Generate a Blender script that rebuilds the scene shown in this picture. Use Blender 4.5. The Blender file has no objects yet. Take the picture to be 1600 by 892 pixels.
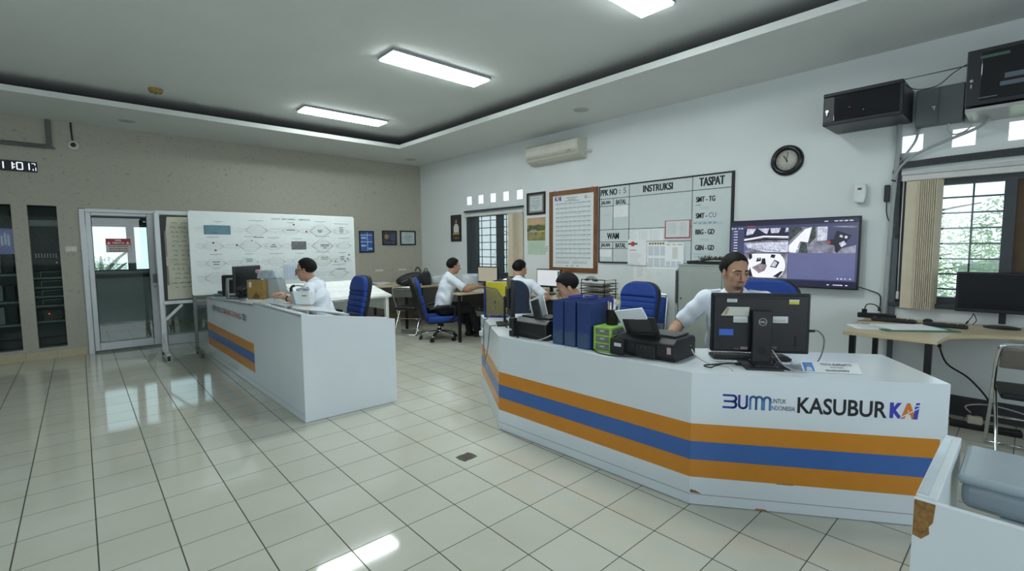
import bpy, bmesh, math, random
import numpy as np
from mathutils import Vector, Matrix

# ------------------------------------------------------------------ camera, sky, lights, exposure
SC = bpy.context.scene
COL = SC.collection
RND = random.Random(7)


def R(d):
    return math.radians(d)


CAM = (-5.41858, -8.81472, 1.4438)
YAW, PITCH, ROLL = 0.73735, 0.08039, -0.00724
_f = Vector((math.sin(YAW) * math.cos(PITCH), math.cos(YAW) * math.cos(PITCH), -math.sin(PITCH)))
_r = Vector((math.cos(YAW), -math.sin(YAW), 0))
_u = _r.cross(_f)
_r2 = math.cos(ROLL) * _r + math.sin(ROLL) * _u
_u2 = -math.sin(ROLL) * _r + math.cos(ROLL) * _u
cam_data = bpy.data.cameras.new('camera')
cam_data.lens = 743.17 / 1600 * 36
cam_data.sensor_width = 36
cam_data.clip_start = 0.05
cam = bpy.data.objects.new('camera', cam_data)
COL.objects.link(cam)
cam.matrix_world = Matrix(((_r2.x, _u2.x, -_f.x, CAM[0]), (_r2.y, _u2.y, -_f.y, CAM[1]), (_r2.z, _u2.z, -_f.z, CAM[2]), (0, 0, 0, 1)))
SC.camera = cam

SC.view_settings.view_transform = 'Standard'
SC.view_settings.look = 'None'
SC.view_settings.gamma = 1
SC.view_settings.use_curve_mapping = False
EXPOSURE = 0.0
SC.view_settings.exposure = EXPOSURE

PANEL_STRENGTH = 35.0
SKY_STRENGTH = 1.8
WIN_REAR = 55.0
WIN_LEFT = 75.0

w = bpy.data.worlds.new('sky')
SC.world = w
w.use_nodes = True
nt = w.node_tree
nt.nodes.clear()
_tc = nt.nodes.new('ShaderNodeTexCoord')
_sep = nt.nodes.new('ShaderNodeSeparateXYZ')
_ramp = nt.nodes.new('ShaderNodeValToRGB')
_ramp.color_ramp.elements[0].position = 0.45
_ramp.color_ramp.elements[0].color = (0.80, 0.88, 0.92, 1)
_ramp.color_ramp.elements[1].position = 0.75
_ramp.color_ramp.elements[1].color = (0.70, 0.85, 1.0, 1)
_map = nt.nodes.new('ShaderNodeMapRange')
_map.inputs['From Min'].default_value = -1
_map.inputs['From Max'].default_value = 1
_bg = nt.nodes.new('ShaderNodeBackground')
_bg.inputs['Strength'].default_value = SKY_STRENGTH
_out = nt.nodes.new('ShaderNodeOutputWorld')
nt.links.new(_tc.outputs['Generated'], _sep.inputs[0])
nt.links.new(_sep.outputs['Z'], _map.inputs['Value'])
nt.links.new(_map.outputs[0], _ramp.inputs[0])
nt.links.new(_ramp.outputs[0], _bg.inputs['Color'])
nt.links.new(_bg.outputs[0], _out.inputs['Surface'])


def area_light(name, loc, target, sx, sy, power, color):
    d = bpy.data.lights.new(name, 'AREA')
    d.shape = 'RECTANGLE'
    d.size, d.size_y = sx, sy
    d.energy = power
    d.color = color
    o = bpy.data.objects.new(name, d)
    COL.objects.link(o)
    o.location = loc
    o.rotation_euler = (Vector(target) - Vector(loc)).to_track_quat('-Z', 'Z').to_euler()
    return o


# daylight that enters through the windows of the walls behind and beside the camera
area_light('daylight_rear_window', (-4.6, -11.95, 1.75), (-4.6, 0, 1.4), 5.2, 1.5, WIN_REAR, (0.84, 0.93, 1.0))
area_light('daylight_left_window', (-9.75, -7.0, 1.75), (0, -7.0, 1.4), 4.0, 1.5, WIN_LEFT, (0.84, 0.93, 1.0))

# ------------------------------------------------------------------ materials (all procedural)
_M = {}


def mat(name, col, rough=0.5, metal=0.0, noise=0.04, scale=12.0, bump=0.0, bscale=120.0, spec=0.5, emit=None, estr=1.0, alpha=None, trans=0.0, ior=1.45, coat=0.0, sss=0.0):
    if name in _M:
        return _M[name]
    m = bpy.data.materials.new(name)
    m.use_nodes = True
    t = m.node_tree
    b = t.nodes['Principled BSDF']
    b.inputs['Roughness'].default_value = rough
    b.inputs['Metallic'].default_value = metal
    b.inputs['Specular IOR Level'].default_value = spec
    b.inputs['IOR'].default_value = ior
    if coat:
        b.inputs['Coat Weight'].default_value = coat
        b.inputs['Coat Roughness'].default_value = 0.05
    if trans:
        b.inputs['Transmission Weight'].default_value = trans
    if sss:
        b.inputs['Subsurface Weight'].default_value = sss
        b.inputs['Subsurface Radius'].default_value = (0.01, 0.004, 0.002)
    c = tuple(col) + (1,)
    b.inputs['Base Color'].default_value = c
    tc = t.nodes.new('ShaderNodeTexCoord')
    if noise:
        n = t.nodes.new('ShaderNodeTexNoise')
        n.inputs['Scale'].default_value = scale
        n.inputs['Detail'].default_value = 4
        t.links.new(tc.outputs['Object'], n.inputs['Vector'])
        r = t.nodes.new('ShaderNodeValToRGB')
        r.color_ramp.elements[0].position = 0.3
        r.color_ramp.elements[1].position = 0.7
        r.color_ramp.elements[0].color = tuple(max(0, x * (1 - noise)) for x in col) + (1,)
        r.color_ramp.elements[1].color = tuple(min(1, x * (1 + noise)) for x in col) + (1,)
        t.links.new(n.outputs['Fac'], r.inputs[0])
        t.links.new(r.outputs[0], b.inputs['Base Color'])
    if bump:
        n2 = t.nodes.new('ShaderNodeTexNoise')
        n2.inputs['Scale'].default_value = bscale
        n2.inputs['Detail'].default_value = 3
        t.links.new(tc.outputs['Object'], n2.inputs['Vector'])
        bp = t.nodes.new('ShaderNodeBump')
        bp.inputs['Strength'].default_value = bump
        bp.inputs['Distance'].default_value = 0.01
        t.links.new(n2.outputs['Fac'], bp.inputs['Height'])
        t.links.new(bp.outputs[0], b.inputs['Normal'])
    if emit is not None:
        b.inputs['Emission Color'].default_value = tuple(emit) + (1,)
        b.inputs['Emission Strength'].default_value = estr
    if alpha is not None:
        b.inputs['Alpha'].default_value = alpha
    _M[name] = m
    return m


def glass_mat(name, tint=(0.9, 0.95, 0.95), refl=0.08, rough=0.0, mult=0.6):
    """Thin window glass: mostly clear with a Fresnel-weighted mirror."""
    if name in _M:
        return _M[name]
    m = bpy.data.materials.new(name)
    m.use_nodes = True
    t = m.node_tree
    t.nodes.clear()
    o = t.nodes.new('ShaderNodeOutputMaterial')
    mix = t.nodes.new('ShaderNodeMixShader')
    tr = t.nodes.new('ShaderNodeBsdfTransparent')
    tr.inputs[0].default_value = tuple(tint) + (1,)
    gl = t.nodes.new('ShaderNodeBsdfGlossy')
    gl.inputs['Roughness'].default_value = rough
    lw = t.nodes.new('ShaderNodeLayerWeight')
    lw.inputs['Blend'].default_value = 0.25
    ma = t.nodes.new('ShaderNodeMath')
    ma.operation = 'MULTIPLY_ADD'
    ma.inputs[1].default_value = mult
    ma.inputs[2].default_value = refl
    ma.use_clamp = True
    t.links.new(lw.outputs['Fresnel'], ma.inputs[0])
    t.links.new(ma.outputs[0], mix.inputs[0])
    t.links.new(tr.outputs[0], mix.inputs[1])
    t.links.new(gl.outputs[0], mix.inputs[2])
    t.links.new(mix.outputs[0], o.inputs['Surface'])
    _M[name] = m
    return m


def emis(name, col, s=1.0, lo=.94, scale=6):
    """A glowing surface (screen, lamp): faint procedural unevenness, dark glossy base."""
    if name in _M:
        return _M[name]
    m = mat(name, (0.02, 0.02, 0.02), rough=0.25, noise=0, emit=col, estr=s)
    t = m.node_tree
    b = t.nodes['Principled BSDF']
    tc = t.nodes.new('ShaderNodeTexCoord')
    n = t.nodes.new('ShaderNodeTexNoise')
    n.inputs['Scale'].default_value = scale
    n.inputs['Detail'].default_value = 6
    t.links.new(tc.outputs['Object'], n.inputs['Vector'])
    r = t.nodes.new('ShaderNodeValToRGB')
    r.color_ramp.elements[0].color = tuple(x * lo for x in col) + (1,)
    r.color_ramp.elements[0].position = .35
    r.color_ramp.elements[1].position = .65
    r.color_ramp.elements[1].color = tuple(col) + (1,)
    t.links.new(n.outputs['Fac'], r.inputs[0])
    t.links.new(r.outputs[0], b.inputs['Emission Color'])
    return m


# ------------------------------------------------------------------ mesh building
class MB:
    """Collects shapes into one bmesh; every shape keeps a material slot index."""

    def __init__(self):
        self.bm = bmesh.new()
        self.mi = 0

    def _tag(self, verts):
        if self.mi:
            for f in {f for v in verts for f in v.link_faces}:
                f.material_index = self.mi
        return verts

    def slot(self, i):
        self.mi = i
        return self

    def box(self, c, s, rot=None, bev=0.0, seg=2):
        M = Matrix.Translation(Vector(c))
        if rot is not None:
            M = M @ (rot if isinstance(rot, Matrix) else Matrix.Rotation(rot, 4, 'Z'))
        if bev <= 0:
            g = bmesh.ops.create_cube(self.bm, size=1, matrix=M @ Matrix.Diagonal((s[0], s[1], s[2], 1)))
            return self._tag(g['verts'])
        t = bmesh.new()
        bmesh.ops.create_cube(t, size=1, matrix=Matrix.Diagonal((s[0], s[1], s[2], 1)))
        bev = min(bev, 0.49 * min(s))
        bmesh.ops.bevel(t, geom=t.edges[:], offset=bev, segments=seg, profile=0.5, affect='EDGES')
        return self._join(t, M)

    def _join(self, t, M=None):
        if M is not None:
            bmesh.ops.transform(t, matrix=M, verts=t.verts[:])
        mp = {}
        for v in t.verts:
            mp[v] = self.bm.verts.new(v.co)
        for f in t.faces:
            try:
                nf = self.bm.faces.new([mp[v] for v in f.verts])
                nf.material_index = self.mi or f.material_index
                nf.smooth = f.smooth
            except ValueError:
                pass
        t.free()
        return list(mp.values())

    def seg(self, a, b, sx, sy, up=(0, 0, 1), bev=0.0):
        """rectangular bar from a to b"""
        a, b = Vector(a), Vector(b)
        d = b - a
        L = d.length
        d.normalize()
        u = Vector(up)
        if abs(d.dot(u)) > 0.98:
            u = Vector((1, 0, 0))
        x = u.cross(d).normalized()
        y = d.cross(x)
        M = Matrix(((x.x, y.x, d.x), (x.y, y.y, d.y), (x.z, y.z, d.z))).to_4x4()
        return self.box((a + b) / 2, (sx, sy, L), rot=M, bev=bev)

    def cyl(self, a, b, r0, r1=None, n=16, caps=True):
        a, b = Vector(a), Vector(b)
        d = b - a
        r1 = r0 if r1 is None else r1
        q = Vector((0, 0, 1)).rotation_difference(d).to_matrix().to_4x4()
        g = bmesh.ops.create_cone(self.bm, cap_ends=caps, cap_tris=False, segments=n, radius1=r0, radius2=r1, depth=d.length, matrix=Matrix.Translation((a + b) / 2) @ q)
        for f in {f for v in g['verts'] for f in v.link_faces}:
            if len(f.verts) == 4:
                f.smooth = True
        return self._tag(g['verts'])

    def ball(self, c, r, s=(1, 1, 1), n=16, rot=None):
        M = Matrix.Translation(Vector(c))
        if rot is not None:
            M = M @ rot
        g = bmesh.ops.create_uvsphere(self.bm, u_segments=n, v_segments=max(6, n // 2), radius=r, matrix=M @ Matrix.Diagonal((s[0], s[1], s[2], 1)))
        for f in {f for v in g['verts'] for f in v.link_faces}:
            f.smooth = True
        return self._tag(g['verts'])

    def tube(self, pts, r, n=8, smooth=True, closed=False, sub=0):
        P = [Vector(p) for p in pts]
        if sub:
            if isinstance(r, (list, tuple)):
                r = [r[i] + (r[i + 1] - r[i]) * k / sub for i in range(len(r) - 1) for k in range(sub)] + [r[-1]]
            P = spline(P, sub, closed)
        rings = []
        N = len(P)
        prev = None
        for i, p in enumerate(P):
            if closed:
                d = P[(i + 1) % N] - P[i - 1]
            else:
                d = P[min(i + 1, N - 1)] - P[max(i - 1, 0)]
            d.normalize()
            if prev is None:
                u = Vector((0, 0, 1)) if abs(d.z) < 0.9 else Vector((1, 0, 0))
                x = u.cross(d).normalized()
            else:
                x = (prev - d * prev.dot(d))
                if x.length < 1e-5:
                    x = d.orthogonal()
                x.normalize()
            prev = x
            y = d.cross(x)
            rr = r[i] if isinstance(r, (list, tuple)) else r
            rings.append([self.bm.verts.new(p + rr * (math.cos(2 * math.pi * k / n) * x + math.sin(2 * math.pi * k / n) * y)) for k in range(n)])
        fs = []
        for i in range(N if closed else N - 1):
            A, B = rings[i], rings[(i + 1) % N]
            for k in range(n):
                fs.append(self.bm.faces.new((A[k], A[(k + 1) % n], B[(k + 1) % n], B[k])))
        if not closed:
            fs.append(self.bm.faces.new(rings[0][::-1]))
            fs.append(self.bm.faces.new(rings[-1]))
        for f in fs:
            f.smooth = smooth and len(f.verts) == 4
            f.material_index = self.mi
        return [v for rg in rings for v in rg]

    def lathe(self, prof, c=(0, 0, 0), n=24, axis='Z'):
        """prof: list of (radius, height); axis Z, or Y to turn about y"""
        c = Vector(c)
        rings = []
        for r, h in prof:
            if r < 1e-6:
                p = Vector((0, 0, h)) if axis == 'Z' else Vector((0, h, 0))
                rings.append([self.bm.verts.new(c + p)])
                continue
            row = []
            for k in range(n):
                a = 2 * math.pi * k / n
                p = Vector((r * math.cos(a), r * math.sin(a), h)) if axis == 'Z' else Vector((r * math.cos(a), h, -r * math.sin(a)))
                row.append(self.bm.verts.new(c + p))
            rings.append(row)
        for A, B in zip(rings, rings[1:]):
            for k in range(n):
                if len(A) == 1 and len(B) == 1:
                    continue
                if len(A) == 1:
                    f = self.bm.faces.new((A[0], B[(k + 1) % n], B[k]))
                elif len(B) == 1:
                    f = self.bm.faces.new((A[k], A[(k + 1) % n], B[0]))
                else:
                    f = self.bm.faces.new((A[k], A[(k + 1) % n], B[(k + 1) % n], B[k]))
                f.smooth = True
                f.material_index = self.mi

    def prism(self, poly, z0, z1, plane='XY', bev=0.0):
        """extrude a 2-D polygon: XY between z0,z1; XZ between y0,y1; YZ between x0,x1"""
        def P(a, b, h):
            return {'XY': (a, b, h), 'XZ': (a, h, b), 'YZ': (h, a, b)}[plane]
        t = bmesh.new()
        A = [t.verts.new(P(a, b, z0)) for a, b in poly]
        B = [t.verts.new(P(a, b, z1)) for a, b in poly]
        t.faces.new(A)
        t.faces.new(B)
        n = len(poly)
        for i in range(n):
            t.faces.new((A[i], A[(i + 1) % n], B[(i + 1) % n], B[i]))
        bmesh.ops.recalc_face_normals(t, faces=t.faces[:])
        if bev:
            bmesh.ops.bevel(t, geom=t.edges[:], offset=bev, segments=2, profile=0.5, affect='EDGES')
        return self._join(t)

    def quad(self, a, b, c, d):
        f = self.bm.faces.new([self.bm.verts.new(Vector(p)) for p in (a, b, c, d)])
        f.material_index = self.mi
        return f

    def ribbon(self, pts, w, y, th=0.0006):
        """thin raised stroke in the XZ plane, facing -Y"""
        for (x0, z0), (x1, z1) in zip(pts, pts[1:]):
            d = Vector((x1 - x0, 0, z1 - z0))
            if d.length < 1e-6:
                continue
            L = d.length
            a = math.atan2(d.z, d.x)
            self.box(((x0 + x1) / 2, y - th / 2, (z0 + z1) / 2), (L + w, th, w), rot=Matrix.Rotation(-a, 4, 'Y'))

    def rect(self, x0, x1, z0, z1, y, th=0.001):
        """flat sheet in the XZ plane standing on surface y, thickness th towards -Y"""
        self.box(((x0 + x1) / 2, y - th / 2, (z0 + z1) / 2), (abs(x1 - x0), th, abs(z1 - z0)))

    def bm_in(self, other, M=None):
        return self._join(other, M)

    def text(self, s, x, z, y, h, wd=None, align='L', bold=0.0, squeeze=1.0, th=0.0008, M=None):
        """lettering in the XZ plane facing -Y; h = height of the line box (cap height), wd = forced width"""
        if bold >= .035:
            for k in (-1, 0, 1):
                self.text(s, x + k * h * .042, z, y - .0001 * (k + 1), h, wd, align, .013, squeeze, th, M)
            return None
        t = text_bm(s, bold, th)
        xs = [v.co.x for v in t.verts]
        zs = [v.co.z for v in t.verts]
        x0, x1, z0, z1 = min(xs), max(xs), min(zs), max(zs)
        sz = h / max(z1 - z0, 1e-6)
        sx = (wd / (x1 - x0)) if wd else sz * squeeze
        W = (x1 - x0) * sx
        ox = {'L': 0, 'C': -W / 2, 'R': -W}[align]
        for v in t.verts:
            v.co = Vector((x + ox + (v.co.x - x0) * sx, y + v.co.y, z + (v.co.z - z0) * sz))
        return self._join(t, M)

    def rotate(self, M, verts=None):
        bmesh.ops.transform(self.bm, matrix=M, verts=verts or self.bm.verts[:])
        return self


_TXT = {}


def text_bm(s, bold, th):
    key = (s, bold, th)
    if key not in _TXT:
        c = bpy.data.curves.new('lettering', 'FONT')
        c.body = s
        c.size = 1
        c.offset = bold
        c.resolution_u = 3
        o = bpy.data.objects.new('lettering', c)
        COL.objects.link(o)
        dg = bpy.context.evaluated_depsgraph_get()
        me = bpy.data.meshes.new_from_object(o.evaluated_get(dg))
        bpy.data.objects.remove(o)
        bpy.data.curves.remove(c)
        _TXT[key] = me
    t = bmesh.new()
    t.from_mesh(_TXT[key])
    for v in t.verts:
        v.co = Vector((v.co.x, -th, v.co.y))
    return t


def spline(P, sub, closed=False):
    out = []
    N = len(P)
    rng = range(N if closed else N - 1)
    for i in rng:
        if closed:
            p0, p1, p2, p3 = P[i - 1], P[i], P[(i + 1) % N], P[(i + 2) % N]
        else:
            p0, p1, p2, p3 = P[max(i - 1, 0)], P[i], P[i + 1], P[min(i + 2, N - 1)]
        for k in range(sub):
            t = k / sub
            out.append(0.5 * ((2 * p1) + (-p0 + p2) * t + (2 * p0 - 5 * p1 + 4 * p2 - p3) * t * t + (-p0 + 3 * p1 - 3 * p2 + p3) * t ** 3))
    if not closed:
        out.append(P[-1])
    return out


def obj(name, mb, mats, parent=None, smooth=None):
    """link the collected shapes as ONE mesh object"""
    bm = mb.bm if isinstance(mb, MB) else mb
    bmesh.ops.recalc_face_normals(bm, faces=bm.faces[:]) if smooth != 'keep' else None
    me = bpy.data.meshes.new(name)
    bm.to_mesh(me)
    bm.free()
    for m in (mats if isinstance(mats, (list, tuple)) else [mats]):
        me.materials.append(m)
    o = bpy.data.objects.new(name, me)
    COL.objects.link(o)
    if parent is not None:
        o.parent = parent
    return o


def thing(name, label, cat, loc=(0, 0, 0), rotz=0.0, group=None):
    o = bpy.data.objects.new(name, None)
    o.empty_display_size = 0.1
    COL.objects.link(o)
    o.location = loc
    o.rotation_euler = (0, 0, rotz)
    return tag(o, label, cat, group)


def tag(o, label, cat, group=None):
    o['label'] = label
    o['category'] = cat
    if group:
        o['group'] = group
    return o


def place(o, loc, rotz=0.0):
    o.location = loc
    o.rotation_euler = (0, 0, rotz)
    return o


def struct(name, mb, mats, parent=None):
    o = obj(name, mb, mats, parent)
    o['kind'] = 'structure'
    return o


def dup(root, loc, rotz, label, group=None):
    """a copy of a thing with copies of its parts and sub-parts"""
    r = root.copy()
    COL.objects.link(r)
    r.location = loc
    r.rotation_euler = (0, 0, rotz)
    r['label'] = label
    if group:
        r['group'] = group
    for ch in list(root.children):
        c = ch.copy()
        COL.objects.link(c)
        c.parent = r
        for g in ch.children:
            d = g.copy()
            COL.objects.link(d)
            d.parent = c
    return r


def hd(dx, dy):
    """rotation about z that turns local +X to the direction (dx, dy)"""
    return math.atan2(dy, dx)


EAST = -math.pi / 2      # wall frame on the white wall: local x runs along the wall to the right, local -y into the room


def ewall(y, z):
    """world place of a thing on the white wall"""
    return (0.0, y, z)


def holes_wall(name, a0, a1, z0, z1, holes, th, M, mats):
    """a wall in the local XZ plane (front face y=0, back y=th) with rectangular openings (a0,a1,z0,z1)"""
    xs = sorted({a0, a1, *[h[0] for h in holes], *[h[1] for h in holes]})
    zs = sorted({z0, z1, *[h[2] for h in holes], *[h[3] for h in holes]})
    mb = MB()
    def solid(i, j):
        if i < 0 or j < 0 or i >= len(xs) - 1 or j >= len(zs) - 1:
            return False
        cx, cz = (xs[i] + xs[i + 1]) / 2, (zs[j] + zs[j + 1]) / 2
        return not any(h[0] < cx < h[1] and h[2] < cz < h[3] for h in holes)
    for i in range(len(xs) - 1):
        for j in range(len(zs) - 1):
            if not solid(i, j):
                continue
            X0, X1, Z0, Z1 = xs[i], xs[i + 1], zs[j], zs[j + 1]
            mb.quad((X0, 0, Z0), (X1, 0, Z0), (X1, 0, Z1), (X0, 0, Z1))
            mb.quad((X0, th, Z0), (X0, th, Z1), (X1, th, Z1), (X1, th, Z0))
            if not solid(i - 1, j):
                mb.quad((X0, 0, Z0), (X0, 0, Z1), (X0, th, Z1), (X0, th, Z0))
            if not solid(i + 1, j):
                mb.quad((X1, 0, Z0), (X1, th, Z0), (X1, th, Z1), (X1, 0, Z1))
            if not solid(i, j - 1):
                mb.quad((X0, 0, Z0), (X0, th, Z0), (X1, th, Z0), (X1, 0, Z0))
            if not solid(i, j + 1):
                mb.quad((X0, 0, Z1), (X1, 0, Z1), (X1, th, Z1), (X0, th, Z1))
    bmesh.ops.remove_doubles(mb.bm, verts=mb.bm.verts[:], dist=1e-5)
    mb.rotate(M)
    return struct(name, mb, mats)

# ------------------------------------------------------------------ the room's own materials
H_SOFFIT, H_CEIL = 3.151, 3.351
X_L, Y_B = -9.4, -11.6          # far left wall, wall behind the camera


def floor_material():
    m = bpy.data.materials.new('floor_tiles')
    m.use_nodes = True
    t = m.node_tree
    b = t.nodes['Principled BSDF']
    g = t.nodes.new('ShaderNodeNewGeometry')
    sp = t.nodes.new('ShaderNodeSeparateXYZ')
    t.links.new(g.outputs['Position'], sp.inputs[0])

    def math_(op, a, bb=None, clamp=False):
        n = t.nodes.new('ShaderNodeMath')
        n.operation = op
        n.use_clamp = clamp
        for i, v in enumerate((a, bb)):
            if v is None:
                continue
            if isinstance(v, (int, float)):
                n.inputs[i].default_value = v
            else:
                t.links.new(v, n.inputs[i])
        return n.outputs[0]
    lines = []
    cell = []
    for ax, off, wd in (('X', -4.2343, 0.0030), ('Y', -6.9839, 0.0023)):
        u = math_('DIVIDE', math_('SUBTRACT', sp.outputs[ax], off), 0.3)
        fr = math_('FRACT', u)
        cell.append(math_('FLOOR', u))
        d = math_('MINIMUM', fr, math_('SUBTRACT', 1.0, fr))
        lines.append(math_('LESS_THAN', d, wd / 0.3))
    grout = math_('MAXIMUM', lines[0], lines[1])
    cx = t.nodes.new('ShaderNodeCombineXYZ')
    t.links.new(cell[0], cx.inputs[0])
    t.links.new(cell[1], cx.inputs[1])
    wn = t.nodes.new('ShaderNodeTexWhiteNoise')
    t.links.new(cx.outputs[0], wn.inputs['Vector'])
    ns = t.nodes.new('ShaderNodeTexNoise')
    ns.inputs['Scale'].default_value = 2.5
    ns.inputs['Detail'].default_value = 5
    t.links.new(g.outputs['Position'], ns.inputs['Vector'])
    r1 = t.nodes.new('ShaderNodeValToRGB')
    r1.color_ramp.elements[0].color = (0.585, 0.59, 0.51, 1)
    r1.color_ramp.elements[1].color = (0.625, 0.63, 0.55, 1)
    t.links.new(wn.outputs['Value'], r1.inputs[0])
    r2 = t.nodes.new('ShaderNodeValToRGB')
    r2.color_ramp.elements[0].position = 0.35
    r2.color_ramp.elements[1].position = 0.7
    r2.color_ramp.elements[0].color = (0.94, 0.93, 0.9, 1)
    r2.color_ramp.elements[1].color = (1, 1, 1, 1)
    t.links.new(ns.outputs['Fac'], r2.inputs[0])
    mx = t.nodes.new('ShaderNodeMix')
    mx.data_type = 'RGBA'
    mx.blend_type = 'MULTIPLY'
    mx.inputs[0].default_value = 1
    t.links.new(r1.outputs[0], mx.inputs[6])
    t.links.new(r2.outputs[0], mx.inputs[7])
    m2 = t.nodes.new('ShaderNodeMix')
    m2.data_type = 'RGBA'
    t.links.new(grout, m2.inputs[0])
    t.links.new(mx.outputs[2], m2.inputs[6])
    m2.inputs[7].default_value = (0.06, 0.055, 0.045, 1)
    t.links.new(m2.outputs[2], b.inputs['Base Color'])
    rr = t.nodes.new('ShaderNodeMapRange')
    rr.inputs['To Min'].default_value = 0.06
    rr.inputs['To Max'].default_value = 0.7
    t.links.new(grout, rr.inputs[0])
    t.links.new(rr.outputs[0], b.inputs['Roughness'])
    b.inputs['IOR'].default_value = 1.55
    bp = t.nodes.new('ShaderNodeBump')
    bp.inputs['Strength'].default_value = 0.25
    bp.inputs['Distance'].default_value = 0.002
    inv = math_('SUBTRACT', 1.0, grout)
    t.links.new(inv, bp.inputs['Height'])
    t.links.new(bp.outputs[0], b.inputs['Normal'])
    return m


def wallpaper_material():
    m = bpy.data.materials.new('scroll_wallpaper')
    m.use_nodes = True
    t = m.node_tree
    b = t.nodes['Principled BSDF']
    b.inputs['Roughness'].default_value = 0.75
    g = t.nodes.new('ShaderNodeNewGeometry')
    n = t.nodes.new('ShaderNodeTexNoise')
    n.inputs['Scale'].default_value = 7.0
    n.inputs['Detail'].default_value = 1.0
    n.inputs['Distortion'].default_value = 1.2
    t.links.new(g.outputs['Position'], n.inputs['Vector'])
    ml = t.nodes.new('ShaderNodeMath')
    ml.operation = 'MULTIPLY'
    ml.inputs[1].default_value = 9.0
    t.links.new(n.outputs['Fac'], ml.inputs[0])
    fr = t.nodes.new('ShaderNodeMath')
    fr.operation = 'FRACT'
    t.links.new(ml.outputs[0], fr.inputs[0])
    r = t.nodes.new('ShaderNodeValToRGB')
    e = r.color_ramp.elements
    e[0].position, e[0].color = 0.0, (0, 0, 0, 1)
    e[1].position, e[1].color = 0.14, (0, 0, 0, 1)
    x = e.new(0.05)
    x.color = (1, 1, 1, 1)
    t.links.new(fr.outputs[0], r.inputs[0])
    n2 = t.nodes.new('ShaderNodeTexNoise')
    n2.inputs['Scale'].default_value = 14.0
    t.links.new(g.outputs['Position'], n2.inputs['Vector'])
    mk = t.nodes.new('ShaderNodeMath')
    mk.operation = 'GREATER_THAN'
    mk.inputs[1].default_value = 0.5
    t.links.new(n2.outputs['Fac'], mk.inputs[0])
    mm = t.nodes.new('ShaderNodeMath')
    mm.operation = 'MULTIPLY'
    t.links.new(mk.outputs[0], mm.inputs[0])
    t.links.new(r.outputs[0], mm.inputs[1])
    mx = t.nodes.new('ShaderNodeMix')
    mx.data_type = 'RGBA'
    t.links.new(mm.outputs[0], mx.inputs[0])
    mx.inputs[6].default_value = (0.42, 0.41, 0.345, 1)
    mx.inputs[7].default_value = (0.23, 0.22, 0.17, 1)
    t.links.new(mx.outputs[2], b.inputs['Base Color'])
    return m


WHITE_WALL = mat('white_wall_paint', (0.70, 0.745, 0.745), rough=0.7, noise=0.02, scale=1.5, bump=0.02)
CEIL = mat('ceiling_paint', (0.68, 0.71, 0.69), rough=0.8, noise=0.02, scale=2)
WALLPAPER = wallpaper_material()
ALU = mat('pale_aluminium', (0.50, 0.53, 0.54), rough=0.35, metal=0.3, noise=0.02)
DARKGREY = mat('dark_grey_window_paint', (0.045, 0.055, 0.065), rough=0.45)
GLASS = glass_mat('window_glass', refl=0.02)
DOORGLASS = glass_mat('door_glass', tint=(0.86, 0.92, 0.90), refl=0.03)
BLACK = mat('black_plastic', (0.012, 0.013, 0.015), rough=0.38)
BLACKM = mat('black_matt_metal', (0.016, 0.017, 0.02), rough=0.5)
CREAM = mat('cream_blind_fabric', (0.62, 0.55, 0.42), rough=0.8, bump=0.05)
PAPER = mat('white_paper', (0.80, 0.82, 0.83), rough=0.7, noise=0.02)
INK = mat('black_ink', (0.015, 0.015, 0.018), rough=0.6, noise=0)
GREYINK = mat('grey_ink', (0.22, 0.24, 0.27), rough=0.6, noise=0)
REDINK = mat('red_ink', (0.45, 0.04, 0.05), rough=0.6, noise=0)
BLUEINK = mat('blue_marker', (0.10, 0.28, 0.50), rough=0.6, noise=0)
GREENINK = mat('green_ink', (0.03, 0.20, 0.07), rough=0.6, noise=0)
LAMINATE = mat('white_laminate', (0.70, 0.76, 0.80), rough=0.16, noise=0.015, scale=3)
ORANGE = mat('orange_stripe', (0.60, 0.235, 0.02), rough=0.25, noise=0.03)
BLUE = mat('blue_stripe', (0.045, 0.135, 0.40), rough=0.25, noise=0.03)
CHROME = mat('chrome', (0.75, 0.76, 0.77), rough=0.12, metal=1.0, noise=0)
BLUEFAB = mat('royal_blue_fabric', (0.013, 0.052, 0.27), rough=0.75, noise=0.12, scale=40, bump=0.15, bscale=300)
NAVYFAB = mat('dark_navy_fabric', (0.02, 0.03, 0.06), rough=0.8, noise=0.1, scale=40)
WOOD = mat('beige_table_laminate', (0.55, 0.45, 0.29), rough=0.35, noise=0.06, scale=6)
SCREW = mat('steel', (0.5, 0.5, 0.5), rough=0.3, metal=1, noise=0)

# ------------------------------------------------------------------ floor, walls, ceiling
mb = MB()
mb.quad((X_L - .15, Y_B - .15, 0), (0.15, Y_B - .15, 0), (0.15, 2.45, 0), (X_L - .15, 2.45, 0))
mb.quad((X_L - .15, Y_B - .15, -.1), (X_L - .15, 2.45, -.1), (0.15, 2.45, -.1), (0.15, Y_B - .15, -.1))
struct('floor', mb, floor_material())

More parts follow.
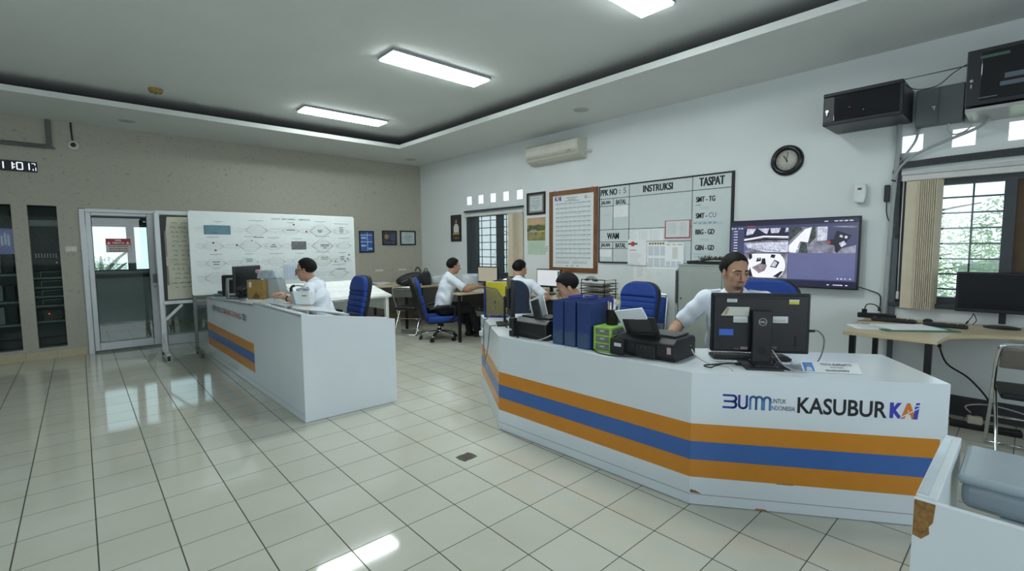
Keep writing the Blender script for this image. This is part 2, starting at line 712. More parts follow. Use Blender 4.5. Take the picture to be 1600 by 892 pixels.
I4 = Matrix.Identity(4)
ME = Matrix.Rotation(EAST, 4, 'Z')
DOOR_X0, DOOR_X1, GLZ_X1 = -5.387, -4.53, -3.40
NICHES = [(-6.33, -6.025, 0.15, 2.035), (-5.88, -5.602, 0.15, 2.035), (-6.76, -6.48, 0.15, 2.035)]
holes_wall('wall_back', X_L, 0.0, 0, H_CEIL + .1, [(DOOR_X0, GLZ_X1, -0.01, 2.02)] + NICHES, 0.15, I4, WALLPAPER)
W1 = (1.591, 3.145, 0.945, 2.06)
W2 = (7.972, 9.60, 0.935, 2.0)
vents = [(1.611 + .3405 * i, 1.611 + .3405 * i + .15, 2.232, 2.382) for i in range(5)] + [(7.968 + .3255 * i, 7.968 + .3255 * i + .141, 2.243, 2.388) for i in range(5)]
holes_wall('wall_right', 0.0, -Y_B, 0, H_CEIL + .1, [W1, W2] + vents, 0.02, ME, WHITE_WALL)
holes_wall('wall_right_outer', 0.0, -Y_B, 0, H_CEIL + .1, [W1, W2, (1.25, 3.16, 2.20, 2.62), (7.60, 9.46, 2.21, 2.62)], 0.13, ME @ Matrix.Translation((0, .0201, 0)), WHITE_WALL)
holes_wall('wall_left', Y_B, 0, 0, H_CEIL + .1, [(-9.0, -5.0, 1.0, 2.5)], 0.15, Matrix.Translation((X_L, 0, 0)) @ Matrix.Rotation(math.pi / 2, 4, 'Z'), WHITE_WALL)
holes_wall('wall_rear', -0.0, -X_L, 0, H_CEIL + .1, [(2.0, 7.2, 1.0, 2.5)], 0.15, Matrix.Translation((0, Y_B, 0)) @ Matrix.Rotation(math.pi, 4, 'Z'), WHITE_WALL)

# dropped border of the ceiling round a raised middle
CX0, CX1, CY0, CY1 = -7.7, -1.216, -10.2, -1.314
mb = MB()
zs, zt = H_SOFFIT, H_SOFFIT + .064
mb.box(((CX1 + 0) / 2, Y_B / 2, (zs + zt) / 2), (-CX1, -Y_B, zt - zs))
mb.box(((X_L + CX0) / 2, Y_B / 2, (zs + zt) / 2), (CX0 - X_L, -Y_B, zt - zs))
mb.box(((CX0 + CX1) / 2, CY1 / 2, (zs + zt) / 2), (CX1 - CX0, -CY1, zt - zs))
mb.box(((CX0 + CX1) / 2, (Y_B + CY0) / 2, (zs + zt) / 2), (CX1 - CX0, CY0 - Y_B, zt - zs))
# ledge stops in the cove behind the lip, darkened for its shade
g = 0.9
for (a, b_, c, d) in ((CX0 - g, CX1 + g, CY1 + g, CY1 + g + .03), (CX0 - g, CX1 + g, CY0 - g - .03, CY0 - g), (CX1 + g, CX1 + g + .03, CY0 - g, CY1 + g), (CX0 - g - .03, CX0 - g, CY0 - g, CY1 + g)):
    mb.slot(1)
    mb.box(((a + b_) / 2, (c + d) / 2, (zt + H_CEIL) / 2), (b_ - a, d - c, H_CEIL - zt))
# dark boards added on the border, out of sight, to cut cove bounce light
for (a, b_, c, d) in ((CX1 + .012, -.05, Y_B, -.05), (X_L, CX0 - .012, Y_B, -.05), (CX0, CX1, CY1 + .012, -.05), (CX0, CX1, Y_B, CY0 - .012)):
    mb.box(((a + b_) / 2, (c + d) / 2, zt + .003), (b_ - a, d - c, .006))
mb.slot(0)
struct('ceiling', mb, [CEIL, mat('cove_shade_dark', (.05, .048, .045), rough=.9)])
mb = MB()
mb.box(((X_L) / 2, Y_B / 2, H_CEIL + .04), (-X_L + .3, -Y_B + .3, .08))
struct('ceiling_upper', mb, CEIL)

# skirting
mb = MB()
tilebase = mat('cream_skirting_tile', (0.50, 0.44, 0.29), rough=0.3)
for i in range(int((DOOR_X0 - X_L) / .3) + 1):
    x1 = DOOR_X0 - .02 - .3 * i
    mb.box((x1 - .149, -.006, .052), (.298, .012, .104), bev=.002)
struct('baseboard_back', mb, tilebase)
mb = MB()
mb.box((GLZ_X1 / 2, -.006, .052), (-GLZ_X1, .012, .104))
struct('baseboard_back_right', mb, tilebase)
mb = MB()
mb.box((-.006, Y_B / 2, .085), (.012, -Y_B, .17))
struct('baseboard_right', mb, mat('dark_skirting', (0.05, 0.05, 0.055), rough=0.5))

# ------------------------------------------------------------------ glass door and fixed glazing in the patterned wall
fr = MB()
fr.box((DOOR_X0 + .030, .04, 1.0), (.060, .12, 2.02), bev=.004)
fr.box((DOOR_X1 - .002, .04, .982), (.080, .12, 1.966), bev=.004)
fr.box(((DOOR_X0 + .06 + GLZ_X1 - .05) / 2, .04, 1.9935), (GLZ_X1 - DOOR_X0 - .112, .12, .05), bev=.004)
fr.box((GLZ_X1 - .025, .04, 1.0), (.05, .12, 2.02), bev=.004)
fr.box(((DOOR_X1 + .04 + GLZ_X1 - .05) / 2, .04, .076), (GLZ_X1 - DOOR_X1 - .094, .10, .15), bev=.004)
door = struct('door_1', fr, ALU)
lf = MB()
lx0, lx1 = -5.325, -4.572
for x in (lx0 + .03, lx1 - .04):
    lf.box((x, .03, 1.0), (.06 if x < -5 else .085, .05, 1.945), bev=.005)
lf.box(((lx0 + lx1) / 2 - .012, .03, 1.946), (lx1 - lx0 - .145, .05, .05), bev=.005)
lf.box(((lx0 + lx1) / 2 - .012, .03, .0855), (lx1 - lx0 - .145, .05, .115), bev=.005)
leaf = struct('door_leaf', lf, ALU, door)
mb = MB()
mb.box(((lx0 + lx1) / 2, .03, 1.03), (lx1 - lx0 - .12, .006, 1.81))
struct('door_glass', mb, DOORGLASS, leaf)
gk = MB()
for x in (lx0 + .063, lx1 - .085):
    gk.box((x, .004, 1.03), (.006, .004, 1.80))
for z in (.138, 1.925):
    gk.box(((lx0 + lx1) / 2, .004, z), (lx1 - lx0 - .15, .004, .006))
struct('door_gasket', gk, BLACK, leaf)
hb = MB()
hb.box((lx1 - .03, -.012, 1.02), (.045, .03, .13), bev=.006)
hb.box((lx1 + .045, -.03, 1.02), (.03, .02, .13), bev=.006)
hb.cyl((lx1 - .03, .0, .90), (lx1 - .03, -.01, .90), .012)
struct('door_handle', hb, mat('dull_lock_steel', (0.17, 0.18, 0.18), rough=.35, metal=.7), leaf)
mb = MB()
mb.box(((DOOR_X1 + GLZ_X1) / 2, .04, 1.06), (GLZ_X1 - DOOR_X1 - .1, .006, 1.83))
struct('door_side_glass', mb, DOORGLASS, door)
gk = MB()
gk.box(((DOOR_X1 + GLZ_X1) / 2, -.012, .153), (GLZ_X1 - DOOR_X1 - .1, .004, .006))
struct('door_side_gasket', gk, BLACK, door)

# warning sign on the door
s = thing('warning_sign', 'red and white restricted area warning sign stuck on the glass door', 'sign', (-4.99, .026, 1.41))
mb = MB()
mb.rect(-.138, .138, 0, .197, 0, .002)
obj('plate', mb, mat('sign_white', (.62, .58, .56), rough=.4), s)
mb = MB()
mb.rect(-.138, .138, .105, .197, -.002, .001)
obj('red_band', mb, mat('sign_red', (.42, .02, .035), rough=.4), s)
mb = MB()
mb.text('AREA', 0, .157, -.003, .026, wd=.075, align='C', bold=.03)
mb.text('TERBATAS', 0, .12, -.003, .026, wd=.14, align='C', bold=.03)
for x in (-.105, .105):
    mb.prism([(x - .022, .118), (x + .022, .118), (x, .158)], -.0035, -.003, 'XZ')
obj('lettering', mb, PAPER, s)
mb = MB()
for z, t_, wd in ((.078, 0, .22), (.045, 0, .2), (.014, 0, .21)):
    xx = -wd / 2
    while xx < wd / 2 - .01:
        ww = RND.uniform(.012, .034)
        mb.rect(xx, min(xx + ww, wd / 2), z, z + .012, -.002)
        xx += ww + .006
obj('small_lettering', mb, mat('brown_ink', (.12, .04, .03), noise=0), s)

# ------------------------------------------------------------------ the corridor behind the glass and its window
NY = 2.32
HX0, HX1 = -6.9, -2.2
GREYBLUE = mat('corridor_paint', (0.50, 0.56, 0.58), rough=.6)
holes_wall('wall_corridor_far', HX0, HX1, 0, 2.6, [(-6.3, -2.9, 1.06, 1.89)], .12, Matrix.Translation((0, NY, 0)), GREYBLUE)
mb = MB()
mb.box((HX0, 1.2, 1.3), (.06, 2.3, 2.6))
mb.box((HX1, 1.2, 1.3), (.06, 2.3, 2.6))
struct('wall_corridor_end', mb, GREYBLUE)
mb = MB()
mb.box(((HX0 + HX1) / 2, 1.27, 2.62), (HX1 - HX0, 2.35, .06))
struct('ceiling_corridor', mb, CEIL)
mb = MB()
mb.box(((HX0 + HX1) / 2, NY - .006, .04), (HX1 - HX0, .012, .08))
struct('baseboard_corridor', mb, tilebase)
mb = MB()
for x in (-6.28, -5.78, -4.70, -3.75, -2.92):
    mb.box((x, NY + .05, 1.475), (.115, .08, .83))
for z in (1.075, 1.875):
    mb.box((-4.6, NY + .05, z), (3.4, .08, .03))
win3 = struct('window_3', mb, DARKGREY)
mb = MB()
mb.box((-4.6, NY - .05, 1.035), (3.5, .14, .05), bev=.01)
struct('window_sill', mb, mat('sill_grey', (.38, .40, .42), rough=.4), win3)
mb = MB()
mb.box((-4.6, NY - .03, .98), (3.5, .06, .07))
struct('window_under_trim', mb, DARKGREY, win3)
mb = MB()
mb.box((-4.6, NY - .02, 1.98), (3.5, .05, .16))
struct('window_sign_reflection', mb, mat('reflected_sign_dark', (.035, .04, .05), rough=.4), win3)  # dark board stands in for the LED sign mirrored in the door glass
mb = MB()
mb.box((-4.6, NY + .05, 1.475), (3.3, .005, .8))
struct('window_pane', mb, GLASS, win3)

# ------------------------------------------------------------------ recessed glazed niches with equipment racks
RACK = mat('rack_black', (0.018, 0.020, 0.021), rough=.45)
RACKG = mat('rack_grey_steel', (0.20, 0.21, 0.21), rough=.4, metal=.2)
LEDR = emis('led_red', (1.0, .08, .06), 1.5)
LEDG = emis('led_green', (.5, 1.0, .5), 1.5)
LEDW = emis('led_pale', (.5, .7, .6), .35)
NL = ['wall niche glazing nearest the glass door, in front of an equipment rack', 'wall niche glazing left of the first, cut by the photo edge', 'niche glazing outside the frame']
RL = ['black equipment rack behind the narrow glazed niche beside the glass door', 'black equipment rack behind the glazed niche at the left photo edge', 'rack outside']
for k, (x0, x1, z0, z1) in enumerate([NICHES[1], NICHES[0]]):
    mb = MB()
    cx = (x0 + x1) / 2
    mb.box((x0 - .09, .45, (z0 + z1) / 2), (.03, .6, z1 - z0 + .1))
    mb.box((x1 + .09, .45, (z0 + z1) / 2), (.03, .6, z1 - z0 + .1))
    mb.box((cx, .75, (z0 + z1) / 2), (x1 - x0 + .2, .03, z1 - z0 + .1))
    mb.box((cx, .45, z0 - .02), (x1 - x0 + .2, .6, .04))
    mb.box((cx, .45, z1 + .02), (x1 - x0 + .2, .6, .04))
    struct('wall_niche_lining', mb, mat('niche_lining', (.10, .105, .10), rough=.6))
    mb = MB()
    mb.box((cx, .012, (z0 + z1) / 2), (x1 - x0, .006, z1 - z0))
    struct('window_niche_glass', mb, glass_mat('niche_glass', tint=(.80, .86, .84), refl=.0, mult=.16))
    t = thing('equipment_rack', RL[k], 'server rack', (cx, .17, z0), 0)
    wd = x1 - x0 + .1
    hh = z1 - z0
    mb = MB()
    mb.box((0, .27, hh / 2), (wd, .5, hh - .02))
    obj('cabinet', mb, RACK, t)
    # rounded inner frame
    mb = MB()
    w2 = wd / 2 - .02 if k == 0 else wd / 2 - .01
    zb, zt2, rr = .12, hh - .14, .045
    path = []
    for (cxx, czz, a0) in ((w2 - rr, zt2 - rr, 0), (-w2 + rr, zt2 - rr, 90), (-w2 + rr, zb + rr, 180), (w2 - rr, zb + rr, 270)):
        for q in range(5):
            a = R(a0 + q * 22.5)
            path.append((cxx + rr * math.cos(a), 0.0, czz + rr * math.sin(a)))
    mb.tube(path, .011, n=6, closed=True)
    obj('door_gasket', mb, BLACK, t)
    rows = [(.93, 4), (.84, 3), (.76, 5)]
    # stacked units
    def unit(nm, za, zb_, m, pr=.03):
        q = MB()
        q.box((0, .02 - pr / 2, (za + zb_) / 2), (wd - .03, pr, zb_ - za), bev=.004)
        return obj(nm, q, m, t)
    if k == 0:
        u = unit('rack_unit', 1.62, 1.70, RACKG)
        for zz in (1.42, 1.50):
            unit('patch_panel', zz, zz + .05, RACK)
        u = unit('breaker_panel', 1.17, 1.28, RACK)
        q = MB()
        for i in range(8):
            q.box((-.1 + i * .028, -.02, 1.225), (.012, .03, .06), bev=.002)
        obj('breaker_toggles', q, mat('breaker_grey', (.32, .33, .30), rough=.4), u)
        q = MB(); q.ball((.095, -.02, 1.13), .006); obj('status_light', q, LEDG, t)
        for i in range(4):
            z = .56 + i * .125
            u = unit('rack_unit', z, z + .085, RACK, .045)
            q = MB()
            q.box((.0, -.03, z - .012), (wd - .02, .05, .022))
            obj('shelf', q, RACKG, t)
            q = MB()
            q.ribbon([(-.07, z + .008), (-.07, z + .072), (.12, z + .072)], .005, -.026)
            obj('unit_edge', q, mat('pale_edge', (.4, .4, .38), noise=0), u)
        u = unit('cable_panel', .33, .50, RACK)
        q = MB()
        for i in range(14):
            xx = -.08 + .013 * i
            q.tube([(xx, -.01, .34 + .02 * RND.random()), (xx + .02, -.03, .41), (xx - .01 + .02 * RND.random(), -.01, .49)], .0035, n=5, sub=3)
        obj('patch_cables', q, mat('cable_greys', (.22, .22, .22), noise=.3, scale=60), u)
        q = MB(); q.ball((-.02, -.035, .44), .009); obj('status_light', q, LEDR, t)
        q = MB(); q.box((0, -.02, .335), (wd - .03, .05, .02)); obj('shelf', q, RACKG, t)
    else:
        for za in (.32, .62, .98):
            q = MB(); q.box((0, -.02, za), (wd - .02, .06, .028)); obj('shelf', q, RACKG, t)
        for za, hh2 in ((.34, .22), (.645, .2), (1.01, .25), (1.7, .12)):
            for i, xx in enumerate((-.12, -.03, .075)):
                q = MB()
                q.box((xx, -.005, za + hh2 / 2), (.07 if i != 2 else .085, .05, hh2), bev=.004)
                q.box((xx + .02, -.033, za + hh2 / 2), (.008, .004, hh2 * .8))
                obj('rack_module', q, [RACK if i != 1 else RACKG], t)
        q = MB()
        q.rect(-.17, .14, 1.25, 1.58, -.03, .01)
        scr = obj('screen_reflection', q, emis('niche_reflection', (.16, .18, .42), .35), t)  # glowing panel stands in for blue screens reflected in the niche glass
        q = MB()
        for i in range(9):
            q.rect(-.15 + .03 * i, -.13 + .03 * i, 1.33 + .05 * RND.random(), 1.45 + .08 * RND.random(), -.041, .001)
        obj('reflection_marks', q, emis('niche_reflection_light', (.45, .5, .65), .4), scr)

# ------------------------------------------------------------------ windows in the white wall
def east_thing(name, label, cat, y, z, group=None, off=0.0):
    return thing(name, label, cat, (off, y, z), EAST, group)


def window_frame(name, hole, bars_h, bars_v, stiles, pane_x0, rot):
    a0, a1, z0, z1 = hole
    mb = MB()
    d = .09
    for x in (a0 + .035, a1 - .035):
        mb.box((x, .045, (z0 + z1) / 2), (.07, d, z1 - z0))
    for z in (z0 + .03, z1 - .03):
        mb.box(((a0 + a1) / 2, .045, z), (a1 - a0 - .14, d, .06))
    for x, wd in stiles:
        mb.box((x, .045, (z0 + z1) / 2), (wd, d * .9, z1 - z0 - .12))
    mb.rotate(ME)
    w_ = struct(name, mb, DARKGREY)
    g_ = MB()
    for z in bars_h:
        g_.box(((a0 + a1) / 2, .075, z), (a1 - a0 - .14, .012, .014))
    for x in bars_v:
        g_.box((x, .085, (z0 + z1) / 2), (.012, .012, z1 - z0 - .12))
    g_.rotate(ME)
    struct('window_bars', g_, DARKGREY, w_)
    p = MB()
    p.box(((a0 + a1) / 2, .055, (z0 + z1) / 2), (a1 - a0 - .1, .004, z1 - z0 - .1))
    p.rotate(ME)
    struct('window_pane', p, GLASS, w_)
    s_ = MB()
    s_.box(((a0 + a1) / 2, -.01, z0 - .02), (a1 - a0 + .06, .06, .04), bev=.006)
    s_.rotate(ME)
    struct('window_sill', s_, DARKGREY, w_)
    return w_


window_frame('window_1', W1, [1.14 + .131 * i for i in range(7)], [1.94, 2.19, 2.36, 2.62, 2.86], [(1.80, .13), (2.50, .12)], 0, ME)
win2 = window_frame('window_2', W2, [1.06 + .129 * i for i in range(7)], [8.44], [(8.655, .07), (8.83, .07)], 0, ME)
mb = MB()
mb.box((8.742, .06, 1.47), (.11, .03, .96))
mb.rotate(ME)
struct('window_board', mb, mat('brown_board', (.10, .06, .03), rough=.6, noise=.25, scale=9), win2)

# vertical blinds drawn to one side
def blind(label, y0, y1, z0, z1, rail0, rail1, nslat):
    t = east_thing('vertical_blind', label, 'blind', -y0, z1, off=-.055)
    mb = MB()
    mb.box(((rail0 + rail1) / 2 - y0, .02, .03), (rail1 - rail0, .05, .05), bev=.006)
    obj('head_rail', mb, mat('blind_rail', (.62, .62, .60), rough=.4), t)
    mb = MB()
    wd = y1 - y0
    n = nslat
    flat = wd * .45
    mb.box((flat / 2, -.012, (z0 - z1) / 2), (flat, .004, z1 - z0))
    for i in range(n):
        x = flat + (wd - flat) * (i + .5) / n
        mb.box((x, 0, (z0 - z1) / 2), (.006, .075, z1 - z0), rot=R(-28))
    obj('slats', mb, CREAM, t)
    mb = MB()
    mb.tube([(-.02, -.01, .0), (-.022, -.01, (z0 - z1) * .5), (-.02, -.01, (z0 - z1) * .9)], .004, n=6)
    mb.box((-.02, -.012, (z0 - z1) * .9), (.02, .015, .07), bev=.006)
    obj('pull_cord', mb, mat('cord_white', (.6, .6, .58)), t)
    return t


blind('cream vertical blind gathered beside the far barred window', 2.83, 3.15, .955, 2.0, 1.60, 3.16, 6)
blind('cream vertical blind gathered at the left of the large right-hand window', 8.025, 8.25, .885, 1.985, 7.99, 9.55, 9)
mb = MB()
mb.box((2.37, -.03, 2.105), (1.58, .05, .03), bev=.004)
mb.rotate(ME)
struct('trim_1', mb, DARKGREY)

# ------------------------------------------------------------------ trees and a pale building outside the windows
LEAF = [mat('leaf_light_green', (.46, .56, .32), rough=.6, noise=.45, scale=2.2), mat('leaf_mid_green', (.34, .44, .26), rough=.6, noise=.45, scale=2.2)]
BARK = mat('bark', (.16, .12, .09), rough=.9, noise=.2)


def tree(loc, h, rad, n, label, m, seed):
    rn = random.Random(seed)
    t = thing('tree', label, 'tree', loc, 0)
    mb = MB()
    mb.tube([(0, 0, -1.2), (.05, .05, h * .3), (0, .1, h * .6), (.1, 0, h * .9)], [.14, .11, .08, .03], n=8, sub=3)
    for i in range(7):
        a = rn.random() * 6.28
        z = h * (.25 + .09 * i)
        mb.tube([(0, 0, z), (math.cos(a) * rad * .5, math.sin(a) * rad * .5, z + .35), (math.cos(a) * rad * .85, math.sin(a) * rad * .85, z + .5)], [.05, .03, .012], n=6, sub=3)
    obj('trunk', mb, BARK, t)
    bm = bmesh.new()
    for i in range(n):
        while True:
            p = Vector((rn.uniform(-1, 1), rn.uniform(-1, 1), rn.uniform(-1, 1)))
            if .25 < p.length < 1:
                break
        c = Vector((p.x * rad, p.y * rad, h * .55 + p.z * h * .5))
        ax = Vector((rn.gauss(0, 1), rn.gauss(0, 1), rn.gauss(0, .5))).normalized()
        s = ax.orthogonal().normalized()
        L, wd = rn.uniform(.045, .09), rn.uniform(.02, .035)
        vs = [bm.verts.new(c + q) for q in (-ax * L / 2, s * wd / 2 + Vector((0, 0, .01)), ax * L / 2, -s * wd / 2 + Vector((0, 0, .01)))]
        bm.faces.new(vs)
    obj('foliage', bm, m, t, smooth='keep')
    return t


tree((3.2, -9.6, -.6), 2.9, 1.7, 14000, 'light green tree outside the right-hand window, behind its bars', LEAF[0], 3)
tree((5.2, -6.2, -.6), 2.9, 1.6, 12000, 'mid green bushy tree beyond the garden, left of the tree at the right-hand window', LEAF[1], 4)
tree((4.0, -1.2, -.6), 2.5, 1.7, 6000, 'light green tree outside the far barred window', LEAF[0], 5)
tree((6.4, 2.6, -.6), 2.6, 1.8, 6000, 'mid green tree outside the far barred window, further back', LEAF[1], 6)
tree((-5.1, 3.5, -.2), 1.45, .55, 2200, 'low green shrub outside the corridor window seen through the glass door', LEAF[0], 8)
tree((9.0, -11.2, -.6), 3.1, 2.3, 9000, 'dense green tree in the second row outside the right-hand window, to the right', LEAF[1], 13)
tree((9.6, -6.0, -.6), 3.1, 2.3, 9000, 'dense green tree in the second row outside the right-hand window, to the left', LEAF[0], 14)
b = thing('shed', 'pale low shed between the trees outside the right-hand window', 'building', (7.2, -8.5, -.6), 0)
mb = MB(); mb.box((0, 0, .8), (1.0, 1.3, 1.6)); obj('wall', mb, mat('shed_white', (.6, .65, .72)), b)
mb = MB(); mb.prism([(-.75, 1.6), (.75, 1.6), (0, 1.85)], -.6, .6, 'YZ'); obj('roof', mb, mat('shed_roof', (.4, .42, .45)), b)
mb = MB()
mb.box((6, -3, -.75), (11.6, 26, .1))
struct('ground_outside', mb, mat('garden_ground', (.50, .58, .28), noise=.2))
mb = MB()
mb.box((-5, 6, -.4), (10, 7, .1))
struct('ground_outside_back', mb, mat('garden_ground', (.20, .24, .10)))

# ------------------------------------------------------------------ ceiling fittings
PANEL = emis('light_panel_diffuser', (.92, 1.0, .99), PANEL_STRENGTH)
LBL = ['ceiling light panel, middle one of the row, over the gap between the desks', 'ceiling light panel farthest from the camera, near the map board wall', 'ceiling light panel cut by the top edge of the photo']
for i, yc in enumerate((-4.43, -2.03, -6.67)):
    t = thing('ceiling_light', LBL[i], 'ceiling light', (-2.48, yc, H_CEIL), 0, 'light panels in the raised ceiling')
    mb = MB()
    mb.box((0, 0, -.014), (1.215, .315, .028), bev=.003)
    obj('frame', mb, mat('panel_frame', (.30, .33, .35), rough=.4), t)
    mb = MB()
    mb.box((0, 0, -.034), (1.185, .285, .016), bev=.004)
    obj('diffuser', mb, PANEL, t)
for i, (x, y) in enumerate(((-4.844, -.631), (-.552, -.572), (-.67, -4.894))):
    t = thing('ceiling_speaker', ['round ceiling grille above the left niche wall', 'round ceiling grille in the far corner of the room', 'round ceiling grille above the air conditioner'][i], 'speaker grille', (x, y, H_SOFFIT), 0, 'round grilles in the ceiling border')
    mb = MB()
    mb.lathe([(0, -.008), (.07, -.008), (.08, -.006), (.086, 0)], n=28)
    obj('grille', mb, mat('grille_grey', (.42, .44, .43), rough=.6, bump=.3, bscale=500), t)
    mb = MB()
    mb.lathe([(.080, -.004), (.088, -.012), (.098, -.008), (.10, 0)], n=28)
    obj('rim', mb, mat('grille_rim', (.5, .52, .5), rough=.6), t)
t = thing('ceiling_junction_box', 'yellow brown octagonal box on the ceiling', 'junction box', (-4.625, -1.655, H_CEIL), 0)
mb = MB(); mb.lathe([(0, -.045), (.06, -.045), (.072, -.03), (.075, 0)], n=8)
obj('body', mb, mat('brass_brown', (.30, .21, .06), rough=.5, noise=.25, scale=40), t)
mb = MB()
for a in range(0, 360, 90):
    mb.cyl((.05 * math.cos(R(a)), .05 * math.sin(R(a)), -.045), (.05 * math.cos(R(a)), .05 * math.sin(R(a)), -.052), .009, n=8)
obj('screws', mb, mat('dark_brass', (.12, .08, .03)), t)

# ------------------------------------------------------------------ on the patterned wall
t = thing('dome_camera', 'small white dome camera hanging on its cable below the ceiling', 'camera', (-5.385, -.01, 2.856), 0)
mb = MB(); mb.lathe([(0, -.012), (.05, -.012), (.062, -.004), (.062, .004)], n=24, axis='Y')
obj('base', mb, mat('camera_white', (.6, .6, .56), rough=.4), t)
mb = MB(); mb.ball((0, -.016, 0), .03)
obj('lens_dome', mb, mat('camera_dark', (.03, .03, .025), rough=.2), t)
mb = MB(); mb.tube([(-.005, -.006, .06), (-.01, -.006, .18), (-.012, -.006, .295)], .009, n=8)
obj('cable', mb, BLACKM, t)
t = thing('cable_conduit', 'grey corrugated conduit bent along the wall above the clock display', 'conduit', (-5.62, -.03, 2.8), 0)
mb = MB()
P = [(0, 0, .35), (0, 0, .02), (-.02, 0, 0), (-.9, 0, 0)]
mb.tube(P, .022, n=10, sub=2)
for i in range(26):
    mb.lathe([(.024, -.006), (.030, 0), (.024, .006)], (0, 0, .03 + i * .0125), n=10)
for i in range(60):
    z = MB()
    mb.tube([(-.03 - i * .0145, 0, 0), (-.036 - i * .0145, 0, 0)], .03, n=8)
obj('conduit', mb, mat('conduit_grey', (.16, .17, .17), rough=.6), t)

# LED clock display
t = thing('led_clock', 'black LED clock display showing 11:01 on the patterned wall', 'clock', (-5.754, -.012, 2.455), 0)
mb = MB(); mb.box((-.30, 0, .066), (.61, .024, .132), bev=.004)
obj('housing', mb, BLACK, t)
SEG = {'0': 'abcdef', '1': 'bc', '7': 'abc'}


def digit(mb, ch, x, z, w_, h_, th=.012, y=-.0125):
    co = {'a': ((0, h_), (w_, h_)), 'b': ((w_, h_ / 2), (w_, h_)), 'c': ((w_, 0), (w_, h_ / 2)), 'd': ((0, 0), (w_, 0)), 'e': ((0, 0), (0, h_ / 2)), 'f': ((0, h_ / 2), (0, h_)), 'g': ((0, h_ / 2), (w_, h_ / 2))}
    for k in SEG.get(ch, ch):
        (x0, z0), (x1, z1) = co[k]
        dx, dz = (x1 - x0) * .12, (z1 - z0) * .14
        mb.ribbon([(x + x0 + dx, z + z0 + dz), (x + x1 - dx, z + z1 - dz)], th, y)


LED = emis('led_white', (.75, .85, .95), 1.3)
mb = MB()
digit(mb, '1', -.345, .025, .045, .085)
digit(mb, '1', -.265, .025, .045, .085)
for z in (.05, .085):
    mb.box((-.205, -.013, z), (.014, .001, .014))
digit(mb, '0', -.18, .025, .05, .085)
digit(mb, '1', -.115, .025, .045, .085)
digit(mb, 'ab', -.045, .065, .03, .045, .008)
digit(mb, 'c', -.055, .02, .02, .045, .008)
digit(mb, 'bc', -.03, .02, .02, .04, .008)
obj('digits', mb, LED, t)

# light switch
t = thing('light_switch', 'white double light switch beside the glass door', 'switch', (-5.49, -.006, 1.462), 0)
mb = MB(); mb.box((0, 0, 0), (.118, .012, .078), bev=.004)
obj('plate', mb, mat('switch_white', (.62, .62, .56), rough=.4), t)
for x in (-.024, .024):
    mb = MB(); mb.box((x, -.008, 0), (.036, .008, .042), bev=.002)
    obj('rocker', mb, mat('switch_white2', (.68, .68, .62), rough=.35), t)


def picture(label, cat, loc, rotz, w_, h_, border, framemat, name='picture_frame', group=None):
    """frame + glazed sheet; local origin bottom-left on the wall"""
    t = thing(name, label, cat, loc, rotz, group)
    mb = MB()
    d = .018
    mb.box((w_ / 2, -d / 2, border / 2), (w_, d, border), bev=.003)
    mb.box((w_ / 2, -d / 2, h_ - border / 2), (w_, d, border), bev=.003)
    mb.box((border / 2, -d / 2, h_ / 2), (border, d, h_ - 2 * border + .002), bev=.003)
    mb.box((w_ - border / 2, -d / 2, h_ / 2), (border, d, h_ - 2 * border + .002), bev=.003)
    obj('frame', mb, framemat, t)
    return t


FRB = mat('picture_frame_black', (.018, .015, .014), rough=.35)
t = picture('blue poster in a black frame, largest of the three pictures left of the corner', 'picture', (-1.40, 0, 1.36), 0, .31, .42, .028, FRB)
mb = MB(); mb.rect(.02, .29, .02, .40, -.004, .003); sh = obj('print', mb, mat('print_blue', (.05, .13, .42), noise=.3, scale=10), t)
mb = MB()
mb.rect(.03, .28, .20, .215, -.008); mb.rect(.165, .178, .03, .39, -.008)
mb.rect(.03, .28, .33, .345, -.008); mb.rect(.04, .15, .27, .30, -.008); mb.rect(.19, .27, .06, .09, -.008); mb.rect(.04, .14, .12, .15, -.008)
obj('print_highlights', mb, mat('print_pale', (.45, .6, .8), noise=.2, scale=30), sh)
t = picture('dark printed picture in a black frame, middle of the three left of the corner', 'picture', (-.915, 0, 1.50), 0, .325, .295, .025, FRB)
mb = MB(); mb.rect(.02, .305, .02, .275, -.004, .003); sh = obj('print', mb, mat('print_dark', (.06, .06, .075), noise=.6, scale=14), t)
mb = MB()
mb.prism([(.10 + .045 * math.cos(a * .5236), .17 + .05 * math.sin(a * .5236)) for a in range(12)], -.009, -.007, 'XZ')
obj('gold_seal', mb, mat('print_gold', (.36, .26, .10), noise=.4, scale=30), sh)
mb = MB(); mb.rect(.19, .28, .1, .23, -.007); mb.rect(.05, .28, .05, .065, -.007)
obj('print_blue_panel', mb, mat('print_blue2', (.07, .10, .20), noise=.4, scale=30), sh)
t = picture('pale certificate in a black frame, nearest the room corner', 'certificate', (-.515, 0, 1.50), 0, .365, .30, .028, FRB)
mb = MB(); mb.rect(.02, .345, .02, .28, -.004, .003); sh = obj('certificate_sheet', mb, mat('cert_pale', (.45, .55, .56), noise=.1), t)
mb = MB()
for z, a, b_ in ((.22, .13, .24), (.185, .10, .27), (.16, .09, .28), (.13, .13, .24), (.09, .15, .22)):
    mb.rect(a, b_, z, z + .008, -.007)
obj('certificate_lines', mb, GREYINK, sh)
# two little label strips on the wall
for i, x in enumerate((-1.075, -.56)):
    t = thing('label_strip', ['left white label strip on the patterned wall under the framed pictures', 'right white label strip on the patterned wall, nearer the corner'][i], 'label', (x, 0, .985), 0)
    mb = MB(); mb.rect(0, .165, 0, .03, 0, .002); obj('strip', mb, PAPER, t)
    mb = MB(); mb.rect(.01, .15, .012, .02, -.002); obj('print', mb, GREYINK, t)

